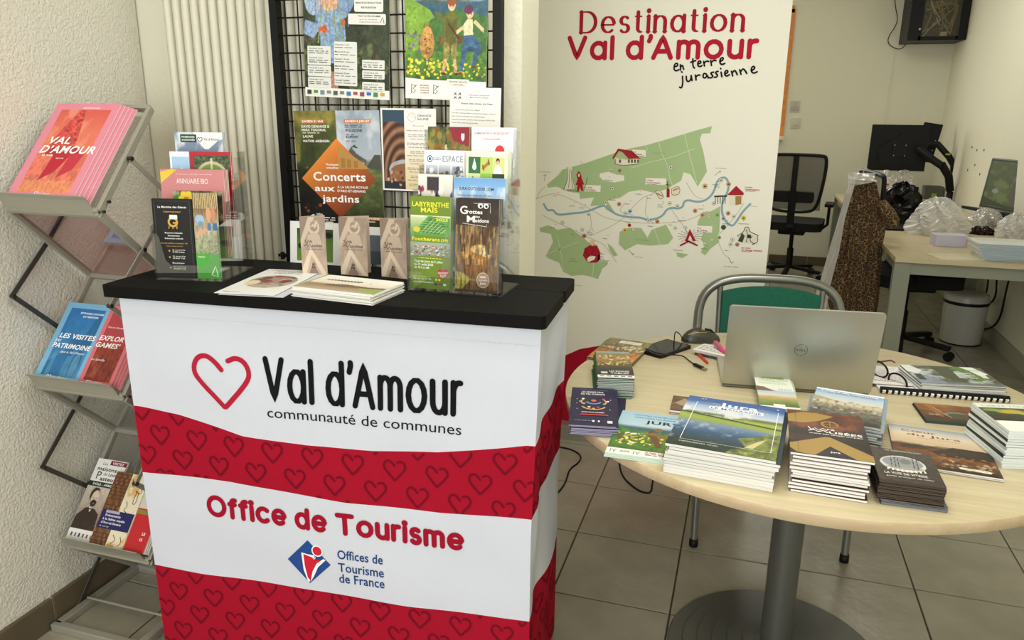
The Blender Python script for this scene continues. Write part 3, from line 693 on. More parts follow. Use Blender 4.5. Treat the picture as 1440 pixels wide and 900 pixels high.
for q in range(16):
    t_ = q/16*2*PI; bline([(797+20*math.cos(t_), 562+16*math.sin(t_)), (797+60*math.cos(t_), 562+36*math.sin(t_))], .0012, '#55524a', .0009)
gp(C2([(1028, 560), (1060, 540), (1065, 515), (1084, 518), (1086, 540), (1122, 570), (1125, 600), (1040, 592)]), '#ded8c4', .0008); gp(C2([(1030, 585), (1050, 545), (1064, 560), (1052, 592)]), '#3e4a33', .0009)
for pts in ([(1028, 560), (1060, 540), (1065, 515), (1084, 518), (1086, 540), (1130, 558)], [(1072, 530), (1078, 560), (1070, 590)], [(1100, 560), (1085, 580), (1110, 600)], [(1125, 560), (1128, 590), (1100, 602)]): bline(pts, .0026, '#33312a', .001)
(x, z) = bl(740+1084/3.461, 170+562/3.461); P.disc(x, z, .0085, .0011, '#3a382f', n=10)
# title
def bbase(a, b, cap): (x0, z0), (x1, z1), (_, zt) = bl(*a), bl(*b), bl(*cap); return x0, z0, x1, z1, zt-z0
def bshear(fnb, x0, z0, x1, z1):
    q = MB(); fnb(q); k = (z1-z0)/(x1-x0)
    for v in q.V: v[:, 1] += (v[:, 0]-x0)*k
    P.add(q)
x0, z0, x1, z1, h = bbase((817, 46), (1044, 43), (817, 17))
bshear(lambda q: lettering(q, 'Destination', x0, z0, x1, h, .19, .001, '#a3192d', contrast=.62, serif=.10, gap=.34), x0, z0, x1, z1)
x0, z0, x1, z1, h = bbase((797, 82), (1062, 80), (797, 53))
bshear(lambda q: lettering(q, "Val d'Amour", x0+.01, z0, x1, h*.98, .23, .001, '#b01c31', gap=.33), x0, z0, x1, z1)
# handwriting
def hand(strokes, wd=.0062):
    for k, st in enumerate(strokes): P.stroke(chaikin([bl(720+a/3.4286, b/3.4286) for a, b in st], 2), wd, .0016+k*2e-5, '#15130f')
hand([[(782, 322), (800, 318), (798, 304), (784, 308), (780, 335), (792, 343), (804, 336)], [(812, 312), (812, 338)], [(812, 325), (822, 312), (826, 330), (828, 334)],
      [(872, 284), (872, 320), (880, 328)], [(862, 300), (886, 292)], [(896, 308), (912, 304), (908, 292), (896, 298), (896, 318), (908, 322), (916, 316)], [(924, 296), (928, 318)], [(926, 306), (936, 294), (948, 296)], [(958, 292), (962, 316)], [(960, 302), (972, 290), (984, 292)], [(1002, 296), (1018, 290), (1018, 276), (1004, 282), (1002, 304), (1012, 312), (1026, 306)],
      [(822, 368), (824, 400), (818, 426), (808, 420)], [(818, 346), (820, 348)], [(840, 368), (842, 390), (852, 394), (862, 384), (864, 364)], [(864, 364), (868, 388)], [(884, 362), (888, 386)], [(886, 374), (894, 362), (906, 362)], [(938, 358), (924, 352), (920, 372), (932, 378), (942, 360), (946, 376)], [(972, 348), (958, 350), (962, 360), (970, 366), (962, 376), (952, 374)], [(994, 344), (982, 346), (984, 356), (992, 362), (986, 372), (976, 372)],
      [(1008, 348), (1012, 370)], [(1006, 330), (1007, 332)], [(1026, 356), (1042, 350), (1038, 338), (1026, 344), (1026, 362), (1036, 368), (1048, 360)], [(1058, 344), (1064, 366)], [(1062, 352), (1072, 338), (1080, 346), (1086, 360)], [(1098, 336), (1104, 358)], [(1102, 346), (1114, 330), (1124, 340), (1132, 354)], [(1156, 340), (1172, 330), (1166, 318), (1154, 326), (1154, 346), (1166, 354), (1182, 346)]])
for v in P.V: v[:] = np.stack([v[:, 0], .0012-v[:, 2]*1.0, v[:, 1]], 1)
m.add(P)
m.build('banner_sheet', MATTE, ban)
M_SIL = mat('silver_aluminium', '#b9bab5', .35, .7)
MB().prism(rr(-.01, -.05, BW+.01, .06, .03), 0, .07).build('banner_base', M_SIL, ban)
MB().tube([(-.003, .0, .06+BH), (BW+.003, .0, .06+BH)], .012).build('top_rail', M_SIL, ban)
MB().tube([(BW*.46, .02, .05), (BW*.46, .018, .06+BH)], .008).build('support_pole', M_SIL, ban)

# ================================================================== page painter
class Page:
    """flat print on a sheet: coordinates are fractions of the sheet, origin bottom left"""
    def __init__(s, w_, h, mb=None, z=0.0): s.w, s.h, s.z, s.m = w_, h, z, mb or MB()
    def _z(s): s.z += 5e-5; return s.z
    def img(s, pic, x0=0, y0=0, x1=1, y1=1): s.m.img(pic.A, x0*s.w, y0*s.h, x1*s.w, y1*s.h, s._z()); return s
    def rect(s, x0, y0, x1, y1, c): s.m.rect(x0*s.w, y0*s.h, x1*s.w, y1*s.h, s._z(), c); return s
    def poly(s, pts, c): s.m.poly([(a*s.w, b*s.h) for a, b in pts], s._z(), c); return s
    def disc(s, x, y, r, c, ry=None, n=20): s.m.disc(x*s.w, y*s.h, r*s.w, s._z(), c, (ry*s.h if ry else None), n); return s
    def rrect(s, x0, y0, x1, y1, r, c): s.m.poly(rr(x0*s.w, y0*s.h, x1*s.w, y1*s.h, r*s.w, 4), s._z(), c); return s
    def line(s, pts, wd, c, sm=0, **k): s.m.stroke(chaikin([(a*s.w, b*s.h) for a, b in pts], sm) if sm else [(a*s.w, b*s.h) for a, b in pts], wd*s.w, s._z(), c, **k); return s
    def text(s, t, x, y, h, c='#222222', w=None, bold=0, shear=0, align='l'):
        s.m.text(t, x*s.w, y*s.h, h*s.h, s._z(), c, None if w is None else w*s.w, bold, shear, align); return s
    def lett(s, t, x0, y0, x1, h, c, wt=.2, **k): s.z = lettering(s.m, t, x0*s.w, y0*s.h, x1*s.w, h*s.h, wt, s._z(), c, **k); return s
    def lines(s, x0, y0, x1, n, dy, c='#55534c', h=.45, seed=1):
        q = random.Random(seed)
        for i in range(n):
            y = (y0-i*dy); xx = x0
            while xx < x1-.02:
                L = q.uniform(.03, .11); e = min(xx+L, x1)
                s.m.rect(xx*s.w, y*s.h, e*s.w, (y+dy*h)*s.h, s.z+5e-5, c); xx = e+.018
        s._z(); return s
    def heart(s, x, y, w_, c, wt=.012):
        s.m.stroke(heart_pts(x*s.w, y*s.h, w_*s.w, w_*s.w*.93), wt*s.w, s._z(), c); return s
    def vda(s, x, y, w_, c='#ffffff'):
        s.heart(x, y+.003, w_*.24, c, w_*.03); s.text('Val d’Amour', x+w_*.18, y-.006, w_*.13*s.w/s.h, c, w=w_*.8); return s
GR = '#8c8a80'
def sheet(w_, h, t, cover='#ffffff', side='#ece9e0', back=None):
    """a booklet lying in x/y, back face at z=0, front at z=t: covers wrap a block of pages set back a hair"""
    m = MB(); e = min(.0006, t*.3); ct = min(.0004, t*.25)
    m.box((w_/2, h/2, t-ct/2), (w_, h, ct), cover); m.box((w_/2, h/2, ct/2), (w_, h, ct), back or cover)
    m.box((w_/2+e*.2, h/2, t/2), (w_-e*1.4, h-e, t-2*ct), side)
    m.box((ct/2, h/2, t/2), (ct, h, t), cover)
    return m
def booklet(name, w_, h, t, fn, M, label=None, cat='brochure', group=None, cover='#ffffff', side='#ece9e0', m_=None, curl=0.0, props=None, back=None):
    m = sheet(w_, h, t, cover, side, back); pg = Page(w_, h, m, t+1e-5)
    if fn: fn(pg)
    o = m.build(name, m_ or PRINT, None, M)
    if label: tag(o, label, cat, group)
    return o
def pile(name, w_, h, t, n, M, label, group, cat='brochure', cover='#ffffff', side='#ece9e0', jx=.002, jy=.002, jr=.01, seed=1, m_=None, fn=None, ct=None, drift=(0, 0)):
    """n identical booklets one on another, each its own object sharing one mesh"""
    q = random.Random(seed); o0 = None
    for i in range(n):
        D = M@Matrix.Translation((q.uniform(-jx, jx)+drift[0]*i, q.uniform(-jy, jy)+drift[1]*i, i*t))@Matrix.Rotation(q.uniform(-jr, jr), 4, 'Z')
        if o0 is None: o0 = booklet(name, w_, h, t*.93, fn, D, label, cat, group, cover, side, m_); 
        else:
            o = o0.copy(); COL.objects.link(o); o.matrix_local = D
    return o0
def flatM(bl_, br_, z):
    """frame of a sheet lying on the plane z, from the pixels of its bottom corners"""
    a, b = on_z(*bl_, z), on_z(*br_, z); x = (b-a).normalized(); return frame(a, x, Vector((0, 0, 1)).cross(x)), (b-a).length

# ================================================================== folding literature stand
SX0, SWD = -1.298, .285
st = thing('literature_stand', 'folding zigzag brochure stand of grey aluminium with clear shelves by the wall', 'brochure stand', (SX0, 0, 0))
M_ALU = mat('warm_grey_aluminium', '#a5a192', .42, .3)
M_DK = mat('dark_grey_bar', '#55534d', .45, .6)
M_BOLT = mat('bolt_steel', '#4a4742', .3, .8)
lips = [(-.905, 1.197), (-.903, .722), (-.893, .235)]
backs = [(-.698, 1.437), (-.685, .976), (-.675, .495), (-.667, .020)]
def panel(a, b, name, sheet_mat=ACRYLIC):
    """frame of rails between the side view points a (y,z) and b, with a clear sheet in it"""
    r = .011; A0, A1 = Vector((0, *a)), Vector((SWD, *a)); B0, B1 = Vector((0, *b)), Vector((SWD, *b)); up = (A0-B0).cross(Vector((1, 0, 0)))
    f = MB()
    f.bar(A0, B0, .018, .012, up=(1, 0, 0)).bar(A1, B1, .018, .012, up=(1, 0, 0)).bar(A0, A1, .012, .018, up=up).bar(B0, B1, .012, .018, up=up)
    o = f.build(name, M_ALU, st, bevel=.0015)
    n = up.normalized(); d = (B0-A0).normalized()
    g = MB(); c = [A0+Vector((.008, 0, 0)), A1-Vector((.008, 0, 0)), B1-Vector((.008, 0, 0)), B0+Vector((.008, 0, 0))]
    g.raw([tuple(p) for p in c]+[tuple(p+n*.002) for p in c], [(0, 1, 2, 3), (7, 6, 5, 4), (0, 4, 5, 1), (1, 5, 6, 2), (2, 6, 7, 3), (3, 7, 4, 0)])
    g.build('clear_sheet', sheet_mat, o)
    return o
PINK_REFLECT = clear('clear_pink_reflection', (.93, .72, .72), .04, .3, .10)  # reflection of the pink guides put into the clear sheet's tint
trayM = []
for k in range(3):
    l, b = lips[k], backs[k]
    if k == 0: panel(l, b, 'tray_frame')
    else: panel(l, b, 'tray_frame')
    panel((l[0], l[1]-.006), backs[k+1], 'link_frame', PINK_REFLECT if k == 0 else ACRYLIC)
    d = Vector((0, b[0]-l[0], b[1]-l[1])).normalized(); n = Vector((1, 0, 0)).cross(d)
    o_ = Vector((0, *l))
    def T(u, v): q = o_+d*u+n*v; return (q.y, q.z)
    # curved lip profile in the side view
    ly, lz = l; prof = [(ly+.010, lz-.012), (ly-.004, lz-.012), (ly-.008, lz-.002), (ly-.012, lz+.006), (ly-.017, lz+.016), (ly-.024, lz+.028), (ly-.033, lz+.038), (ly-.031, lz+.0395), (ly-.021, lz+.031), (ly-.014, lz+.019), (ly-.009, lz+.008), (ly-.004, lz+.001), (ly+.006, lz-.004), (ly+.012, lz-.008)]
    lp = MB().prism(prof, -.004, SWD-.012, ax='x', smooth=False); lp.build('front_lip', M_ALU, st)
    trayM.append(frame(Vector((SX0, *T(.009, .0105))), (1, 0, 0), d))
base = MB(); z = .012
base.bar((0, -.662, z), (0, -.972, z), .024, .024).bar((SWD, -.662, z), (SWD, -.972, z), .024, .024).bar((-.012, -.972, z), (SWD+.012, -.972, z), .024, .024).bar((-.012, -.662, z), (SWD+.012, -.662, z), .024, .024)
base.build('base_frame', M_ALU, st, bevel=.003)
MB().tube([(.0, -.862, .032), (SWD, -.862, .032)], .004).build('cross_rod', M_ALU, st)
mid = lambda a, b: ((a[0]+b[0])/2, (a[1]+b[1])/2)
jb = [(-.672, 1.205), (-.672, .722), (-.672, .245)]; jf = [(-.925, .968), (-.922, .484)]
for xs, sg in ((-.013, -1), (SWD+.013, 1)):
    pts = [mid(lips[0], backs[0]), jb[0], jf[0], jb[1], jf[1], jb[2], (-.885, .010)]
    for i in range(len(pts)-1):
        a, b = pts[i], pts[i+1]; xo = xs+sg*.003*(i % 2)
        c_ = MB().bar((xo, *a), (xo, *b), .0035, .013, up=(0, 1, .3)); c_.build('brace', M_ALU if sg > 0 else M_DK, st, bevel=.0008)
    for p in pts[:-1]+[mid(lips[0], backs[1]), mid(lips[1], backs[2]), mid(lips[1], backs[1]), mid(lips[2], backs[2])]:
        MB().tube([(xs-.006, *p), (xs+.007, *p)], .0055, 10).build('pivot_bolt', M_BOLT, st)
for k in range(3):
    for q in (.02, -.0): MB().tube([(SWD+.010, lips[k][0]+q, lips[k][1]+q*1.1), (SWD+.016, lips[k][0]+q, lips[k][1]+q*1.1)], .004, 8).build('screw', M_BOLT, st)

def vda_cover(pg, border, c1, c2, kind):
    p = Pic(140, 200, c1, seed=4)
    if kind == 'hut':
        p.grad([(0, '#e2785a'), (.45, '#dd6a52'), (.7, '#e0775f'), (1, '#d65a4f')]); p.clouds(.5, 1, '#ec9f80', 4, .5, 8, .7)
        p.poly([(.12, .52), (.20, .72), (.33, .9), (.42, .99), (.50, .99), (.56, .85), (.62, .68), (.66, .53)], '#b9443f'); hm = p.last; p.A = np.where((hm & (np.sin(p.Y*150+2*np.sin(p.X*60)) > .3))[..., None], p.A*1.18, p.A); p.tex(hm, .45, 30, 3, 3, .5)
        p.rect(.0, .0, 1, .5, '#d9735c'); p.tex((p.Y < .5), .2, 22, 5); p.rect(.15, .43, .8, .53, '#b02b38'); p.poly([(.34, .48), (.28, .14), (.52, .24), (.66, .43)], '#b81f36'); p.poly([(.66, .45), (.60, .17), (.84, .27), (.92, .47)], '#c23043')
        p.rect(0, 0, 1, .14, '#e08a62'); p.tex(p.Y < .2, .15, 30, 6)
    elif kind == 'blue':
        p.grad([(0, '#4c8cb4'), (.5, '#3b7fb4'), (1, '#2f73b3')]); p.poly([(.45, .45), (.72, .62), (.9, .98), (1, .85), (1, .4)], '#2e6797'); p.poly([(.0, .2), (.35, .35), (.4, .6), (.6, .55), (.6, 0), (0, 0)], '#2f6f9f')
        p.ell(.80, .18, .13, .22, '#2b638f'); p.ell(.80, .15, .10, .2, '#6fa9c4', .6); p.rect(.1, .0, .2, .35, '#5e9fc4', .6); p.rect(.5, 0, .6, .3, '#5e9fc4', .5); p.tex(1, .1, 12)
    elif kind == 'red':
        p.grad([(0, '#7e3226'), (.45, '#8b3a2c'), (.55, '#b5434a'), (1, '#b5484f')]); p.tex(p.Y < .5, .35, 18); p.clouds(.05, .5, '#b56a4d', 9, .55, 4, .5)
    pg.rect(0, 0, 1, 1, border); x0, x1, y0, y1 = (.12, .90, .045, .93); pg.img(p, x0, y0, x1, y1)
    return pg
def cover_pink(pg):
    vda_cover(pg, '#e08a9c', '#dd6a52', '', 'hut'); W = '#fdfaf5'
    pg.text('DESTINATION', .45, .945, .012, W, w=.26, bold=.02); pg.text('VAL', .20, .555, .075, W, w=.33, bold=.05, shear=.2); pg.text('D’AMOUR', .13, .455, .080, W, w=.84, bold=.05, shear=.2)
    pg.text('Le guide', .20, .42, .022, W, w=.17, bold=.02, shear=.2); pg.text('agenda', .44, .395, .014, W, w=.12); pg.vda(.43, .03, .22, '#fff6f0')
def cover_blue(pg):
    vda_cover(pg, '#7db6d8', '#3b7fb4', '', 'blue'); W = '#ffffff'
    pg.text('RETRACEZ L’HISTOIRE', .37, .86, .022, W, w=.52, bold=.02); pg.text('DU TERRITOIRE', .46, .815, .022, W, w=.34, bold=.02)
    pg.text('LES VISITES', .14, .53, .062, W, w=.80, bold=.04, shear=.15); pg.text('DU', .10, .475, .035, W, w=.12, bold=.03, shear=.15); pg.text('PATRIMOINE', .09, .40, .062, W, w=.85, bold=.04, shear=.15); pg.text('dans le Val d’Amour', .32, .34, .030, W, w=.55, shear=.3); pg.vda(.32, .02, .42)
def cover_red(pg):
    vda_cover(pg, '#d9727a', '#8b3a2c', '', 'red'); W = '#fff8f2'
    pg.text('RELEVEZ', .30, .92, .02, W, w=.3, bold=.02); pg.text('Tout en s’amusant', .16, .71, .026, W, w=.5, shear=.2); pg.text('EXPLOR’', .06, .55, .062, W, w=.78, bold=.04, shear=.15); pg.text('GAMES’', .04, .46, .062, W, w=.72, bold=.04, shear=.15); pg.text('en famille', .1, .29, .03, W, w=.4, shear=.2); pg.vda(.30, .02, .42)
TM = trayM[0]
for k in range(5):
    booklet('brochure', .205, .290, .0042, cover_pink if k == 4 else None, TM@Matrix.Translation((.024+.0085*(4-k), .001, .002+.0048*k))@Matrix.Rotation(.0, 4, 'Z'),
            'pink Val d’Amour guide with stone hut photo on the top shelf of the stand' if k == 4 else 'pink edged guide stacked behind the front copy on the top shelf', 'brochure', 'pink guides on the top shelf' if k < 4 else None, cover='#e08a9c', side='#d8c9c6', curl=.006)
TM = trayM[1]
for k in range(3):
    booklet('brochure', .150, .225, .004, cover_blue if k == 2 else None, TM@Matrix.Translation((-.001+.0*(2-k), .001, .002+.0045*k)), 'blue Les Visites du Patrimoine booklet at the left of the middle shelf' if k == 2 else 'blue edged booklet behind the blue front copy on the middle shelf', 'brochure', 'blue booklets behind the front copy' if k < 2 else None, cover='#7db6d8', side='#cfd8dc', curl=.008)
for k in range(4):
    booklet('brochure', .108, .225, .004, cover_red if k == 3 else None, TM@Matrix.Translation((.1505+.006*(3-k), .001, .002+.0045*k)), 'coral red Explor’Games booklet at the right of the middle shelf' if k == 3 else 'coral edged booklet behind the red front copy on the middle shelf', 'brochure', 'coral booklets behind the front copy' if k < 3 else None, cover='#d9727a', side='#c9b5b0', curl=.006)
def cover_maisons(pg):
    pg.rect(0, 0, 1, 1, '#f1efea'); p = Pic(60, 70, '#b9a898', seed=3); p.grad([(0, '#8c7d70'), (1, '#cdbfb0')])
    p.ell(.36, .80, .15, .17, '#3a2d25'); p.ell(.40, .74, .12, .17, '#d9c6b2'); p.ell(.41, .61, .10, .08, '#32261f'); p.rect(.34, .72, .39, .735, '#4a3a30'); p.rect(.44, .72, .49, .735, '#4a3a30'); p.ell(.42, .60, .035, .012, '#8a6a5a')
    p.poly([(0, 0), (.02, .30), (.22, .48), (.36, .52), (.55, .48), (.72, .38), (.78, 0)], '#3c2f27'); p.poly([(.33, .52), (.45, .50), (.40, .40)], '#e9e2d6'); p.rect(.34, .46, .48, .49, '#2a201a'); p.rect(.80, .1, .9, .55, '#6d5f52'); p.tex(1, .12, 14)
    pg.img(p, 0, .13, 1, .66)
    pg.text('Les', .22, .925, .035, '#39383a', w=.16); pg.text('maisons', .10, .855, .047, '#1d1c20', w=.66, bold=.03); pg.text('P', .16, .745, .10, '#1d1c20', w=.14); pg.text('de', .37, .80, .036, '#39383a', w=.12); pg.text('Louis', .54, .80, .040, '#1d1c20', w=.27, bold=.02); pg.text('asteur', .31, .735, .048, '#1d1c20', w=.55, bold=.03)
    pg.rect(0, .655, 1, .715, '#1e3a2b'); pg.text('DOLE - ARBOIS', .15, .672, .027, '#f6f4ee', w=.74, bold=.03); pg.rect(.46, .935, 1, .99, '#7c1a30'); pg.text('VISITEZ', .52, .947, .030, '#f6f0ec', w=.40, bold=.03)
    pg.rect(0, 0, 1, .13, '#f1efea')
    for i in range(6): pg.rect(.10+i*.13, .04, .10+i*.13+.06, .085, ['#555', '#3b3b3b', '#777', '#444', '#9b3b3b', '#666'][i]+('' if len(['#555'][0]) > 4 else '')) if False else pg.rect(.10+i*.13, .04, .155+i*.13, .085, ['#555555', '#777777', '#333a55', '#666666', '#9b4b4b', '#888888'][i])
def cover_events(pg):
    p = Pic(70, 100, '#8a5a35', seed=6); p.stones((0, 0, .55, 1), '#7a5232', 13, 2, .4); m = p.X > .48; p.blend(m, '#efe2c4'); p.clouds(0, 1, '#d59a45', 5, .55, 5, .6); p.blend((p.X <= .48), '#7a5232', .0)
    p.stones((0, 0, .48, 1), '#7a5232', 13, 2, .4)
    pg.img(p); 
    for pts in ([(.55, .93), (.62, .8), (.7, .9), (.60, .86)], [(.72, .85), (.95, .8), (.9, .74), (.75, .78)], [(.80, .78), (.78, .6), (.88, .6), (.86, .76)], [(.62, .62), (.68, .55), (.60, .5), (.72, .47)], [(.60, .16), (.72, .10), (.62, .05)], [(.82, .15), (.9, .08), (.84, .03)]): pg.line(pts, .018, '#4f2f18', 1)
    pg.rect(.03, .22, .98, .47, '#262560'); pg.rect(.14, .43, .55, .465, '#b9b3c4'); W = '#f4f2f8'
    pg.text('Événements', .16, .385, .032, W, w=.46, bold=.02); pg.text('à la Saline royale', .12, .335, .032, W, w=.66, bold=.02); pg.text('d’Arc-et-Senans', .11, .285, .032, W, w=.60, bold=.02); pg.text('MAI - AOÛT 2025', .10, .24, .016, W, w=.28)
def cover_red2(pg): pg.rect(0, 0, 1, 1, '#c9282f'); pg.rect(0, .6, 1, 1, '#d9d2c4'); pg.rect(0, .52, 1, .58, '#8b8a3a'); pg.text('LE', .62, .24, .04, '#ffffff', bold=.03); pg.text('15', .60, .16, .04, '#ffffff', bold=.03)
TM = trayM[2]
for k in range(2): booklet('brochure', .105, .235, .003, cover_maisons if k else None, TM@Matrix.Translation((.000, .001, .002+.0034*k)), 'white Les maisons de Louis Pasteur leaflet with old portrait on the bottom shelf' if k else 'white leaflet directly behind the portrait leaflet on the bottom shelf', 'brochure', cover='#f1efea', curl=.004)
for k in range(3): booklet('brochure', .115, .205, .003, cover_events if k == 2 else None, TM@Matrix.Translation((.092+.002*(2-k), .001, .0095+.0034*k)), 'Saline royale events leaflet with stone wall and dark blue band on the bottom shelf' if k == 2 else 'leaflet behind the Saline royale events leaflet', 'brochure', 'leaflets behind the Saline royale events leaflet' if k < 2 else None, cover='#e9dcc0')
for k in range(4): booklet('brochure', .068, .195, .004, cover_red2 if k == 3 else None, TM@Matrix.Translation((.209+.0025*(3-k), .001, .002+.0042*k)), 'red and white leaflet at the right end of the bottom shelf' if k == 3 else 'white edged leaflet behind the red one on the bottom shelf', 'brochure', 'leaflets behind the red one' if k < 3 else None, cover='#d8d0c6', side='#e8e4da')

# ================================================================== posters on the wire grid
PYG = GY-.014
def poster(name, label, cat, tl, tr, bl_, fn, y=PYG, h=None, tilt=0.0, m_=PRINT, curl=.004):
    a, b, c = on_y(*tl, y), on_y(*tr, y), on_y(*bl_, y); x = (b-a); w_ = x.length; hh = h or (a-c).length; up = Vector((0, tilt, 1)).normalized()
    up = (up-x.normalized()*up.dot(x.normalized())).normalized(); o = a-up*hh
    m = MB(); m.box((w_/2, hh/2, .0003), (w_, hh, .0004), '#f4f2ea'); pg = Page(w_, hh, m, .0008); fn(pg)
    return tag(m.build(name, m_, None, frame(o, x, up)), label, cat)
def p_farm(pg):
    p = Pic(180, 250, '#2f3a26', seed=11); p.grad([(0, '#2c3220'), (.5, '#3a4230'), (1, '#33402b')]); p.tex(1, .35, 14, 3); p.clouds(0, .45, '#6f7a4a', 9, .52, 12, .7); p.clouds(.2, .5, '#6d4a55', 7, .6, 15, .6)
    p.poly([(.10, .75), (.16, .60), (.30, .58), (.42, .60), (.50, .62), (.58, .72), (.54, .98), (.15, .98)], '#8aa3bf'); p.poly([(.16, .62), (.2, .45), (.20, .25), (.36, .22), (.46, .25), (.50, .45), (.48, .62)], '#86a0bf'); p.tex(p.last, .18, 30, 4)
    p.ell(.12, .78, .10, .14, '#9fb4cc'); p.ell(.50, .80, .10, .14, '#7f99b8'); p.ell(.30, .74, .12, .06, '#d9a98a'); p.ell(.10, .98, .09, .07, '#dcae90'); p.ell(.30, .92, .22, .12, '#5c6b3a'); p.blobs(60, (.10, .80, .52, 1), ['#42542a', '#7a8a4a', '#8b5a3c', '#36451f'], (.015, .03), 1, 3)
    for a in (.22, .28, .35, .42): p.poly([(a, .74), (a+.012, .74), (a+.05 if a > .3 else a-.04, .40), (a+.03 if a > .3 else a-.055, .40)], '#8aa05a')
    p.ell(.19, .53, .035, .04, '#d9713c'); p.ell(.25, .52, .035, .035, '#cf5f33'); p.ell(.47, .58, .025, .03, '#c9582f'); p.rect(.25, 0, .40, .15, '#b9836a'); p.blobs(90, (.0, .05, 1, .35), ['#4c5c30', '#2a3420', '#6a7a44'], (.008, .02), .7, 8)
    for a, b in ((.20, .95), (.30, .60), (.40, .95), (.46, .6), (.14, .85), (.52, .85)): p.poly([(a, b), (a+.012, b), (a+.02, b-.30), (a+.004, b-.30)], '#6f88a8', .8)
    p.blobs(160, (.12, .84, .50, 1), ['#2f4220', '#54703a', '#8aa05a', '#3f5428'], (.008, .02), 1, 13); p.poly([(.02, .60), (.0, .48), (.12, .44), (.22, .56)], '#8aa3c2'); p.tex(1, .22, 60, 8, 2)
    pg.img(p, 0, .075, 1, 1); pg.rect(0, 0, 1, .075, '#f2f1ea')
    pg.rrect(.60, .70, .93, .90, .02, '#e9e7df'); pg.disc(.64, .955, .115, '#4f9a3a', .03)
    pg.text('Entrée gratuite', .54, .945, .016, '#21401a', w=.2, bold=.02)
    for i, t in enumerate(('VISITES DE FERMES', 'ANIMATIONS', 'DÉMONSTRATIONS', 'MARCHÉ DE PRODUCTEURS', 'RESTAURATION')): pg.text(t, .765, .872-i*.036, .014, '#26261f', w=(.2, .14, .2, .29, .17)[i], bold=.02, align='c')
    pg.rrect(.53, .60, .96, .685, .015, '#e3e1d9'); pg.text('TOUT LE PROGRAMME', .64, .66, .014, '#33332c', w=.26, bold=.02); pg.text('avec la chambre', .66, .637, .010, '#33332c', w=.2); pg.text('d’agriculture du Jura', .66, .617, .010, '#33332c', w=.22); pg.line([(.90, .62), (.925, .66), (.94, .615)], .008, '#33332c')
    for x0, x1, ys in ((.04, .32, ((.42, .10), (.345, .08), (.26, .09), (.165, .09))), (.36, .63, ((.46, .36),)), (.69, .95, ((.32, .075), (.235, .07), (.14, .07)))):
        for y, h in ys:
            pg.rrect(x0, y-h, x1, y, .012, '#dfe0d9')
            if h > .2:
                for q, t in enumerate(('Dimanche 1 juin', 'Mercredi 4 juin', 'Samedi 14 juin', 'Mardi 24 juin', 'Dimanche 29 juin', 'Samedi 5 juillet')): pg.text(t, x0+.01, y-.03-q*.058, .012, '#2b2b25', w=.17, bold=.015); pg.lines(x0+.01, y-.05-q*.058, x1-.02, 1, .012, '#6a6a60', seed=q)
            else: pg.text('Vendredi 6 juin', x0+.015, y-.026, .012, '#2b2b25', w=.17, bold=.015); pg.lines(x0+.015, y-.045, x1-.03, 2, .016, '#66665c', seed=int(y*99))
    for i, c in enumerate(('#3d3d3d', '#4f8f3a', '#7a8a9a', '#8a8a8a', '#5a5a5a', '#7c7c74', '#3f7fa8', '#b5452f', '#8a4a5a', '#2f6fae', '#3f8a4a', '#c9a23a')): pg.rect(.03+i*.079, .02+.01*(i % 2), .03+i*.079+.05, .055, c)
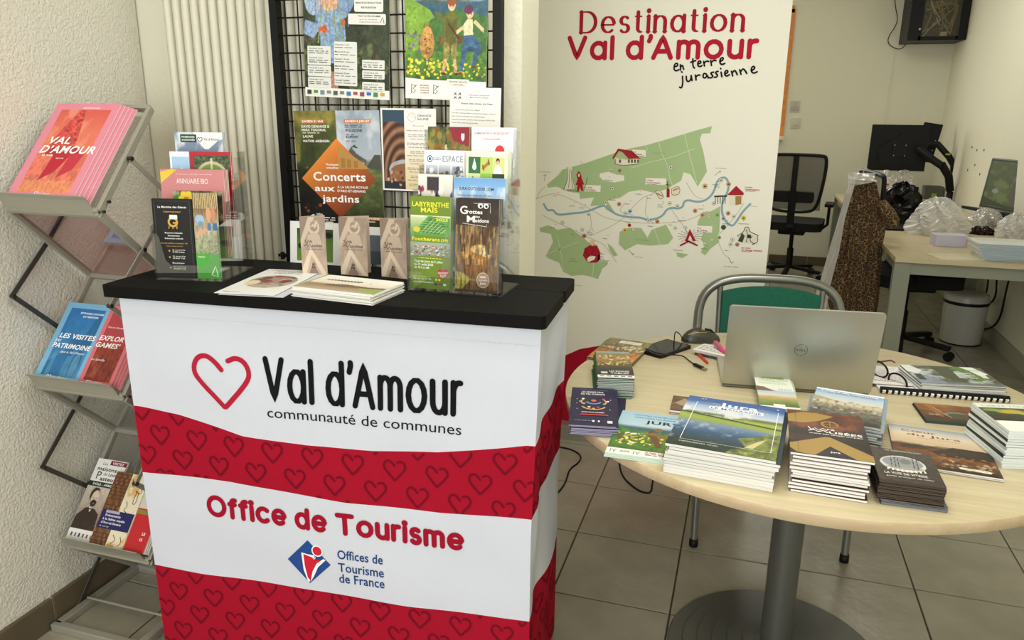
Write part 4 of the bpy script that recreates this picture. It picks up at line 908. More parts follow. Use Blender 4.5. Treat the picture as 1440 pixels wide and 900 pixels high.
def p_adv(pg):
    p = Pic(180, 230, '#7a9a4a', seed=21); p.grad([(0, '#3f6a2a'), (.45, '#6f9a3a'), (.72, '#3f6f5a'), (.80, '#3a5f74'), (.85, '#d8e0d8'), (1, '#efe9dc')])
    p.poly([(.0, .5), (0, .86), (.15, .80), (.3, .86), (.45, .80), (.6, .84), (.8, .78), (1, .84), (1, .5)], '#3c6170'); p.poly([(0, .3), (0, .84), (.10, .82), (.30, .72), (.45, .55), (.4, .3)], '#7da23c'); p.poly([(.25, .3), (.3, .62), (.6, .74), (1, .66), (1, .3)], '#456f35'); p.tex(p.Y < .75, .2, 14)
    p.blobs(70, (.02, .02, .55, .22), ['#e2cf3a', '#c9b52c', '#f0e05a'], (.01, .022), 1, 5); p.blobs(40, (.5, .02, 1, .18), ['#e2cf3a', '#c9b52c'], (.008, .018), 1, 7); p.blobs(20, (.03, .3, .2, .5), ['#8a5aa0', '#5a7a3a'], (.012, .02), 1, 9)
    # wild cat
    p.ell(.27, .38, .09, .16, '#b98a4a'); p.ell(.27, .50, .055, .055, '#cf9f5a'); p.poly([(.22, .53), (.225, .59), (.25, .55)], '#8a5f2c'); p.poly([(.29, .55), (.32, .59), (.32, .53)], '#8a5f2c'); p.blobs(26, (.2, .25, .34, .5), ['#5a3a1c'], (.005, .009), 1, 3)
    # two walkers
    p.poly([(.47, .38), (.46, .62), (.52, .70), (.60, .70), (.66, .62), (.64, .38)], '#6a6a30'); p.poly([(.47, .40), (.47, .22), (.53, .22), (.555, .36), (.58, .22), (.63, .22), (.64, .40)], '#8f8648'); p.poly([(.48, .22), (.46, .08), (.49, .08), (.52, .22)], '#d9a67c'); p.poly([(.59, .22), (.62, .08), (.65, .08), (.63, .22)], '#d9a67c'); p.ell(.565, .77, .045, .055, '#e6bb92'); p.ell(.565, .81, .052, .045, '#a5532c'); p.poly([(.46, .60), (.36, .68), (.37, .72), (.50, .64)], '#6a6a30'); p.rect(.42, .36, .48, .46, '#7a5a30')
    p.poly([(.72, .45), (.71, .58), (.76, .64), (.82, .63), (.83, .45)], '#d8d2a8'); p.poly([(.72, .47), (.70, .30), (.67, .10), (.71, .10), (.77, .32), (.86, .36), (.82, .16), (.86, .16), (.94, .36), (.84, .48)], '#3f6484'); p.ell(.785, .69, .042, .05, '#e6bb92'); p.ell(.77, .73, .055, .045, '#6a2f52'); p.poly([(.83, .6), (.95, .5), (.96, .54), (.85, .63)], '#e6bb92'); p.poly([(.72, .58), (.60, .50), (.61, .46), (.72, .54)], '#e6bb92'); p.rect(.64, .38, .70, .47, '#6f4a28')
    p.poly([(.50, .66), (.56, .60), (.64, .66), (.62, .40), (.56, .36), (.49, .40)], '#55561f', .6); p.poly([(.54, .40), (.56, .24), (.575, .40)], '#5f5a2a'); p.poly([(.52, .58), (.66, .42), (.67, .44), (.53, .60)], '#4a3018'); p.ell(.545, .765, .006, .008, '#2a1a10'); p.ell(.585, .765, .006, .008, '#2a1a10'); p.ell(.77, .685, .006, .008, '#2a1a10'); p.ell(.80, .685, .006, .008, '#2a1a10'); p.poly([(.78, .36), (.90, .34), (.86, .30), (.77, .32)], '#2f5070'); p.ell(.685, .08, .03, .014, '#6a3a24'); p.ell(.845, .15, .03, .014, '#6a3a24'); p.ell(.475, .07, .03, .016, '#5a3a20'); p.ell(.64, .07, .03, .016, '#5a3a20')
    p.tex(1, .16, 50, 8, 3); p.tex(p.Y < .45, .3, 28, 9)
    pg.img(p, 0, .17, 1, 1); pg.poly([(0, 0), (1, 0), (1, .10), (.5, .155), (0, .185)], '#f0eee4')
    pg.text('AVENTURES', .47, .925, .052, '#b1623a', w=.36, bold=.03, align='c'); pg.text('UNE CHASSE AUX TRÉSORS', .48, .872, .026, '#6f6a44', w=.48, align='c', bold=.01); pg.text('POUR S’AMUSER ET SE CULTIVER', .49, .83, .026, '#6f6a44', w=.58, align='c', bold=.01)
    for x in (.08, .36): pg.line([(x, .05), (x, .13), (x+.05, .11)], .01, '#44443c'); pg.line([(x+.02, .05), (x+.05, .07), (x+.02, .09), (x+.06, .12)], .008, '#44443c')
    for i, t in enumerate(('MUSÉES', 'BOURGOGNE', 'FRANCHE', 'COMTÉ')): pg.text(t, .19, .115-i*.022, .012, '#9a5a3c', w=.11, bold=.02)
    pg.rrect(.52, .115, .80, .185, .015, '#e9e7dc'); pg.text('TÉLÉCHARGEZ L’APPLICATION', .55, .155, .014, '#33332c', w=.22, bold=.02); pg.text('« AVENTURES »', .58, .13, .014, '#b1503a', w=.16, bold=.02)
def p_concert(pg):
    p = Pic(120, 180, '#2c3018', seed=31); L = p.X < .5
    p.grad([(0, '#171a10'), (.4, '#1f2414'), (.65, '#3a4220'), (.85, '#4f5528'), (.93, '#8a7f3c'), (1, '#6f6a30')]); p.tex(L, .4, 12, 3, 4); p.clouds(.55, 1, '#9a8f3f', 8, .58, 14, .7)
    R_ = p.X >= .5; q = Pic(120, 180, seed=5); q.grad([(0, '#20240f'), (.3, '#46522a'), (.55, '#66703a'), (.60, '#77785a'), (.63, '#aeb6bd'), (1, '#8fa0b0')]); q.clouds(.62, 1, '#d5d8da', 4, .45, 3, .8); q.tex(q.Y < .58, .35, 30, 6, 3, .5)
    q.poly([(.55, .54), (.60, .66), (.66, .72), (.72, .67), (.83, .62), (.80, .54)], '#55534c'); q.rect(.57, .55, .80, .62, '#6d6a5e'); q.poly([(.66, .72), (.70, .74), (.74, .71)], '#3a3a38'); q.poly([(.82, .56), (.92, .66), (1, .66), (1, .54)], '#4a4a44'); q.rect(.73, .56, .80, .60, '#b9b4a4')
    for a in (.60, .65, .70, .75): q.rect(a, .57, a+.02, .60, '#3a3834')
    p.A = np.where(R_[..., None], q.A, p.A)
    p.poly([(0, .0), (.0, .32), (.20, .42), (.5, .25), (.52, 0)], '#15120f'); p.blobs(14, (.02, .05, .25, .3), ['#b5582c', '#3a2416'], (.01, .025), .8, 6); p.rect(0, .0, .12, .10, '#7a3f20', .5)
    pg.img(p); o = '#c97a2e'
    q2 = Pic(70, 70, '#c8782c', seed=2); q2.A = np.stack([.86-.35*(1-q2.Y)+.05*q2.X, .52-.30*(1-q2.Y)+.03*q2.X, .22-.12*(1-q2.Y)], -1)
    m = MB(); m.img(q2.A, -1, -1, 1, 1); 
    cx_, cy_ = .49*pg.w, .47*pg.h; a = .335*pg.w
    for v in m.V: v[:] = np.stack([cx_+(v[:, 0]-v[:, 1])*a*.66, cy_+(v[:, 0]+v[:, 1])*a*.62, np.full(len(v), pg._z())], 1)
    pg.m.add(m)
    pg.poly([(.50, .55), (.86, .55), (.78, .60), (.70, .64), (.52, .725), (.50, .73)], '#b98a4a'); 
    for a in (.53, .60, .68): pg.rect(a, .56, a+.05, .64-(a-.5)*.15, '#a3763a')
    W = '#f7f4ec'; pg.rect(.09, .905, .36, .935, '#cf7a45'); pg.text('SAMEDI 31 MAI', .10, .911, .017, W, w=.25, bold=.03)
    for t, x, y, h, w_ in (('DAVID DEMANGE &', .09, .87, .020, .33), ('MARC TOGONAL', .09, .843, .020, .29), ('LAUVE', .10, .793, .019, .12), ('MATHIS AKENGIN', .10, .757, .019, .31), ('POLIGONE', .61, .838, .022, .19), ('KOPOW', .61, .79, .020, .14)): pg.text(t, x, y, h, W if x < .5 else '#2a2f3c', w=w_, bold=.04)
    pg.lines(.10, .827, .3, 1, .01, W); pg.rect(.60, .905, .90, .935, '#cf7a45'); pg.text('SAMEDI 5 JUILLET', .61, .911, .017, W, w=.28, bold=.03); pg.lines(.60, .885, .80, 2, .014, '#55606c'); pg.lines(.61, .815, .70, 1, .012, '#55606c'); pg.lines(.61, .765, .72, 1, .012, '#55606c')
    pg.text('Musiques', .35, .575, .018, W, w=.15, bold=.02); pg.text('actuelles', .355, .55, .017, W, w=.14, bold=.02)
    pg.text('Concerts', .19, .455, .070, W, w=.62, bold=.045); pg.text('aux', .20, .37, .050, W, w=.24, bold=.045); pg.text('À LA SALINE ROYALE', .47, .397, .019, W, w=.36, bold=.02); pg.text('D’ARC-ET-SENANS', .47, .366, .019, W, w=.33, bold=.02); pg.text('jardins', .28, .285, .058, W, w=.44, bold=.045)
    pg.m.disc(.17*pg.w, .145*pg.h, .055*pg.w, pg._z(), '#e9e7dc', .035*pg.h, 12, 0, PI/2, 1.5*PI); pg.text('Infos', .20, .175, .016, W, w=.07, bold=.03); pg.lines(.20, .150, .42, 3, .018, W); pg.lines(.20, .095, .36, 2, .016, W)
    pg.rect(.62, .145, .98, .172, '#cf7a45'); pg.text('SAMEDI 6 SEPTEMBRE', .63, .151, .015, W, w=.34, bold=.03); pg.lines(.63, .13, .93, 1, .014, W)
    for t, y, w_ in (('FOLLO', .092, .12), ('KLOGANGE', .060, .21), ('CAYENNE & SMOLAH', .028, .33)): pg.text(t, .63, y, .018, W, w=w_, bold=.04)
    pg.rect(.02, -.035, .52, .0, '#d06f2f'); pg.text('C · P · C', .34, -.028, .018, W, w=.14, bold=.03)
def p_saline(pg):
    pg.rect(0, 0, 1, 1, '#f2efe8'); p = Pic(60, 150, '#6f5138', seed=8); R2 = np.sqrt(((p.X-.9)*.55)**2+(p.Y-.18)**2); 
    p.A = np.clip(np.stack([.44+.20*np.sin(R2*46), .30+.15*np.sin(R2*46), .22+.11*np.sin(R2*46)], -1)*(1.0+.2*p.noise(8)[..., None]-.1), 0, 1); p.poly([(0, .84), (0, 1), (1, 1), (1, .82), (.5, .86)], '#2f4a5c'); p.ell(1.0, .25, .75, .13, '#b9c4cc', .8); p.ell(1.0, .21, .7, .12, '#8a5f3c'); p.rect(0, 0, 1, .10, '#23262a'); p.blobs(14, (.2, .06, .9, .22), ['#a5714a', '#4a2f22', '#c9a58a'], (.04, .07), 1, 4)
    pg.img(p, .03, .02, .43, .98); q = Pic(20, 60); q.grad([(0, '#e2cf9c'), (.35, '#ece0c2'), (.6, '#f0ece4'), (1, '#f1eee8')]); pg.img(q, .43, .02, .98, .98)
    pg.m.ring(.57*pg.w, .895*pg.h, .07*pg.w, .006*pg.w, pg._z(), '#b59a6a'); pg.line([(.54, .90), (.58, .93), (.62, .88)], .005, '#b59a6a'); pg.text('GRANDE', .67, .905, .026, '#3a3f4c', w=.25, bold=.01); pg.text('SALINE', .67, .865, .026, '#3a3f4c', w=.20, bold=.01); pg.text('Bon à savoir', .59, .79, .014, '#7c4a3a', w=.20)
    for i in range(14): pg.lines(.47+.03*(i % 3), .735-i*.05, .95-.04*(i % 2), 2 if i % 2 else 1, .018, '#8d867a' if i % 4 else '#a5604a', .35, i)
def p_note(pg):
    pg.rect(0, 0, 1, 1, '#efede6'); m = '#2b2a28'
    for a, b in ((.10, .87), (.10, .80), (.19, .87), (.19, .80)): pg.line([(a-.02, b-.02), (a+.03, b+.02), (a-.01, b+.025), (a+.03, b-.02)], .014, m)
    pg.text('Commission patrimoine', .36, .845, .022, m, w=.42, bold=.01); pg.text('Mont-sous-Vaudrey', .40, .80, .022, m, w=.36, bold=.01); pg.text('Dates des visites de l’été', .22, .68, .030, m, w=.62, bold=.015)
    for i, (t, w_) in enumerate((('«Visite découverte du village»', .5), ('Son bâti remarquable et ses personnages célèbres,', .88), ('Jules Grévy, Président de la République,', .66), ('Auguste Pointelin, peintre franc-comtois 1839-1933,', .86), ('Visite de la salle du patrimoine', .52))): pg.text(t, .10 if not i else .04, .56-i*.062, .022, m, w=w_)
    for i in range(3): pg.lines(.04, .20-i*.06, .9, 1, .04, '#5a5850', .5, i)
poster('poster', 'farm open day poster with denim jacket and vegetables at the upper left of grid', 'poster', (425, -38), (548, -38), (434, 135), p_farm)
poster('poster', 'Aventures treasure hunt poster with two young walkers and a lynx, upper right of the grid', 'poster', (571, -25), (688, -25), (577, 138), p_adv)
poster('poster', 'Concerts aux jardins poster with orange diamond on the left of the grid', 'poster', (412, 156), (533, 155), (419, 330), p_concert, y=PYG-.008)
poster('notice', 'Grande Saline notice with photo of brick arches and small text on the grid', 'notice', (535, 152), (613, 153), (540, 267), p_saline, y=PYG-.004)
poster('notice', 'plain white notice Dates des visites de l’été hung below the adventure poster', 'notice', (633, 122), (705, 124), (635, 195), p_note, y=PYG-.010)

# ================================================================== leaflet holders on the counter
def holder(label, fl, fr, br, tiers, dz, hh0, step_h, front_h=.13, pockets=2):
    a, b, c = ctop(*fl), ctop(*fr), ctop(*br); x = (b-a); W = x.length; x.normalize(); n = Vector((0, 0, 1)).cross(x); D = (c-b).dot(n)
    h = thing('leaflet_holder', label, 'leaflet holder'); h.matrix_world = frame(a, x, n)
    td = D/tiers; t = .0025
    side = [(0, .0005), (D, .0005), (D, dz*(tiers-1)+hh0), (D-td*.85, dz*(tiers-1)+hh0)]
    for k in range(tiers-2, -1, -1):
        side += [((k+1)*td+.004, dz*(k+1)+hh0*.58), ((k+1)*td, dz*k+hh0*.86), (k*td+td*.15, dz*k+hh0*.86)]
    side[-1:] = [(.0, hh0*.80)]
    for xx in (t/2, W-t/2): MB().prism(side, xx-t/2, xx+t/2, ax='x').build('side_wall', ACRYLIC, h)
    MB().box((W/2, D/2, .0015), (W-2*t, D, .0022)).build('base', ACRYLIC, h)
    for k in range(tiers):
        y0 = k*td; z0 = dz*k+.004
        MB().box((W/2, y0+td-.001, z0+hh0/2-.01), (W-2*t-.001, .0018, hh0-.02)).build('back_wall', ACRYLIC, h)
        MB().box((W/2, y0+td/2, z0-.0012), (W-2*t-.001, td-.004, .0016)).build('shelf', ACRYLIC, h) if k else None
        # U-cut front
        w2 = (W-2*t-.001)/pockets; f = front_h
        for p in range(pockets):
            o = t+.0005+p*w2
            MB().prism([(o, z0), (o+w2, z0), (o+w2, z0+f), (o+w2-.012, z0+f), (o+w2-.017, z0+f-.008), (o+w2-.028, z0+.045), (o+w2-.04, z0+.035), (o+.04, z0+.035), (o+.028, z0+.045), (o+.017, z0+f-.008), (o+.012, z0+f), (o, z0+f)], y0+.0005, y0+.0023, ax='y').build('front_lip', ACRYLIC, h)
    return h, W, td
def inholder(h, W, td, k, dz, x, w_, hgt, t, fn, label, cover='#ffffff', n=1, nl=None, grp=None, lean=.06, y=.004, **kw):
    """leaflets standing in tier k of a holder, x from its left wall"""
    for i in range(n):
        yy = k*td+y+(n-1-i)*(t+.0008)+.001
        M = h.matrix_world@Matrix.Translation((x+(n-1-i)*.0012, yy+t, dz*k+.0062+.0))@Matrix.Rotation(PI/2-lean, 4, 'X')@Matrix.Translation((0, 0, 0))
        top = i == n-1
        booklet('leaflet', w_, hgt, t, fn if top else None, M, label if top else (nl or 'leaflet stacked behind: '+label), 'leaflet', None if top else (grp or label+' copies'), cover=cover, **kw)

def c_menu(pg):
    pg.rect(0, 0, 1, 1, '#0d0c0c')
    pg.line([(.06, .03), (.06, .97), (.94, .97), (.94, .03), (.06, .03)], .006, '#6a6660', caps=False); W = '#f1efe8'; Y = '#d9a43a'
    pg.text('La Marmite des Géants', .14, .885, .026, W, w=.72, bold=.03, shear=.1); pg.text('L’auberge qui brasse !', .28, .83, .020, Y, w=.44, bold=.02)
    pg.disc(.50, .71, .13, '#d9a43a', .065); pg.disc(.50, .71, .08, '#0d0c0c', .038); pg.rrect(.42, .745, .62, .80, .02, '#f3efe4'); pg.rect(.50, .69, .62, .71, '#d9a43a')
    for a in (.40, .5, .60): pg.line([(a, .655), (a-.01, .63)], .022, '#d9a43a')
    for i, (t, w_) in enumerate((('Brasserie artisanale', .44), ('Restauration', .3), ('Evénements culturels', .46))): pg.text(t, .5, .565-i*.035, .019, W, w=w_, align='c', bold=.02)
    pg.text('Fermés du Midi en semaine à 19h', .5, .435, .016, Y, w=.66, align='c', bold=.01); pg.text('Cuisine maison et brunch', .5, .40, .015, Y, w=.42, align='c')
    for y in (.345, .265, .13): pg.disc(.36, y, .022, '#d9a43a', .011); pg.text('18, rue des Prés', .44, y+.006, .015, W, w=.32, bold=.015); pg.text('39 380 Vaudrey' if y > .3 else '03 84 81 17 60', .44, y-.020, .016, W, w=.30, bold=.03)
    pg.text('Boutique', .42, .185, .016, W, w=.3, bold=.02)
def c_green(pg):
    p = Pic(60, 110, '#a08a62', seed=3); p.grad([(0, '#8a9a6a'), (.4, '#b8b094'), (.7, '#8b6f4f'), (1, '#6f5c3c')]); p.tex(1, .3, 14)
    for i in range(14): p.poly([(.05+i*.07, 1), (.09+i*.07, 1), (.06+i*.075, .75), (.03+i*.075, .75)], '#d0b884')
    p.ell(.25, .58, .18, .07, '#9cc0e0'); p.rect(.2, .46, .35, .55, '#6e97c4'); p.ell(.62, .66, .10, .12, '#d9a078'); p.ell(.82, .66, .10, .12, '#c98a64'); p.rect(.55, .40, .70, .52, '#4a78a8'); p.rect(.78, .40, .95, .52, '#3f6c9c'); p.poly([(.05, .35), (.5, .45), (.55, .40), (.1, .28)], '#d9a480'); p.blobs(80, (0, 0, 1, .3), ['#cfcab4', '#7a7a5c', '#a09a80'], (.015, .03), .8, 4)
    pg.img(p, 0, .28, 1, 1); pg.rect(0, 0, 1, .29, '#4caf3c'); pg.text('Destination', .08, .25, .018, '#f2f6ee', w=.3, bold=.02)
    pg.line([(.62, .05), (.78, .15), (.86, .05)], .05, '#f2f6ee'); pg.line([(.66, .04), (.90, .03)], .02, '#f2f6ee')
def c_bio(pg):
    pg.rect(0, 0, 1, 1, '#cf8585'); pg.poly([(0, .84), (0, .97), (.17, 1.0), (.27, 1.0)], '#e8c443'); pg.rect(.24, .945, .44, .948, '#f5e9e4'); pg.rect(.62, .945, .82, .948, '#f5e9e4'); pg.text('LE 9e GUIDE', .53, .94, .014, '#f5e9e4', w=.14, align='c'); pg.text('ANNUAIRE BIO', .5, .84, .062, '#f7efe9', w=.50, align='c'); pg.text('du Jura', .5, .74, .02, '#f7efe9', w=.1, align='c')
def c_flower(pg):
    p = Pic(60, 60, '#5a4a34', seed=7); p.tex(1, .5, 9); p.clouds(0, 1, '#c9b894', 7, .55, 5, .8); p.ell(.12, .82, .15, .12, '#3f8f3a'); p.ell(.42, .78, .15, .12, '#46a03c')
    for a in range(6): p.ell(.27+.10*math.cos(a*1.05), .88+.075*math.sin(a*1.05), .065, .05, '#f0d23a')
    p.ell(.27, .88, .05, .035, '#c9762a'); pg.img(p)
def c_aerial(pg):
    pg.rect(0, 0, 1, 1, '#b51f2f'); p = Pic(80, 60, '#4b5636', seed=9); p.tex(1, .5, 14); p.blobs(60, (0, .5, 1, 1), ['#2e3a24', '#6f6c58'], (.02, .04), .8, 3); p.ell(.5, .25, .44, .55, '#c9bc96'); p.ell(.5, .22, .38, .48, '#6f9340'); p.rect(.47, .1, .53, .9, '#d9cfae'); p.rect(.1, .12, .9, .22, '#8c857a'); p.ell(.5, .3, .07, .09, '#d9cfae'); p.rect(0, 0, 1, .1, '#3b4430')
    pg.img(p, .08, .62, .97, .96)
def c_frame(pg): pg.rect(0, 0, 1, 1, '#f3f5f6'); pg.rect(.10, 0, 1, .94, '#a9cbe6'); pg.poly([(.25, .72), (.6, .82), (.9, .72)], '#f3f7fa')
def c_walks(pg):
    p = Pic(70, 90, '#8d9db0', seed=12); p.grad([(0, '#6c7a8a'), (1, '#7f90a8')]); p.clouds(0, 1, '#dfe3e8', 4, .45, 4, .9); pg.img(p)
    pg.poly([(.38, 1), (.46, .93), (.55, .84), (.62, .80), (.70, .80), (.78, .84), (.9, .9), (1, .92), (1, 1)], '#f2f2f0'); pg.rrect(.12, .88, .46, .975, .02, '#1f4a34'); pg.text('PROMENADES', .15, .935, .020, '#f0f2ea', w=.27, bold=.03); pg.text('& RANDONNÉES', .15, .90, .020, '#f0f2ea', w=.27, bold=.03); pg.vda(.53, .91, .42, '#3a3a3c')
hA, WA, tA = holder('clear acrylic four-tier leaflet holder at the left end of the counter', (219, 394), (313, 397), (346, 376), 4, .045, .165, 0, .11, 1)
inholder(hA, WA, tA, 0, .045, .003, .100, .190, .004, c_menu, 'black La Marmite des Géants menu leaflet in the front pocket', '#141313', side='#2a2826')
inholder(hA, WA, tA, 0, .045, .1045, .060, .205, .004, c_green, 'leaflet with children and green base beside the black menu leaflet', '#7a9a52', y=.006)
inholder(hA, WA, tA, 1, .045, .035, .125, .160, .003, c_flower, 'leaflet with a yellow flower showing above the front pocket', '#6a5a40', y=.003)
inholder(hA, WA, tA, 1, .045, .004, .160, .210, .004, c_bio, 'pink Annuaire Bio booklet in the second pocket', '#cf8585', n=4, nl='pink booklet copy behind the front Annuaire Bio', y=.008)
inholder(hA, WA, tA, 2, .045, .010, .05, .205, .003, c_frame, 'leaflet with pale blue frame and white edge in the third pocket', '#f3f5f6', y=.004)
inholder(hA, WA, tA, 2, .045, .062, .104, .205, .004, c_aerial, 'red bordered leaflet with aerial garden photo in the third pocket', '#b51f2f', n=2, nl='red edged leaflet behind the aerial garden one', y=.004)
inholder(hA, WA, tA, 3, .045, .003, .125, .205, .004, c_walks, 'cloudy sky Promenades & Randonnées booklet in the rear pocket', '#aab6c4', n=3, nl='booklet copy behind Promenades & Randonnées', y=.004)
def c_laby(pg):
    G = '#6f8a22'; Y = '#e9e63a'; W = '#f4f6e4'; pg.rect(0, 0, 1, 1, G)
    pg.text('LABYRINTHE', .04, .895, .052, Y, w=.92, bold=.04); pg.text('MAÏS', .26, .835, .052, Y, w=.42, bold=.04)
    p = Pic(60, 60, '#b9c48a', seed=5); p.grad([(0, '#5f9a48'), (1, '#d8dcae')]); p.poly([(.05, .1), (.45, .98), (1, .9), (1, .05)], '#5f9a48'); p.poly([(.18, .2), (.50, .9), (.95, .55), (.7, .1)], '#3f8038')
    for a in range(6): p.poly([(.25+a*.1, .15), (.27+a*.1, .15), (.60+a*.06, .85-a*.1), (.58+a*.06, .85-a*.1)], '#b9d08a')
    for a in range(5): p.poly([(.22, .25+a*.12), (.22, .27+a*.12), (.9, .20+a*.12), (.9, .18+a*.12)], '#b9d08a', .8)
    p.ell(.16, .30, .09, .14, '#d9c83a'); p.rect(.0, .92, .35, 1, '#e9ecd6'); pg.img(p, 0, .58, 1, .80)
    pg.text('2025', .64, .745, .032, Y, w=.30, bold=.04); pg.text('Foucherans', .04, .527, .040, Y, w=.70, bold=.04); pg.text('(39)', .77, .527, .03, Y, w=.18, bold=.03)
    q = Pic(70, 40, '#7e8c7a', seed=8); q.grad([(0, '#86907c'), (1, '#9fb0a0')]); q.blobs(120, (0, 0, 1, .8), ['#b33a3a', '#3f5a8a', '#e2e0d8', '#2e2c2a', '#c9a23a', '#d9a07c', '#5a8a4a'], (.012, .03), 1, 6); pg.img(q, 0, .36, 1, .51)
    pg.lines(.2, .335, .8, 1, .014, Y); pg.text('Tous les jours du 5 juillet', .10, .29, .026, W, w=.72, bold=.03); pg.text('au 31 août 2025', .10, .255, .026, W, w=.48, bold=.03); pg.text('de 10 h à 18h', .10, .22, .026, W, w=.38, bold=.03)
    pg.text('INFOS & RÉSERVATIONS', .08, .125, .014, Y, w=.32, bold=.02); pg.text('03 84 72 71 72', .08, .100, .016, W, w=.45, bold=.02); pg.text('www.labyrinthemais.fr', .08, .065, .018, W, w=.50, bold=.02)
    pg.disc(.66, .107, .03, '#e9e63a', .013); pg.disc(.74, .107, .03, '#e9e63a', .013)
    pg.poly([(.68, .20), (.74, .225), (.82, .215), (.92, .235), (.96, .20), (.98, .17), (.90, .13), (.83, .135), (.72, .12), (.70, .15)], '#b3223a'); pg.text('OUVERT', .70, .175, .022, W, w=.26, bold=.04, shear=.1); pg.text('7J/7', .75, .14, .026, W, w=.16, bold=.04)
    for i, c in enumerate(('#2c3f8a', '#b3223a', '#e9e9e9')): pg.rect(.62+i*.11, .045, .69+i*.11, .068, c)
def c_cave(pg):
    p = Pic(80, 160, '#4a3418', seed=14); p.grad([(0, '#5a3a14'), (.25, '#8a5c24'), (.42, '#a87632'), (.55, '#6f4a22'), (.75, '#3a2814'), (1, '#2a1c10')]); p.tex(1, .35, 16, 5, 4, 2.0)
    for a in range(16): x = .05+a*.06; d = .12+.14*((a*37) % 7)/7; p.poly([(x, .72), (x+.035, .72), (x+.018, .72-d)], ['#c9a66a', '#8a6433', '#a8854c'][a % 3], .35)
    p.ell(.6, .47, .25, .05, '#e0c184', .8); p.ell(.72, .44, .12, .05, '#f0dca8', .7); p.poly([(.1, .62), (.22, .62), (.24, .44), (.12, .43)], '#4a3014'); p.poly([(.75, .55), (.83, .55), (.84, .42), (.76, .42)], '#5a3c1a'); p.poly([(0, .12), (0, .30), (.3, .38), (.6, .34), (1, .42), (1, .05), (.4, .10)], '#7a5424', .8); p.tex(p.Y < .4, .3, 12, 7); p.poly([(0, 0), (0, .22), (.22, .20), (.38, .14), (.1, 0)], '#b5a832'); p.rect(0, 0, 1, .03, '#3f2c14'); n = p.noise(9, 4, 77, 3.0); p.blend(np.clip((n-.52)*6, 0, 1)*(p.Y < .72)*(p.Y > .3), '#d9b878', .55); p.blend(np.clip((.46-n)*6, 0, 1)*(p.Y < .8), '#2a1a0c', .6); p.tex(1, .2, 40, 8)
    pg.img(p); W = '#f8f4ea'
    pg.text('G', .10, .84, .085, W, w=.17, bold=.02); pg.text('rottes', .26, .845, .042, W, w=.36, bold=.03); pg.text('des', .44, .805, .022, W, w=.12, bold=.02); pg.text('M', .26, .755, .070, W, w=.19, bold=.03); pg.text('oidons', .45, .757, .040, W, w=.32, bold=.03)
    for x in (.57, .70): pg.disc(x, .93, .06, '#f2efe6', .028); pg.disc(x+.01, .925, .028, '#17120c', .014)
    pg.line([(.42, .955), (.80, .955), (.80, .86)], .008, W); pg.line([(.16, .74), (.72, .715), (.72, .74)], .008, W)
    pg.disc(.66, .14, .15, '#c9bca8', .085); pg.disc(.66, .14, .135, '#a5806a', .077); pg.text('100%', .66, .165, .02, W, w=.14, align='c', bold=.02); pg.text('accessible', .66, .135, .016, W, w=.20, align='c'); pg.text('Jura', .66, .095, .026, W, w=.14, align='c', bold=.03)
def c_outdoor(pg):
    p = Pic(80, 50, '#9ab8d4', seed=3); p.grad([(0, '#e6ecee'), (.6, '#b9d0e4'), (1, '#6fa3d6')]); p.clouds(0, .9, '#f2f4f4', 4, .55, 6, .6); pg.img(p)
    pg.text('JURA-OUTDOOR.COM', .10, .865, .035, '#1b2b44', w=.68, bold=.035, shear=.1); pg.text('Parcours à saisir : à pied, vélo, VTT, trail...', .09, .80, .020, '#2b3a52', w=.66, bold=.01, shear=.1); pg.text('et sentiers d’interprétation', .22, .755, .020, '#2b3a52', w=.44, bold=.01, shear=.1)
def c_crowd(pg):
    p = Pic(50, 60, '#b9a894', seed=2); p.grad([(0, '#8a7a6a'), (.8, '#d9d4cc'), (1, '#e8e6e0')]); p.blobs(90, (0, .1, 1, .85), ['#1f1c1e', '#a5283c', '#e2c03a', '#3f5a8a', '#e6e2da', '#c98a6a', '#6a2f52'], (.04, .09), 1, 9); p.rect(.25, .82, .6, .97, '#3a2f34'); pg.img(p)
def c_espace(pg):
    pg.rect(0, 0, 1, 1, '#f1f1ee'); pg.disc(.14, .905, .07, '#2f5f9a', .04); pg.disc(.14, .905, .05, '#f1f1ee', .028); pg.disc(.14, .905, .03, '#2f5f9a', .018); pg.text('ESPACE', .46, .875, .068, '#7d8a9a', w=.50, bold=.01); pg.text('des Mondes', .22, .91, .022, '#7a9aa8', w=.2); pg.lines(.22, .895, .42, 1, .02, '#7a9aa8')
    for i in range(3):
        p = Pic(30, 40, ['#8f98a4', '#b9c0c8', '#a8a49c'][i], seed=i+3); p.grad([(0, '#5a5f66'), (1, '#ccd2d8')]); p.blobs(12, (.1, .1, .9, .8), ['#3a3a40', '#e8e6e2', '#7c8894'], (.08, .2), .8, i+2); pg.img(p, .04+i*.32, .66, .34+i*.32, .84)
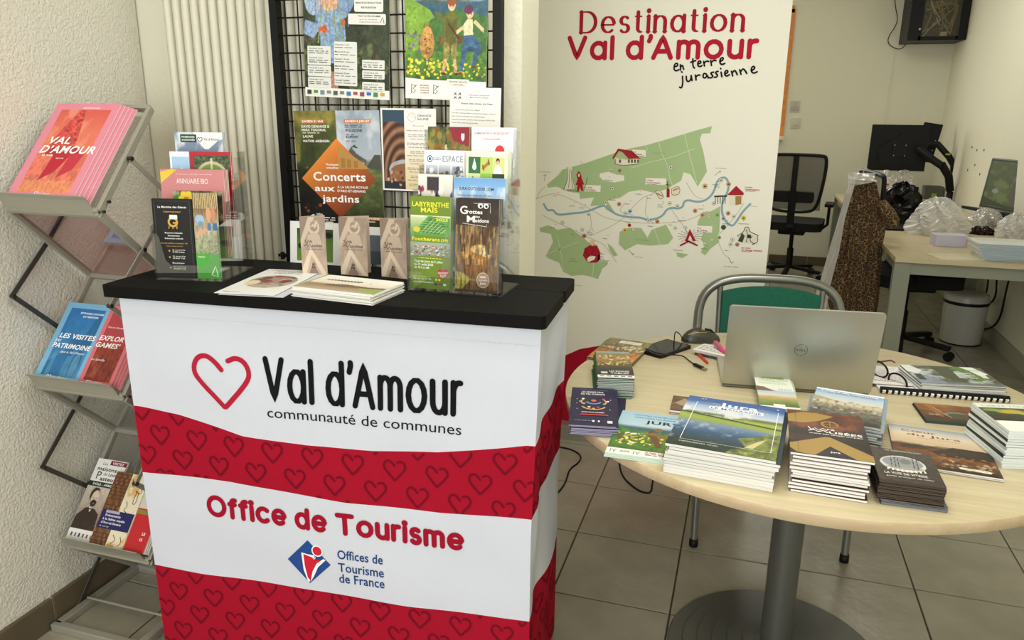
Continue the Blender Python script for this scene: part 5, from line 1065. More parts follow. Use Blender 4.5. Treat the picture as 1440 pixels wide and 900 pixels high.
def c_icons(pg):
    pg.rect(0, 0, 1, 1, '#e9eed2')
    for i, c in enumerate(('#2f6a3a', '#b9cf6a', '#cfd88a')): pg.rect(.06+i*.29, .76, .35+i*.29, .94, c)
    for i, c in enumerate(('#d9e0a8', '#8fbf4a', '#2b3a2c')): pg.rect(.06+i*.29, .56, .35+i*.29, .76, c)
    pg.disc(.205, .83, .05, '#f2f6ec', .035); pg.poly([(.16, .84), (.205, .93), (.25, .84)], '#f2f6ec'); pg.line([(.42, .82), (.55, .88)], .06, '#b5682f'); pg.line([(.41, .85), (.43, .80)], .03, '#8a4a1f'); pg.line([(.54, .91), (.56, .86)], .03, '#8a4a1f')
    pg.disc(.77, .90, .045, '#3a2418', .03); pg.disc(.77, .885, .032, '#e0b090', .022); pg.poly([(.68, .76), (.70, .83), (.77, .86), (.85, .83), (.88, .76)], '#e9e6e0'); pg.line([(.14, .60), (.22, .68), (.17, .72)], .03, '#4a5a2c'); pg.disc(.48, .57, .16, '#f4f4ea', .06)
def c_church(pg):
    p = Pic(70, 50, '#7a6a2c', seed=6); p.grad([(0, '#5a4a22'), (.5, '#8a7434'), (.8, '#5f6a34'), (1, '#3a4a24')]); p.tex(1, .4, 14); p.blobs(40, (0, .3, 1, 1), ['#a5883a', '#4a5a2a', '#8a5a24'], (.03, .07), .7, 5); p.poly([(.52, 1), (1, 1), (1, .6), (.62, .72)], '#8a1f2f')
    p.poly([(.40, .45), (.42, .62), (.44, .80), (.46, .62), (.48, .45)], '#d9c9a4'); p.poly([(.41, .64), (.44, .84), (.47, .64)], '#3a342c'); p.rect(.35, .3, .55, .46, '#cdbb94'); p.poly([(.33, .46), (.45, .52), (.57, .46)], '#6a4a34'); p.rect(.6, .2, .9, .32, '#c2b08a'); p.rect(.1, .2, .3, .3, '#c2b08a'); pg.img(p, 0, .45, 1, 1); pg.poly([(.80, .93), (.88, .93), (.88, .87), (.84, .84), (.80, .87)], '#c9cfd8')
def c_cow(pg):
    pg.rect(0, 0, 1, 1, '#e9edf0'); pg.text('LA MAISON DE LA VACHE QUI RIT', .06, .925, .026, '#b3323c', w=.82, bold=.03); pg.text('À LONS LE SAUNIER', .26, .865, .020, '#b3323c', w=.42, bold=.02); pg.disc(.68, .75, .11, '#cf3038', .06); pg.rect(.56, .65, .82, .735, '#e9edf0'); pg.disc(.50, .70, .05, '#cf3038', .025); pg.disc(.82, .69, .05, '#cf3038', .025)
hB, WB, tB = holder('large clear acrylic four-tier leaflet holder at the right end of the counter', (573, 408), (703, 419), (746, 401), 4, .052, .205, 0, .14)
inholder(hB, WB, tB, 0, .052, .006, .098, .210, .004, c_laby, 'green Labyrinthe Maïs leaflet in the front left pocket', '#6f8a22', n=3, nl='green leaflet copy behind the front Labyrinthe Maïs')
inholder(hB, WB, tB, 0, .052, .117, .102, .210, .004, c_cave, 'brown Grottes des Moidons cave leaflet in the front right pocket', '#3a2814', n=4, nl='brown leaflet copy behind the front cave leaflet')
inholder(hB, WB, tB, 1, .052, .010, .085, .205, .004, c_crowd, 'leaflet with a colourful crowd photo in the second tier', '#b9a894', n=3, nl='leaflet copy behind the crowd photo leaflet')
inholder(hB, WB, tB, 1, .052, .078+.02, .123, .200, .004, c_outdoor, 'pale blue Jura-Outdoor.com leaflet in the second tier', '#b9d0e4', n=3, nl='pale blue leaflet copy behind Jura-Outdoor.com')
inholder(hB, WB, tB, 2, .052, .010, .100, .205, .004, c_espace, 'white Espace leaflet with grey photos in the third tier', '#f1f1ee', n=4, nl='white leaflet copy behind the Espace leaflet')
inholder(hB, WB, tB, 2, .052, .114, .100, .205, .004, c_icons, 'leaflet with green squares and small icons in the third tier', '#e9eed2', n=4, nl='pale leaflet copy behind the green squares leaflet')
inholder(hB, WB, tB, 3, .052, .004, .105, .205, .004, c_church, 'leaflet with a church spire in autumn hills in the rear tier', '#8a7434', n=3, nl='leaflet copy behind the church spire leaflet')
inholder(hB, WB, tB, 3, .052, .114, .102, .205, .004, c_cow, 'pale La Maison de la Vache qui Rit leaflet in the rear tier', '#e9edf0', n=3, nl='pale leaflet copy behind the Vache qui Rit leaflet')

# folded museum leaflets standing in a row
def c_mus(pg):
    p = Pic(60, 110, '#b5a08c', seed=4); p.grad([(0, '#c4ae96'), (.5, '#b09a86'), (1, '#9c8878')]); p.tex(1, .12, 10); p.poly([(0, 1), (0, .6), (.35, 1)], '#8f7b6c'); p.poly([(.35, 1), (.6, 1), (0, .45), (0, .6)], '#c9b69e'); p.ell(.55, .82, .22, .12, '#cdbba6'); p.ell(.55, .84, .16, .09, '#a48e7c'); p.blobs(18, (.42, .78, .68, .92), ['#d9c9b4', '#94806e'], (.02, .04), .8, 3); p.poly([(.28, .68), (.5, .74), (.75, .70), (.85, .5), (.3, .48)], '#c2ae98'); p.poly([(0, .1), (.38, .48), (1, .0), (.8, 0), (.4, .34), (.15, 0), (0, 0)], '#e0cdb4'); p.poly([(.25, .0), (.45, .22), (.68, 0)], '#8b7868'); pg.img(p)
    D = '#2c2622'; pg.lett('Jura', .14, .555, .42, .05, D, .12, gap=.2) if False else None
    pg.line([(.14, .595), (.19, .60), (.21, .55), (.25, .545), (.31, .60), (.36, .545), (.40, .60)], .022, D, 0); pg.text('ra', .33, .56, .045, D, w=.13, bold=.01); pg.line([(.14, .50), (.24, .53), (.29, .485), (.36, .53), (.42, .485), (.46, .50)], .026, D, 0); pg.text('usées', .45, .49, .045, D, w=.40, bold=.015); pg.lines(.20, .44, .85, 1, .022, '#6a5a4e', .5)
    pg.text('ju', .40, .17, .042, D, w=.13, bold=.02); pg.text('ra', .40, .115, .042, D, w=.13, bold=.02)
for i, (a, b, tl, lb) in enumerate((((426, 386), (461, 387), 316, 'leftmost'), ((480, 386), (518, 389), 318, 'middle'), ((537, 389), (573, 393), 321, 'rightmost'))):
    p, q = ctop(*a), ctop(*b); M = frame(p+Vector((0, 0, .0008)), (q-p), (0, 0, 1)); w_ = (q-p).length; hgt = .146
    e = thing('museum_leaflet', f'{lb} of three upright beige folded Jura Musées leaflets on the counter', 'leaflet', group='upright museum leaflets'); e.matrix_world = M
    m = sheet(w_, hgt, .0006, '#b5a08c'); c_mus(Page(w_, hgt, m, .0007)); m.build('front_panel', PRINT, e)
    g = MB().box((w_/2, hgt/2, 0), (w_*.98, hgt, .0006), '#c4b29e'); 
    g.xf(Matrix.Rotation(.62, 4, 'Y')@Matrix.Translation((0, 0, -.001))); g.build('rear_panel', PRINT, e)
# framed cards at the back edge
def card(name, label, a, b, hgt, fn):
    p, q = ctop(*a), ctop(*b); w_ = (q-p).length; M = frame(p+Vector((0, 0, .0008)), (q-p), (0, .12, 1)); booklet(name, w_, hgt, .003, fn, M, label, 'card', cover='#f1f0ea')
def c_cowcard(pg):
    p = Pic(40, 50, '#5a7a34', seed=3); p.grad([(0, '#6a8f3a'), (.6, '#55792f'), (1, '#2f4a24')]); p.blobs(7, (.1, .3, .9, .9), ['#15160f', '#1d1f18'], (.06, .12), 1, 8); pg.img(p, .14, .06, .86, .84)
def c_bluecard(pg): pg.rect(0, 0, 1, .78, '#59616d'); pg.rect(.0, .0, 1, .35, '#3f464f')
card('postcard', 'white bordered card with dark cows in a green field behind the museum leaflets', (409, 369), (479, 374), .112, c_cowcard)
card('postcard', 'white topped grey blue card between the middle and right museum leaflets', (512, 371), (577, 375), .100, c_bluecard)
# open leaflets lying on the counter
def c_vache(pg):
    pg.rect(0, 0, 1, 1, '#e4e4e0'); pg.text('LA MAISON DE LA VACHE QUI RIT', .5, .93, .022, '#a5303a', w=.78, align='c', bold=.03); pg.text('PROGRAMMATION', .5, .875, .03, '#3a3a3c', w=.5, align='c', bold=.03); pg.text('DE MAI À AOÛT 2025', .5, .82, .026, '#3a3a3c', w=.5, align='c', bold=.03)
    p = Pic(60, 60, '#a08c7c', seed=4); p.blobs(40, (.05, .05, .95, .95), ['#7a3a34', '#b5a898', '#5a4c44', '#8f8a84', '#9a4a40'], (.05, .13), .9, 5); p.A[(((p.X-.5)/.5)**2+((p.Y-.5)/.5)**2 > 1)] = p._c('#e4e4e0'); p.ell(.14, .35, .14, .2, '#e6d9a8', .9); pg.img(p, .12, .24, .92, .74); pg.text('Programme', .08, .05, .03, '#5a5a5a', w=.28)
M, w_ = flatM((301, 412), (385, 416), CTOP+.0030)
booklet('leaflet', .155, .262, .0006, None, M@Matrix.Translation((.012, -.004, -.0022)), 'lower sheet under the Vache qui Rit programme on the counter', 'leaflet', cover='#c9cad4')
booklet('leaflet', .145, .270, .0008, c_vache, M, 'white Vache qui Rit programme with round photo lying left of centre on the counter', 'leaflet')
def c_draw(pg):
    p = Pic(80, 60, '#e9e6dc', seed=5); p.grad([(0, '#b5a58c'), (.35, '#8a7256'), (.45, '#d9d0bc'), (1, '#efece2')]); p.poly([(.25, .38), (.5, .46), (.8, .40), (1, .46), (1, .30), (.3, .28)], '#6f5a40'); p.poly([(.7, .3), (1, .36), (1, .0), (.8, .1)], '#8fa05c'); p.rect(0, 0, .03, 1, '#9aa84a'); pg.img(p)
    q = random.Random(3); x = .15
    for i in range(11): pg.line([(x, .62), (x+.012, .74), (x+.02, .63), (x+.034, .70)], .009, '#2a2622', 1); x += .042
    pg.disc(.72, .64, .01, '#2a2622', .012)
M, w_ = flatM((410, 417), (520, 430), CTOP)
for i in range(13):
    D = M@Matrix.Translation((rnd.uniform(-.003, .003), rnd.uniform(-.002, .003), .0018*i+.0004))@Matrix.Rotation(rnd.uniform(-.012, .012), 4, 'Z')
    booklet('booklet', .208, .135, .0016, c_draw if i == 12 else None, D, 'landscape booklet with hand drawn title on top of the small counter stack' if i == 12 else 'white booklet below the top one in the small counter stack', 'booklet', None if i == 12 else 'booklets in the counter stack', cover='#e9e6dc', side='#f4f3f0')

# ================================================================== round table
TZ = .74; TC = Vector((.652, -.418, 0)); TR = .600
tb = thing('round_table', 'round pale oak table on a dark grey pedestal, covered with magazines', 'table', TC)
def wood_mat(name, c1, c2, rot, sc=1.0, rough=.35):
    m = bpy.data.materials.new(name); m.use_nodes = True; nt = m.node_tree; b = nt.nodes['Principled BSDF']
    tc = nt.nodes.new('ShaderNodeTexCoord'); mp = nt.nodes.new('ShaderNodeMapping'); mp.inputs['Rotation'].default_value = (0, 0, rot); mp.inputs['Scale'].default_value = (2.2*sc, 45*sc, 20*sc)
    n = nt.nodes.new('ShaderNodeTexNoise'); n.inputs['Scale'].default_value = 1.6; n.inputs['Detail'].default_value = 6; n.inputs['Roughness'].default_value = .65
    cr = nt.nodes.new('ShaderNodeValToRGB'); cr.color_ramp.elements[0].position = .35; cr.color_ramp.elements[1].position = .68; cr.color_ramp.elements[0].color = (*lin(c1), 1); cr.color_ramp.elements[1].color = (*lin(c2), 1)
    nt.links.new(tc.outputs['Object'], mp.inputs[0]); nt.links.new(mp.outputs[0], n.inputs['Vector']); nt.links.new(n.outputs['Fac'], cr.inputs[0]); nt.links.new(cr.outputs[0], b.inputs['Base Color'])
    b.inputs['Roughness'].default_value = rough; MATS[name] = m; return m
M_OAK = wood_mat('pale_oak_laminate', '#bfb08b', '#d0c3a0', 1.25); M_OAKE = wood_mat('oak_edge_band', '#c2a983', '#d2bd9a', .0)
MB().lathe([(0.001, TZ-.0005), (TR-.004, TZ), (TR-.001, TZ-.0012)], 128).build('table_top', M_OAK, tb)
MB().lathe([(TR-.001, TZ-.0012), (TR, TZ-.003), (TR, TZ-.024), (TR-.003, TZ-.026), (.001, TZ-.026)], 128).build('edge_band', M_OAKE, tb)
M_PED = mat('dark_grey_steel', '#5f605a', .34, .4)
pd = Vector((0.0, -.035, 0))
MB().lathe([(.04, .045), (.04, TZ-.026)], 40, tuple(pd)).build('column', M_PED, tb)
MB().box((pd.x, pd.y, TZ-.030), (.30, .30, .008)).build('mounting_plate', M_PED, tb)
pf = [(.001, .052), (.05, .052), (.055, .048), (.085, .047), (.088, .040), (.125, .038), (.129, .031), (.165, .029), (.169, .023), (.205, .021), (.209, .016), (.245, .014), (.249, .010), (.283, .008), (.287, .004), (.287, .0), (.001, .0)]
MB().lathe(pf, 96, tuple(pd), smooth=False).build('pedestal_base', M_PED, tb)

def TM(bl_, br_, z): return flatM(bl_, br_, TZ+z)
def corners(z, bl=None, br=None, tl=None, tr=None):
    """frame on the table top plus width and height of a sheet lying z above it, from three of its corners in the photograph"""
    q = {k: on_z(v[0], v[1], TZ+z) for k, v in dict(bl=bl, br=br, tl=tl, tr=tr).items() if v}
    if 'bl' not in q: q['bl'] = q['tl']+q['br']-q['tr']
    if 'br' not in q: q['br'] = q['bl']+q['tr']-q['tl']
    if 'tl' not in q: q['tl'] = q['bl']+q['tr']-q['br']
    x, y = (q['br']-q['bl']), (q['tl']-q['bl']); w_, h = x.length, y.length
    up = Vector((0, 0, 1)); x = (x.normalized()+y.cross(up).normalized()).normalized(); y2 = up.cross(x)
    c = (q['br']+q['tl'])/2; o = c-x*w_/2-y2*h/2; o.z = TZ
    return frame(o, x, y2), w_, h
# ------------------------------------------------------------------ covers on the table
def c_jura(pg):
    p = Pic(130, 170, '#4a6a9a', seed=5); p.grad([(0, '#24301c'), (.12, '#2b3a3a'), (.3, '#33506e'), (.45, '#6f86a0'), (.52, '#8a9a5a'), (.60, '#a5b04a'), (.66, '#5a6a3a'), (.70, '#c9cfd6'), (.82, '#9ab0cc'), (.9, '#46659c'), (1, '#3d5c96')])
    p.clouds(.62, .86, '#d9dcde', 6, .52, 4, .9); p.clouds(.12, .50, '#c9cfd4', 5, .56, 8, .75); p.poly([(0, .60), (0, .66), (.3, .62), (.6, .56), (1, .52), (1, .44), (.6, .50), (.3, .56)], '#8fa046'); p.poly([(0, .64), (0, .67), (.4, .62), (1, .55), (1, .52), (.5, .58)], '#3f5030')
    p.poly([(.62, .28), (.75, .33), (.88, .42), (1, .45), (1, 0), (.55, 0), (.60, .08), (.72, .14)], '#6a7436'); p.tex(p.last, .5, 24, 5); p.poly([(.70, .14), (.80, .26), (.88, .33), (.84, .24), (.78, .14)], '#cdbb8a'); p.tex(p.Y < .1, .3, 20); pg.img(p); W = '#f6f6f4'
    pg.text('Jura', .34, .85, .085, W, w=.40, bold=.05); pg.rect(.25, .775, .80, .83, W); pg.text('LE MAGAZINE', .27, .783, .038, '#2f4f8a', w=.51, bold=.02)
    pg.line([(.35, .89), (.11, .89), (.11, .12), (.94, .12), (.94, .89), (.74, .89)], .006, W, caps=False); pg.text('# DESTINATION JURA - ÉTÉ 2025', .11, .075, .016, W, w=.36); pg.text('N°5', .14, .95, .02, W, w=.05); pg.disc(.93, .945, .011, W)
M, w_, h_ = corners(.066, (936, 622), (1092, 650), (968, 555))
for i in range(10):
    D = M@Matrix.Translation((rnd.uniform(-.0025, .0025)+(.008 if i < 9 and i > 6 else 0), rnd.uniform(-.0025, .0025)+(.004 if i < 7 else 0), .0066*i+.0004))@Matrix.Rotation(rnd.uniform(-.006, .006), 4, 'Z')
    booklet('magazine', w_, h_, .0064, c_jura if i == 9 else None, D, 'Jura Le Magazine with a lake photo, on top of the tallest white stack' if i == 9 else 'magazine below the top one in the Jura Le Magazine stack', 'magazine', None if i == 9 else 'magazines in the Jura Le Magazine stack', cover='#22303c' if i in (4, 8, 9) else '#dcdad2', side='#e9e7e0')
def c_musees(pg):
    p = Pic(90, 120, '#2c221c', seed=7); p.grad([(0, '#211c18'), (.5, '#2b201a'), (.75, '#5a3020'), (1, '#6a3826')]); p.tex(1, .35, 12, 4, 3, .5); p.ell(.55, .72, .12, .08, '#a5823c'); p.ell(.55, .72, .09, .06, '#4a3018'); p.rect(.54, .65, .56, .79, '#a5823c'); p.rect(.44, .715, .66, .73, '#a5823c'); p.clouds(.55, .9, '#8a4a2c', 6, .55, 3, .7); p.poly([(0, .28), (0, .42), (.3, .42), (.3, .28)], '#4a2a2c', .6); pg.img(p)
    G = '#a08243'; pg.poly([(0, .70), (0, .88), (.20, .97), (.40, .98), (.62, .93), (.40, .78), (.20, .70)], G); pg.poly([(.08, .02), (0, .10), (0, .20), (.46, .42), (.52, .42), (1, .12), (1, 0), (.80, 0), (.50, .22), (.30, 0)], G); pg.poly([(.30, 0), (.50, .22), (.80, 0)], '#29272a')
    pg.rect(.10, 0, .104, 1, '#171310'); W = '#f2f0ea'; pg.line([(.26, .615), (.29, .56), (.35, .60), (.39, .555), (.45, .61), (.49, .57)], .018, W, 0); pg.text('ra', .50, .58, .045, W, w=.10, bold=.02); pg.line([(.26, .53), (.33, .56), (.38, .52), (.45, .56), (.50, .52)], .022, W, 0); pg.text('USÉES', .52, .505, .050, W, w=.42, bold=.03); pg.text('GUIDE DES MUSÉES DU JURA', .26, .465, .018, W, w=.68, bold=.02); pg.text('ju', .49, .085, .03, W, w=.05, bold=.03); pg.text('ra', .55, .085, .03, W, w=.06, bold=.03)
M, w_, h_ = corners(.081, (1110, 636), (1229, 650), (1122, 577))
for i in range(12):
    dx = rnd.uniform(-.006, .003) if i < 11 else -.006
    D = M@Matrix.Translation((dx, rnd.uniform(-.004, .004), .0068*i+.0004))@Matrix.Rotation(rnd.uniform(-.02, .02) if i < 11 else .03, 4, 'Z')
    booklet('museum_guide', w_-.012 if i < 11 else w_, h_-.004, .0050, c_musees if i == 11 else None, D, 'brown and gold Jura Musées guide on top of its stack' if i == 11 else 'white edged guide in the Jura Musées stack', 'booklet', None if i == 11 else 'guides in the Jura Musées stack', cover='#5a4030' if i in (0, 3, 11) else '#bfb3a6', side='#f1efec')
def c_salins(pg):
    p = Pic(80, 120, '#9ab0c0', seed=6); p.grad([(0, '#3a3a34'), (.3, '#6a665a'), (.55, '#a59a80'), (.68, '#d6d2c4'), (.85, '#b5cbd8'), (1, '#6fa8cc')]); p.tex(p.Y < .62, .4, 22, 3); p.poly([(.0, .78), (.3, .68), (.62, .58), (1, .60), (1, .52), (.5, .5), (0, .6)], '#b0a488'); p.blobs(40, (0, .3, 1, .68), ['#4a4840', '#cfc8b4', '#7a6a50', '#8a8a80'], (.015, .04), .8, 4)
    for a in range(7): p.poly([(.1+a*.13, .55), (.1+a*.13, .64), (.16+a*.13, .67), (.2+a*.13, .62), (.2+a*.13, .54)], '#c9bfa6'); 
    pg.img(p, .0, 0, 1, .95); pg.rect(0, .95, 1, 1, '#e9edee'); pg.text('L’offre de tourisme', .08, .905, .035, '#f4f6f6', w=.84, bold=.03); pg.text('du pays de Salins', .16, .865, .030, '#b5483c', w=.72, bold=.03)
M, w_, h_ = corners(.059, br=(1238, 605), tl=(1146, 546), tr=(1241, 560))
for i in range(16):
    booklet('brochure', w_, h_, .0033, c_salins if i == 15 else None, M@Matrix.Translation((rnd.uniform(-.007, .007), rnd.uniform(-.006, .006)+.012, .0037*i+.0004))@Matrix.Rotation(rnd.uniform(-.05, .05) if i < 15 else -.03, 4, 'Z'), 'brochure with pale blue title and old town photo behind the Jura Musées stack' if i == 15 else 'brochure below the old town cover in the stack by the laptop', 'brochure', None if i == 15 else 'brochures under the old town cover', cover='#8a9aa4', side='#e4e3dc')
def c_dark(pg):
    p = Pic(90, 90, '#3a332c', seed=9); p.tex(1, .35, 20, 3, 3, .6); p.grad([(0, '#3f362e'), (1, '#4a443c')], None); p.tex(1, .3, 22); p.ell(.47, .55, .36, .24, '#cfcdc6'); p.ell(.47, .58, .32, .18, '#8f9296'); p.clouds(.42, .75, '#e0e2e2', 6, .45, 4, 0); p.poly([(.18, .45), (.78, .45), (.70, .38), (.3, .36)], '#a09a8c')
    for a in (.27, .33, .38, .62, .68): p.poly([(a, .42), (a+.015, .42), (a+.045, .74), (a+.03, .74)], '#3a302a')
    p.ell(.52, .62, .09, .08, '#6a7268', .8); pg.img(p); W = '#d9d5cc'
    for a in range(9): pg.poly([(.18+a*.072, .33-.03*math.sin(a*.4)), (.215+a*.072, .33-.03*math.sin(a*.4)), (.235+a*.068, .40-.03*math.sin(a*.4)), (.20+a*.07, .40-.03*math.sin(a*.4))], '#e2e0d8')
    pg.text('LES TERRASSES DU JURA', .25, .93, .035, W, w=.60, bold=.01); pg.text('LA VOIE DE VITESSE', .12, .20, .062, W, w=.66, bold=.02); pg.text('guide pratique de visite', .13, .12, .04, W, w=.72)
M, w_, h_ = corners(.051, (1243, 674), (1337, 685), (1226, 628))
for i in range(30):
    t_ = .0017; low = i < 6
    booklet('leaflet', w_, h_, .00155, c_dark if i == 29 else None, M@Matrix.Translation((rnd.uniform(-.002, .0015)-(.008 if not low else 0), rnd.uniform(-.002, .002), t_*i+.0004))@Matrix.Rotation(rnd.uniform(-.012, .012)-(.02 if not low else 0), 4, 'Z'), 'dark brown leaflet with oval arch photo on top of the small front stack' if i == 29 else ('grey edged leaflet at the foot of the small dark stack' if low else 'brown edged leaflet in the small dark stack'), 'leaflet', None if i == 29 else ('grey edged leaflets in the dark stack' if low else 'brown edged leaflets in the dark stack'), cover='#6d6f72' if low else '#3d342d', side='#8a8d90' if low else '#6b5a4c')
def c_coeur(pg):
    p = Pic(120, 150, '#8a6a4a', seed=15); p.grad([(0, '#2c2218'), (.12, '#5a3f26'), (.3, '#7a4a26'), (.42, '#6a4024'), (.5, '#4a3c2c'), (.56, '#c9b08a'), (.8, '#dccbb0'), (.9, '#c2bcb4'), (1, '#8d99a8')]); p.clouds(.58, .98, '#a8a8a8', 3, .55, 3, .5); p.poly([(.05, .42), (.14, .50), (.28, .52), (.40, .42)], '#3c3226'); p.poly([(.38, .40), (.52, .50), (.62, .565), (.80, .57), (1, .56), (1, .3), (.45, .32)], '#3b3127'); p.tex(p.Y < .56, .35, 22, 4, 4, .7)
    p.blobs(80, (.0, .08, 1, .36), ['#9a5a28', '#6f3a1c', '#b5783c', '#4f4a24', '#84683c'], (.01, .03), .7, 8); p.blobs(60, (.45, .06, 1, .24), ['#a08a6c', '#4a3626', '#c2ae90', '#6a5038'], (.012, .03), .85, 3); p.poly([(0, .0), (0, .3), (.25, .18), (.4, 0)], '#4f4420', .6); pg.img(p)
    R_ = '#7a2f26'; pg.lett('C', .13, .845, .20, .06, R_, .2) if False else None; pg.text('Cœur', .13, .85, .058, R_, w=.37, bold=.01); pg.text('du Jura', .18, .755, .058, R_, w=.56, bold=.01); pg.text('GUIDE DE L’ÉTÉ - LE MAGAZINE 2025', .28, .70, .014, '#6a4a38', w=.44)
    pg.poly([(.62, .075), (.90, .060), (.92, .095), (.88, .115), (.61, .115)], '#ece4d2'); pg.text('ARBOIS POLIGNY SALINS', .66, .082, .018, '#8a4a34', w=.22)
def flatTop(tl, tr, z, h):
    a, b = on_z(*tl, TZ+z), on_z(*tr, TZ+z); x = (b-a).normalized(); y = Vector((0, 0, 1)).cross(x); return frame(a-y*h-Vector((0, 0, z)), x, y), (b-a).length
M, w_, h_ = corners(.009, br=(1422, 678), tl=(1241, 592), tr=(1375, 615))
print('coeur', w_, h_)
for i in range(2): booklet('magazine', w_, h_, .0040, c_coeur if i else None, M@Matrix.Translation((.003-.003*i, .003*(1-i), .0044*i+.0005)), 'Cœur du Jura magazine with autumn hills lying at the right' if i else 'second magazine under the Cœur du Jura one', 'magazine', cover='#b8a890' if not i else '#5a4430', side='#efece4')
def c_wide(pg):
    p = Pic(90, 60, '#4a3420', seed=18); p.grad([(0, '#2c2418'), (.5, '#6a4220'), (1, '#8a5a2a')]); p.tex(1, .5, 9, 4, 4, .5); p.poly([(.15, 1), (.28, .3), (.34, .3), (.28, 1)], '#a56a30', .7); p.ell(.55, .45, .18, .16, '#7a8a90', .8); p.ell(.6, .4, .2, .14, '#4a4a38'); p.poly([(0, 0), (.5, .05), (1, .12), (1, 0)], '#1f2a28'); pg.img(p)
    pg.text('forêt', .12, .35, .10, '#cfc8b8', w=.16, shear=.3); pg.line([(.27, .82), (.36, .5), (.44, .28)], .016, '#c9a070')
M, w_, h_ = corners(.006, (1300, 592), (1386, 598), (1286, 567))
for i in range(3): booklet('leaflet', w_+.012, h_, .0018, c_wide if i == 2 else None, M@Matrix.Translation((.001*i, 0, .002*i+.0005)), 'brown landscape leaflet with teal edge behind the Cœur du Jura magazine' if i == 2 else 'teal edged leaflet below the brown landscape one', 'leaflet', None if i == 2 else 'leaflets below the brown landscape one', cover='#2f4a4a' if i < 2 else '#3a2c1c', side='#4a6a6a')
def c_carte(pg):
    pg.rect(0, 0, 1, 1, '#dfe3d6'); pg.text('CARTE TOURISTIQUE', .06, .88, .06, '#a8b0a4', w=.8, bold=.04); p = Pic(90, 60, '#4a4a3a', seed=8); p.grad([(0, '#2c2a1c'), (1, '#5a5c44')]); p.tex(1, .4, 12); p.ell(.28, .72, .14, .16, '#b5a53a'); p.ell(.5, .6, .16, .14, '#a8a84a'); p.ell(.12, .8, .1, .1, '#7a9a3a'); p.ell(.75, .5, .12, .2, '#c9b46a'); pg.img(p, 0, .36, 1, .84); pg.rect(0, 0, 1, .36, '#e9ebe2')
a_, b_ = on_z(1420, 607, TZ+.086), on_z(1440, 609, TZ+.086); x_ = Vector((math.cos(.10), math.sin(.10), 0)); M = frame(Vector((a_.x, a_.y, TZ)), x_, Vector((0, 0, 1)).cross(x_))
for i in range(14):
    booklet('magazine', .20, .155, .0058, c_carte if i == 13 else None, M@Matrix.Translation((rnd.uniform(-.003, .003), .008-.0006*i, .0062*i+.0005))@Matrix.Rotation(rnd.uniform(-.015, .015)+.12, 4, 'Z'), 'pale tourist map booklet on top of the thick stack at the right table edge' if i == 13 else 'white edged booklet in the thick stack at the right table edge', 'booklet', None if i == 13 else 'booklets in the thick right stack', cover='#2c2f2c' if i in (4, 8, 10) else '#dfe6e2', side='#e2e8e6')
def c_terroir(pg):
    p = Pic(60, 100, '#7a6a4a', seed=4); p.grad([(0, '#2a2a28'), (.25, '#3a3630'), (.4, '#5a5038'), (.7, '#a58a54'), (.88, '#8a7a50'), (1, '#9ab0b8')]); p.blobs(110, (.05, .40, .95, .85), ['#d9c08a', '#8a5a30', '#e0cf9c', '#6a4a28', '#b98a4a'], (.015, .045), .9, 3); pg.img(p, 0, .08, 1, 1); pg.rect(0, 0, 1, .08, '#efede4'); pg.text('LES BONNES', .34, .20, .05, '#e4e2da', w=.55, bold=.02); pg.text('TABLES', .36, .13, .05, '#e4e2da', w=.5, bold=.02); pg.rect(.10, .13, .28, .20, '#c9c9c2')
    for i in range(5): pg.rect(.06+i*.19, .025, .18+i*.19, .055, ['#5a5a5a', '#8a3a3a', '#444444', '#7a7a3a', '#a54a4a'][i])
M, w_, h_ = corners(.056, (845, 529), (897, 532), (832, 493))
for i in range(24): booklet('leaflet', w_, h_, .0021, c_terroir if i == 23 else None, M@Matrix.Translation((rnd.uniform(-.002, .002)-(.006 if i < 2 else 0), rnd.uniform(-.003, .003)-(.006 if i < 2 else 0), .00235*i+.0004))@Matrix.Rotation(rnd.uniform(-.015, .015), 4, 'Z'), 'food photo leaflet on top of the tall green spined stack at the table left' if i == 23 else 'white leaflet in the green spined stack', 'leaflet', None if i == 23 else 'leaflets in the green spined stack', cover='#3f6a4a', side='#f0efec')
def c_autumn(pg):
    p = Pic(60, 80, '#8a7a54', seed=14); p.grad([(0, '#c9803c'), (.35, '#b5783c'), (.5, '#7a6c4a'), (1, '#867a58')]); p.tex(1, .3, 12); p.blobs(50, (0, .4, 1, .75), ['#cfc09a', '#5f5238', '#a58a54'], (.02, .05), .9, 3); p.blobs(20, (.2, .5, .95, .58), ['#e6dcc0'], (.01, .02), 1, 5); pg.img(p); pg.rect(.28, .80, .80, .92, '#dddacb'); pg.text('Nature', .42, .835, .045, '#4a463a', w=.26)
M, w_, h_ = corners(.011, (845, 500), (901, 514), (848, 471))
for i in range(5): booklet('leaflet', w_, h_, .0018, c_autumn if i == 4 else None, M@Matrix.Translation((-.004+.003*(i % 3), .004*(i % 2), .0021*i+.0004))@Matrix.Rotation(.03*(2-i)/2, 4, 'Z'), 'autumn orange and olive leaflet behind the green spined stack' if i == 4 else 'leaflet under the autumn orange one', 'leaflet', None if i == 4 else 'leaflets under the autumn orange one', cover='#7a6c4a', side='#d8d0bc')
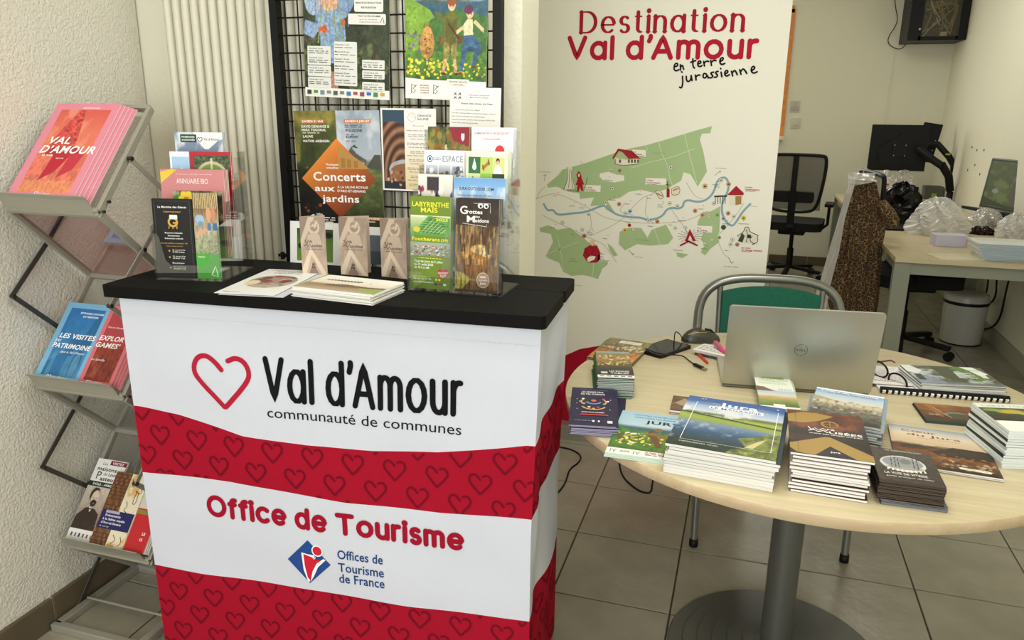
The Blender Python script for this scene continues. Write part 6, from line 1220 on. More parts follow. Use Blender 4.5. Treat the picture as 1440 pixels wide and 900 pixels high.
def c_navy(pg):
    pg.rect(0, 0, 1, 1, '#27233f'); W = '#ece8e4'; pg.text('LES RENDEZ-VOUS', .24, .86, .038, W, w=.50, bold=.04); pg.text('DU VAL D’AMOUR', .22, .80, .038, W, w=.56, bold=.04); pg.lines(.2, .93, .85, 1, .02, '#8a86a0')
    A = '#6f9ac4'; O = '#e0a05a'; pg.line(arc(.52, .62, .16, .07, 200, 340), .05, A, 0); pg.disc(.52, .64, .06, '#d9685a', .03); pg.line(arc(.52, .60, .28, .11, 150, 205), .04, O, 0); pg.line(arc(.52, .60, .28, .11, -25, 30), .04, O, 0); pg.line(arc(.52, .50, .26, .10, 200, 340), .045, O, 0)
    for i, (a, b) in enumerate(((.28, .68), (.74, .68), (.30, .55), (.76, .55), (.42, .46), (.62, .46), (.52, .42), (.22, .6), (.84, .62))): pg.disc(a, b, .035, ['#e8e2d8', '#c94a4a', '#d9b44a', '#8ab0d0'][i % 4], .018)
    for a, b in ((.14, .66), (.90, .66), (.14, .55), (.16, .40), (.88, .40)): pg.disc(a, b, .014, '#e8e2d8', .007)
    pg.text('MONT-SOUS-VAUDREY', .26, .305, .026, W, w=.50, bold=.02); pg.rect(.24, .245, .84, .27, '#c9404a'); pg.lines(.12, .10, .5, 1, .03, '#8a86a0'); pg.rect(.82, .06, .93, .12, '#d8d6dc'); pg.rect(.50, .08, .55, .12, W); pg.rect(.62, .08, .66, .12, W)
M, w_, h_ = corners(.026, (797, 598), (864, 600), (813, 546))
for i in range(7): booklet('leaflet', w_, h_, .003, c_navy if i == 6 else None, M@Matrix.Translation((rnd.uniform(-.0015, .0015)-(.004 if i == 6 else 0), rnd.uniform(-.002, .002), .0034*i+.0004+.0034))@Matrix.Rotation(rnd.uniform(-.01, .01), 4, 'Z'), 'navy blue Les Rendez-vous leaflet on top of the stack at the left table edge' if i == 6 else 'navy leaflet with lilac edges in the left edge stack', 'leaflet', None if i == 6 else 'navy leaflets in the left edge stack', cover='#27233f', side='#a9a2bc')
booklet('leaflet', w_, h_, .003, None, M@Matrix.Translation((.012, .006, .0004))@Matrix.Rotation(-.05, 4, 'Z'), 'navy leaflet at the bottom of the left edge stack, sticking out to the right', 'leaflet', cover='#27233f', side='#a9a2bc')
def c_jur(pg):
    p = Pic(90, 120, '#9ab8c4', seed=6); p.grad([(0, '#4a6a2c'), (.4, '#5f7f34'), (.55, '#3a5f6a'), (.62, '#b5cdd4'), (1, '#9fc0d0')]); p.poly([(0, .10), (0, .58), (.15, .52), (.34, .42), (.5, .3), (.5, .1)], '#4a7a34'); p.tex(p.Y < .5, .3, 16); p.blobs(90, (.05, .12, .75, .42), ['#e2cf4a', '#c9a23a', '#e8e6d8', '#6a3f2c'], (.01, .03), .95, 7); p.poly([(.55, .55), (.62, .48), (.78, .12), (.70, .10), (.5, .42)], '#6a4a2c'); p.ell(.66, .56, .06, .045, '#8a5f3c'); p.poly([(.45, .40), (.6, .48), (.9, .36), (.88, .30), (.6, .40)], '#8a6434'); p.ell(.86, .46, .05, .06, '#a53a4a'); p.ell(.93, .40, .05, .06, '#3f5a8a'); pg.img(p, 0, .12, 1, 1); pg.rect(0, 0, 1, .12, '#e9ebe2')
    pg.text('DÉCOUVREZ LES MUSÉES DU JURA', .22, .91, .024, '#2f6a9a', w=.74, bold=.02); pg.text('RÉSOUDRE LES ÉNIGMES', .24, .85, .024, '#2f6a9a', w=.70, bold=.02); pg.text('JUR’', .42, .735, .075, '#1d1c20', w=.46, bold=.06); pg.text('AVENTURES', .42, .69, .028, '#e8e6e0', w=.44, bold=.05)
    for x in (.06, .40): pg.line([(x, .03), (x, .09), (x+.04, .07), (x+.05, .03), (x+.08, .09)], .010, '#3a3a38', 0)
    pg.lines(.20, .07, .34, 2, .02, '#6a6a62'); pg.lines(.56, .09, .96, 3, .025, '#b5604a')
M, w_, h_ = corners(.010, (850, 636), (946, 649), (875, 577))
for i in range(3): booklet('booklet', w_+.004, h_, .0030, c_jur if i == 2 else None, M@Matrix.Translation((.001*(i-1), .001*i, .0033*i+.0004)), 'Jur’ Aventures booklet with yellow flowers partly under the big magazine stack' if i == 2 else 'pale green booklet copy under the Jur’ Aventures one', 'booklet', None if i == 2 else 'booklets under the Jur’ Aventures one', cover='#c9dccb', side='#cfe0d0')
def c_brown(pg):
    p = Pic(60, 50, '#6a5240', seed=9); p.tex(1, .3, 8); p.poly([(.05, .55), (.2, .9), (.35, .6), (.2, .4)], '#a58e72'); p.poly([(.2, .4), (.5, .55), (.8, .3), (.5, .1)], '#8a725a'); p.poly([(.35, .6), (.55, .95), (.9, .8), (.6, .55)], '#4a3828'); pg.img(p); pg.rect(0, 0, 1, .06, '#e6e0d4')
M, w_ = TM((941, 582), (1010, 590), 0)
for i in range(2): booklet('leaflet', .150 if i else .165, .110, .003, c_brown if i else None, M@Matrix.Translation((0.002*(1-i), .0, .0034*i+.0004)), 'brown geometric leaflet peeping out behind the Jura Le Magazine stack' if i else 'leaflet below the brown geometric one', 'leaflet', cover='#5a4838', side='#e6e0d4')
def c_carto(pg):
    p = Pic(50, 100, '#dfe2d0', seed=6); p.grad([(0, '#4a5a34'), (.14, '#7a8a44'), (.24, '#a5a864'), (.32, '#c9a56a'), (.38, '#d6d4cc'), (.50, '#b5c4cf'), (.56, '#e4e6da'), (1, '#e9ecdf')]); p.tex(p.Y < .35, .15, 9, 3, 3, .4); p.poly([(0, .50), (0, .64), (.2, .63), (.45, .52), (.5, .5)], '#7a6454'); pg.img(p); pg.rect(.18, .90, .82, 1, '#9fbf4a'); pg.text('LA CARTE', .24, .915, .045, '#3f6a2a', w=.5, bold=.04); pg.text('DU BIEN VIVRE', .12, .855, .03, '#7a8a8a', w=.8); pg.rect(.22, .815, .80, .825, '#9fbf4a'); pg.lines(.1, .76, .9, 2, .03, '#c2cc9a'); pg.text('Le Jura', .60, .56, .035, '#4a5a5a', w=.34); pg.rect(0, 0, 1, .05, '#eceee4'); pg.rect(.34, -.02, .64, .11, '#eceee6')
M, w_, h_ = corners(.035, (1063, 571), (1118, 574), (1059, 527))
for i in range(8): booklet('leaflet', w_, h_, .0040, c_carto if i == 7 else None, M@Matrix.Translation((rnd.uniform(-.002, .004)+(.005 if i < 7 else 0), rnd.uniform(-.004, .002), .0044*i+.0004))@Matrix.Rotation(-.03 if i == 7 else -.05+rnd.uniform(-.02, .02), 4, 'Z'), 'pale green La Carte leaflet with green hills in front of the laptop' if i == 7 else 'leaflet below the pale green La Carte one', 'leaflet', None if i == 7 else 'leaflets below the pale green La Carte one', cover='#b9c8a4', side='#dfe2d0')

# ------------------------------------------------------------------ laptop
la, lb = on_z(1015, 541, TZ+.004), on_z(1222, 556, TZ+.004); lx = (lb-la).normalized(); ly = Vector((0, 0, 1)).cross(lx); LW = (lb-la).length
lt = thing('laptop', 'open silver laptop seen from behind, lid towards the viewer, on the round table', 'laptop'); lt.matrix_world = frame(Vector((la.x, la.y, TZ)), lx, ly)
M_AL = mat('brushed_silver', '#b4b4a8', .33, .75, noise=1, nscale=300, namp=.02); M_KEY = mat('dark_keys', '#202022', .6)
MB().prism(rr(0, 0, LW, .235, .01), .002, .016).build('laptop_base', M_AL, lt, bevel=.002)
MB().box((LW/2, .10, .0165), (LW*.82, .105, .001)).build('keyboard', M_KEY, lt)
MB().box((LW/2, .004, .010), (LW*.99, .012, .012)).build('hinge', mat('hinge_grey', '#6d6c64', .4, .5), lt)
LH = .226; lean = 0.19
Lm = Matrix.Translation((0, -.002, .012))@Matrix.Rotation(PI/2+lean, 4, 'X')
lid = MB().prism(rr(-.001, 0, LW+.001, LH, .008), -.002, .005).build('laptop_lid', M_AL, lt, M=Lm, bevel=.0015)
MB().box((LW/2, LH/2+.004, -.0026), (LW-.01, LH-.02, .001)).build('screen', mat('black_glass', '#08090a', .08), lid)
lg = MB(); cx_, cy_ = LW*.50, LH*.50; z0 = .0054
for a0, a1 in ((-60, 55), (75, 250), (262, 290)): lg.stroke(arc(cx_, cy_, .0155, .0155, a0, a1, 24), .0012, z0, '#55544e')
lg.text('D', cx_-.0128, cy_-.0032, .0064, z0, '#55544e', w=.0062, bold=.04); lg.text('L', cx_+.0022, cy_-.0032, .0064, z0, '#55544e', w=.0042, bold=.04); lg.text('L', cx_+.0078, cy_-.0032, .0064, z0, '#55544e', w=.0042, bold=.04)
for k in (-1, 0, 1): lg.stroke([(cx_-.0052+.001*abs(k), cy_+k*.0028-.001), (cx_+.0012+.001*abs(k), cy_+k*.0028+.001)], .0011, z0, '#55544e', caps=False)
lg.build('round_logo', MATTE, lid)

# ------------------------------------------------------------------ mouse, phone, cable, pens, papers
def placed(name, label, cat, px, z=TZ, rz=0.0, group=None): p = on_z(px[0], px[1], z); return thing(name, label, cat, (p.x, p.y, z), rz, group)
ms = placed('computer_mouse', 'dark grey gaming mouse with gold lines beside the green chair', 'mouse', (985, 480), rz=.35)
M_MS = mat('dark_mouse_plastic', '#3a392f', .35)
def mfn(u, v):
    a = u*2*PI; x = .062*math.cos(a); y = .033*math.sin(a)*(1+.12*math.cos(2*a)); k = math.sin(v*PI/2); h = .038*(1-.35*(math.cos(a)*.5)*k)
    return (x*math.cos(v*PI/2*.98), y*math.cos(v*PI/2*.98), .002+h*k)
MB().grid(mfn, 32, 10).build('mouse_shell', M_MS, ms)
MB().tube([(.056, 0, .012), (.03, .001, .036), (.012, 0, .040)], .004, 8).build('scroll_wheel', M_KEY, ms)
for s in (-1, 1): MB().tube([(-.045, s*.014, .027), (-.02, s*.02, .0345), (.012, s*.019, .034)], .0011, 6).build('gold_line', mat('gold_trim', '#b59a4a', .35, .6), ms)
q0 = ms.matrix_world
pa, pb, pd_ = on_z(929, 505, TZ), on_z(973, 490, TZ), on_z(906, 492, TZ)
ph = thing('smartphone_tablet', 'small black tablet lying behind the leaflet stacks with a cable across it', 'tablet'); ph.matrix_world = frame(Vector((pa.x, pa.y, TZ+.0005)), pb-pa, pd_-pa)
PW, PH_ = (pb-pa).length, max((pd_-pa).length, .085)
MB().prism(rr(0, 0, PW, PH_, .008), 0, .009).build('tablet_body', mat('black_plastic', '#0e0e0f', .35), ph, bevel=.0015)
MB().prism(rr(.004, .004, PW-.004, PH_-.004, .005), .009, .0095).build('tablet_screen', mat('black_glass', '#08090a', .08), ph)
tag(MB().box((0, 0, .0003), (.0035, .010, .0006), '#8a2a30').build('red_sticker', MATTE, None, M=Matrix.Translation(on_z(925, 495, TZ+.0105))), 'tiny red sticker on the black tablet screen', 'sticker')
cab = thing('usb_cable', 'thin black usb cable crossing the table from tablet to plug', 'cable')
cz = TZ+.013
pts = [on_z(908, 490, cz), on_z(918, 495, cz), on_z(935, 499, cz), on_z(952, 499, cz), on_z(962, 501, TZ+.004), on_z(970, 508, TZ+.004), on_z(978, 513, TZ+.004)]
MB().tube(chaikin([tuple(p) for p in pts], 3), .0018, 8).build('cable_cord', M_BLK, cab)
a, b = on_z(976, 512, TZ+.006), on_z(994, 520, TZ+.006); d = (b-a).normalized()
MB().bar(a, a+d*.038, .010, .007).build('plug_body', M_BLK, cab, bevel=.001)
MB().bar(a+d*.038, a+d*.052, .009, .004).build('plug_metal', mat('plug_steel', '#a8a28c', .3, .9), cab)
c2 = [on_z(948, 480, TZ+.010), on_z(948, 480, TZ+.010)+Vector((0, 0, .034)), on_z(953, 480, TZ+.010)+Vector((.004, 0, .026)), on_z(962, 480, TZ+.006), on_z(968, 479, TZ+.012)]
tag(MB().tube(chaikin([tuple(p) for p in c2], 3), .0016, 8).build('mouse_cable', M_BLK), 'short black mouse cable standing up in a loop behind the tablet', 'cable')
pp = on_z(972, 493, TZ); 
Mp = frame(on_z(974, 499, TZ), on_z(1016, 508, TZ)-on_z(974, 499, TZ), (0, 0, 1)); Mp = frame(on_z(974, 499, TZ), (on_z(1016, 508, TZ)-on_z(974, 499, TZ)), Vector((0, 0, 1)).cross(on_z(1016, 508, TZ)-on_z(974, 499, TZ)))
def c_slip(pg): pg.rect(0, 0, 1, 1, '#e6e3dc'); pg.lines(.05, .75, .9, 4, .18, '#5a5a60', .35, 3)
for i in range(5): booklet('paper_slip', .125, .075, .0016, c_slip if i == 4 else None, Mp@Matrix.Translation((rnd.uniform(-.003, .003), rnd.uniform(-.003, .003), .009+.0019*i))@Matrix.Rotation(rnd.uniform(-.03, .03), 4, 'Z'), 'printed paper slip on top of the small pile by the mouse' if i == 4 else 'white paper slip in the small pile by the mouse', 'paper', None if i == 4 else 'paper slips by the mouse', cover='#e6e3dc')
tag(MB().prism(rr(0, 0, .11, .07, .004), 0, .0075, color='#4a4a46').build('notebook', MATTE, None, M=Mp@Matrix.Translation((.004, .002, .0004))), 'dark grey notebook under the paper slips by the mouse', 'notebook')
pn = thing('red_pen', 'red pen sticking out from under the paper slips', 'pen')
a, b = on_z(982, 498, TZ+.004), on_z(996, 511, TZ+.004)
MB().tube([a, a.lerp(b, .7), a.lerp(b, .92), b], [.004, .004, .0032, .001], 10).build('pen_barrel', mat('red_plastic', '#c21f22', .3), pn)
hl = thing('pink_highlighter', 'pink highlighter lying on the slips against the laptop', 'highlighter')
a, b = on_z(1006, 482, TZ+.030), on_z(1016, 492, TZ+.024); d = (b-a).normalized()
MB().tube([a, a+d*.05], .0075, 12).build('marker_body', mat('translucent_pink', '#b5506c', .3), hl); MB().tube([a+d*.05, a+d*.07], [.0075, .0065], 12).build('marker_cap', mat('hot_pink', '#d9447a', .3), hl)

# ------------------------------------------------------------------ comb bound document, magazines on it, sheet and glasses
sa, sb = on_z(1238, 548, TZ+.008), on_z(1419, 562, TZ+.008); sx = (sb-sa).normalized(); SM = frame(Vector((sa.x, sa.y, TZ)), sx, Vector((0, 0, 1)).cross(sx)); SL = (sb-sa).length
cd_ = thing('bound_document', 'white document with black comb binding lying behind the leaflets', 'document'); cd_.matrix_world = SM
MB().box((SL/2, .11, .0035), (SL, .205, .006), '#e6e6e4').build('pages', PRINT, cd_)
m = MB().tube([(0, 0, .009), (SL, 0, .009)], .0085, 14)
m.build('comb_spine', M_BLK, cd_)
for k in range(21):
    x = (k+.5)*SL/21
    MB().box((x, -.0062, .0065), (.0075, .006, .010), '#e9e9e6', M=Matrix.Rotation(.5, 3, 'X')).build('comb_gap', PRINT, cd_)
def c_green2(pg):
    p = Pic(120, 80, '#5a6048', seed=16); p.grad([(0, '#6f7680'), (.2, '#4a5038'), (.7, '#4f553c'), (1, '#5a604a')]); p.clouds(0, 1, '#8f98a4', 5, .6, 4, .6); p.poly([(0, 1), (0, 0), (.35, 0), (.28, .4), (.12, 1)], '#7f8894'); p.clouds(0, .8, '#c2c8cc', 6, .5, 9, .8); p.tex(1, .2, 14); p.poly([(.35, 1), (.38, .3), (.55, .15), (.60, 1)], '#454c34'); p.poly([(.60, 1), (.72, .5), (.76, .2), (.9, .35), (.95, 1)], '#5a7c34'); pg.img(p)
    pg.poly([(.0, .62), (.0, 1), (.12, 1), (.20, .68), (.10, .55)], '#dfe2dc'); pg.poly([(.74, 1), (.90, 1), (.98, .62), (.86, .50), (.80, .82)], '#e9ebe6'); pg.text('Val d’Amour', .80, .78, .07, '#5a5a5a', w=.13); pg.text('OFFICE', .66, .60, .07, '#e9ebe2', w=.12, bold=.02); pg.text('TOURISME', .67, .48, .07, '#e9ebe2', w=.12, bold=.02); pg.text('JURA', .69, .36, .07, '#e9ebe2', w=.1, bold=.02); pg.rect(.04, .20, .13, .50, '#34432c'); pg.rect(.86, .40, .93, .55, '#dfe2dc')
gz = .0075
a, b, c = on_z(1296, 553, TZ+gz), on_z(1424, 558, TZ+gz), on_z(1269, 509, TZ+.03); x = (b-a).normalized(); GM = frame(a, x, Vector((0, 0, 1)).cross(x)); GWd = (b-a).length
for i in range(6): booklet('magazine', .208, .150, .0034, c_green2 if i == 5 else None, GM@Matrix.Translation((rnd.uniform(-.004, .006), rnd.uniform(-.002, .004)+.012, .0038*i+.0004))@Matrix.Rotation(rnd.uniform(-.03, .02), 4, 'Z'), 'grey and green landscape magazine on top of the comb bound document' if i == 5 else 'white edged magazine in the pile on the comb bound document', 'magazine', None if i == 5 else 'magazines piled on the bound document', cover='#5a6048' if i % 2 else '#dfe0dc', side='#e4e4de')
def c_sheet(pg): pg.rect(0, 0, 1, 1, '#e4e1d9'); pg.lines(.06, .9, .9, 8, .1, '#8a8a90', .3, 4); pg.lines(.06, .25, .5, 1, .05, '#b5404a', .5, 2)
a, b = on_z(1222, 541, TZ+.009), on_z(1296, 546, TZ+.009); x = (b-a).normalized()
booklet('paper_sheet', .150, .105, .0012, c_sheet, frame(a+Vector((-.0, .012, 0)), x, Vector((0, 0, 1)).cross(x)), 'printed white sheet under the glasses beside the laptop', 'paper', cover='#e4e1d9')
gl = thing('eyeglasses', 'black and red rimmed eyeglasses lying on the printed sheet', 'glasses')
ga, gb = on_z(1238, 520, TZ+.03), on_z(1262, 536, TZ+.014); M_RIM = mat('tortoise_rim', '#1c0f0e', .2); M_RR = mat('dark_red_rim', '#5a1f20', .25)
gx = (gb-ga).normalized(); ga = ga-gx*.02; gy = Vector((0, 0, 1)).cross(gx); GO = frame(Vector((ga.x, ga.y, TZ+.0225)), gx, Vector((0, 0, 1)))
gl.matrix_world = GO
for k, cx_ in enumerate((.012, .072)):
    ring = [(cx_+.027*math.cos(t), .020*math.sin(t)+.012, 0) for t in np.linspace(0, 2*PI, 25)[:-1]]
    MB().tube(ring, .0026, 6, closed=True).build('rim', M_RIM, gl); MB().raw([(p[0], p[1], 0) for p in ring], [tuple(range(24))]).build('lens', clear('lens_glass', (.93, .93, .93), .02, .3, .08), gl)
MB().tube([(.036, .014, 0), (.042, .018, .001), (.048, .014, 0)], .0016, 6).build('bridge', M_RIM, gl)
for x in (-.015, .100): MB().tube([(x, .014, 0), (x+.002, .013, -.03), (x+.004, .010, -.085), (x+.004, -.002, -.11)], .0024, 6).build('temple', M_RR, gl)

# ================================================================== green chair behind the table
ch = thing('green_chair', 'chair with green fabric back and silver tube frame behind the laptop', 'chair', (.615, .30, 0), .12)
M_TUB = mat('silver_tube', '#8f8f88', .28, .75); M_GRN = mat('green_fabric', '#14604a', .85, noise=1, nscale=120, namp=.12, bump=.0006, bscale=600)
arcp = []
for t in np.linspace(0, 1, 25):
    a = PI*(1-t); xx = .255*math.copysign(abs(math.cos(a))**.62, math.cos(a)); zz = .66+.190*abs(math.sin(a))**.62; arcp.append((xx, .235+.03*(zz-.66), zz))
path = [(-.245, -.20, .02), (-.25, -.17, .40), (-.255, .12, .43), (-.255, .215, .52)]
arcp = [(-.255, .222, .55)]+arcp+[(.255, .222, .55)]
MB().tube([(-.25, .19, .45)]+arcp+[(.25, .19, .45)], .017, 12).build('back_frame', M_TUB, ch)
for s in (-1, 1):
    MB().tube([(s*.245, -.235, .015), (s*.248, -.20, .44)], .0125, 12).build('leg', M_TUB, ch)
    MB().tube([(s*.245, .27, .015), (s*.248, .20, .46)], .0125, 12).build('leg', M_TUB, ch)
    for y in (-.2355, .271): MB().lathe([(.0145, 0), (.0155, .004), (.0145, .028), (.001, .028)], 14, (s*.245, y, 0)).build('foot_cap', M_BLK, ch)
    MB().tube([(s*.175, .225, .47), (s*.178, .232, .66), (s*.182, .238, .815)], .011, 10).build('back_post', M_TUB, ch)
    MB().tube([(s*.248, -.20, .435), (s*.248, .20, .445)], .011, 10).build('side_rail', M_TUB, ch)
bp = MB()
def bfn(u, v):
    x = -.172+.344*u; top = .66+.175*abs(math.sqrt(max(0, 1-(x/.262)**2)))**.62; z = .50+(top-.012-.50)*v; return (x, .228+.03*(z-.66)-.012-.01*(1-(2*u-1)**2), z)
bp.grid(bfn, 16, 10); bp.grid(lambda u, v: (lambda q: (q[0], q[1]+.022, q[2]))(bfn(1-u, v)), 16, 10)
for v in (0, 1): bp.grid(lambda u, w, v=v: (lambda q: (q[0], q[1]+.022*w, q[2]))(bfn(u, v)), 16, 1)
for u in (0, 1): bp.grid(lambda w, v, u=u: (lambda q: (q[0], q[1]+.022*w, q[2]))(bfn(u, v)), 1, 10)
bp.build('backrest', M_GRN, ch)
MB().prism(rr(-.235, -.225, .235, .20, .06, 8), .445, .49).build('seat', M_GRN, ch, bevel=.012)
MB().prism(rr(-.22, -.21, .22, .185, .05, 8), .432, .4445).build('seat_pan', M_BLK, ch)

# cables on the floor
def fcable(label, px, r=.0035): 
    P_ = [on_z(x, y, r+.0006) for x, y in px]; tag(MB().tube(chaikin([tuple(p) for p in P_], 3), r, 8).build('floor_cable', M_BLK), label, 'cable')
fcable('black cable curling on the floor between counter and table', [(775, 628), (800, 630), (818, 640), (815, 650), (800, 660), (797, 675), (788, 690), (775, 700)])
fcable('black cable loop on the floor under the left side of the table', [(870, 640), (873, 668), (890, 685), (905, 693), (916, 693), (917, 680), (925, 650)])

# ================================================================== office at the back right
DX0, DX1, DZ = 1.225, 2.04, .73
M_DOAK = wood_mat('desk_oak', '#b9a984', '#cbbd98', 1.57, .6, .4); M_DG = mat('sage_grey_metal', '#8b8e7c', .5, .1)
def desk(label, y0, y1):
    d = thing('office_desk', label, 'desk', (DX0, y0, 0), 0, 'office desks'); W, L = DX1-DX0, y1-y0
    MB().box((W/2, L/2, DZ-.0125), (W, L, .025)).build('desk_top', M_DOAK, d, bevel=.0015)
    for x in (.042, W-.042):
        for y in (.045, L-.045): MB().box((x, y, (DZ-.025)/2), (.078, .05, DZ-.025)).build('leg', M_DG, d, bevel=.002)
    for y in (.045, L-.045): MB().box((W/2, y, DZ-.058), (W-.16, .03, .062)).build('frame_rail', M_DG, d)
    for x in (.042, W-.042): MB().box((x, L/2, DZ-.058), (.03, L-.14, .062)).build('frame_rail', M_DG, d)
    return d
desk('pale oak desk with grey metal frame nearest the round table', 1.885, 3.55)
desk('pale oak desk standing behind the near one towards the corner', 3.56, 5.2)
def office_chair(label, loc, rz, seat_c='#1c1c1c'):
    c = thing('office_chair', label, 'chair', loc, rz, 'black office chairs'); K = mat('black_chair_plastic', '#0d0d0d', .5); MS = clear('mesh_back', (.17, .16, .14), .5, .3, .03, .10); F = mat('dark_seat_fabric', seat_c, .9)
    for k in range(5):
        a = 2*PI*k/5+.3; e = Vector((.29*math.cos(a), .29*math.sin(a), .075)); MB().bar((0, 0, .10), e, .045, .028).build('star_leg', K, c, bevel=.006)
        MB().tube([e+Vector((-.011*math.sin(a), .011*math.cos(a), -.047)), e+Vector((.022*math.sin(a)-.033*math.sin(a), .011*math.cos(a), -.047))], .001, 4).build('axle', K, c)
        for s in (-.013, .013):
            o = Vector((-math.sin(a)*s, math.cos(a)*s, 0)); t_ = Vector((-math.sin(a), math.cos(a), 0))*.008; w = MB().tube([e+o-t_+Vector((0, 0, -.047)), e+o+t_+Vector((0, 0, -.047))], .0275, 16); w.build('caster', K, c)
    MB().lathe([(.028, .10), (.028, .26), (.018, .27), (.018, .42)], 16).build('gas_lift', K, c); MB().box((0, 0, .425), (.22, .26, .05)).build('tilt_unit', K, c, bevel=.01)
    MB().prism(rr(-.25, -.25, .25, .24, .09, 8), .45, .52).build('seat', F, c, bevel=.02)
    fr = [(-.20, .27, .66), (-.235, .285, .90), (-.24, .29, 1.08), (-.20, .292, 1.10), (.20, .292, 1.10), (.24, .29, 1.08), (.235, .285, .90), (.20, .27, .66), (.12, .262, .62), (-.12, .262, .62)]
    MB().tube(chaikin(fr, 2, True), .014, 8, closed=True).build('back_frame', K, c)
    MB().grid(lambda u, v: (-.225+.45*u, .272+.018*v, .64+.455*v), 6, 8).build('back_mesh', MS, c)
    MB().bar((0, .27, .48), (0, .30, .80), .06, .018, up=(0, 1, 0)).bar((0, .30, .78), (.0, .305, 1.09), .045, .012, up=(0, 1, 0)).build('back_spine', K, c)
    MB().bar((0, .12, .44), (0, .285, .50), .06, .02).build('back_bracket', K, c)
    MB().prism(rr(-.17, .70, .17, .80, .03), .262, .278, ax='y').build('lumbar_pad', K, c)
    for s in (-1, 1):
        MB().tube([(s*.24, .05, .46), (s*.285, .05, .50), (s*.285, .03, .66)], .013, 8).build('arm_post', K, c); MB().prism(rr(s*.285-.035, -.10, s*.285+.035, .14, .02), .66, .685).build('arm_pad', K, c, bevel=.004)
    return c
office_chair('black mesh-backed office chair by the back wall beside the banner', (.88, 4.85, 0), PI-.15)
office_chair('black office chair pushed under the near desk behind the leopard coat', (1.46, 2.72, 0), PI/2+.15, '#3c3c38')

# bin
bp_ = on_z(1356, 474, 0)
bn = thing('waste_bin', 'white round pedal bin with lid under the near desk', 'bin', (1.885, 3.07, 0)); M_BIN = mat('off_white_enamel', '#b9b7aa', .3)
MB().lathe([(.001, .004), (.118, .004), (.120, .012), (.128, .27), (.128, .275)], 40).build('bin_body', M_BIN, bn); MB().lathe([(.1295, .262), (.1315, .270), (.1315, .277), (.1295, .285)], 40).build('black_band', M_BLK, bn)
MB().lathe([(.130, .28), (.130, .315), (.120, .328), (.06, .334), (.001, .335)], 40).build('bin_lid', M_BIN, bn); MB().lathe([(.112, 0), (.122, 0), (.122, .008), (.112, .008)], 40).build('foot_ring', M_BLK, bn)

# leopard coat on a hanger with its plastic cover
CY = 2.34
coat = thing('leopard_coat', 'brown leopard print coat on a hanger hung over the near office chair', 'coat', (0, 0, 0))
ml = bpy.data.materials.new('leopard_print'); ml.use_nodes = True; nt = ml.node_tree; b = nt.nodes['Principled BSDF']; b.inputs['Roughness'].default_value = .8
tc = nt.nodes.new('ShaderNodeTexCoord'); n1 = nt.nodes.new('ShaderNodeTexNoise'); n1.inputs['Scale'].default_value = 30; v1 = nt.nodes.new('ShaderNodeTexVoronoi'); v1.feature = 'DISTANCE_TO_EDGE'; v1.inputs['Scale'].default_value = 50
ad = nt.nodes.new('ShaderNodeVectorMath'); ad.operation = 'MULTIPLY_ADD'; ad.inputs[1].default_value = (.034, .034, .034); nt.links.new(n1.outputs['Color'], ad.inputs[0]); nt.links.new(tc.outputs['Object'], n1.inputs['Vector']); nt.links.new(tc.outputs['Object'], ad.inputs[2]); nt.links.new(ad.outputs[0], v1.inputs['Vector'])
cr = nt.nodes.new('ShaderNodeValToRGB'); e = cr.color_ramp.elements; e[0].position = .0; e[0].color = (*lin('#a98a5a'), 1); e[1].position = .10; e[1].color = (*lin('#2a1a10'), 1); k = e.new(.05); k.color = (*lin('#6a4f2c'), 1); k = e.new(.22); k.color = (*lin('#2c1c12'), 1); k = e.new(.34); k.color = (*lin('#4a3218'), 1)
nt.links.new(v1.outputs['Distance'], cr.inputs[0]); nt.links.new(cr.outputs[0], b.inputs['Base Color'])
def cpx(x, y): q = on_y(x, y, CY); return (q.x, q.z)
Lp = [cpx(*p) for p in ((1204, 253), (1193, 280), (1182, 320), (1178, 350), (1170, 385), (1163, 420), (1170, 447))]; Rp = [cpx(*p) for p in ((1232, 256), (1240, 290), (1246, 320), (1241, 345), (1239, 380), (1236, 420), (1232, 447))]
def cfn(side):
    def f(u, v):
        i = v*(len(Lp)-1); k = min(int(i), len(Lp)-2); t = i-k; lx_, lz = (Lp[k][0]*(1-t)+Lp[k+1][0]*t, Lp[k][1]*(1-t)+Lp[k+1][1]*t); rx, rz_ = (Rp[k][0]*(1-t)+Rp[k+1][0]*t, Rp[k][1]*(1-t)+Rp[k+1][1]*t)
        x = lx_+(rx-lx_)*u; z = lz+(rz_-lz)*u+.012*math.sin(u*9)*v; th = .055*math.sqrt(max(0, 1-(2*u-1)**2))*(0.55+.45*v); fold = .018*math.sin(u*17+v*2.5)*v*min(1, 6*u*(1-u))+.008*math.sin(u*31-v*5)
        return (x, CY+side*th+fold*(1 if side < 0 else .3), z)
    return f
m = MB(); m.grid(cfn(-1), 40, 40); m.grid(cfn(1), 40, 40); m.build('coat_body', ml, coat)
s0 = MB()
def tube3(P, r, n=12): return MB().tube(chaikin(P, 2), r if not hasattr(r, '__len__') else None or .03, n)
A3 = lambda x, y, d=0: tuple(on_y(x, y, CY+d))
MB().tube([A3(1238, 285, -.03), A3(1248, 300, -.06), A3(1256, 312, -.07), A3(1258, 320, -.07)], [.030, .040, .034, .02], 14).build('sleeve', ml, coat)
MB().tube([A3(1196, 275, -.02), A3(1187, 310, -.05), A3(1181, 345, -.06), A3(1176, 362, -.05)], [.028, .036, .034, .028], 14).build('sleeve', ml, coat)
MB().tube([A3(1212, 252), A3(1206, 256), A3(1202, 262)], .02, 10).build('collar', ml, coat)
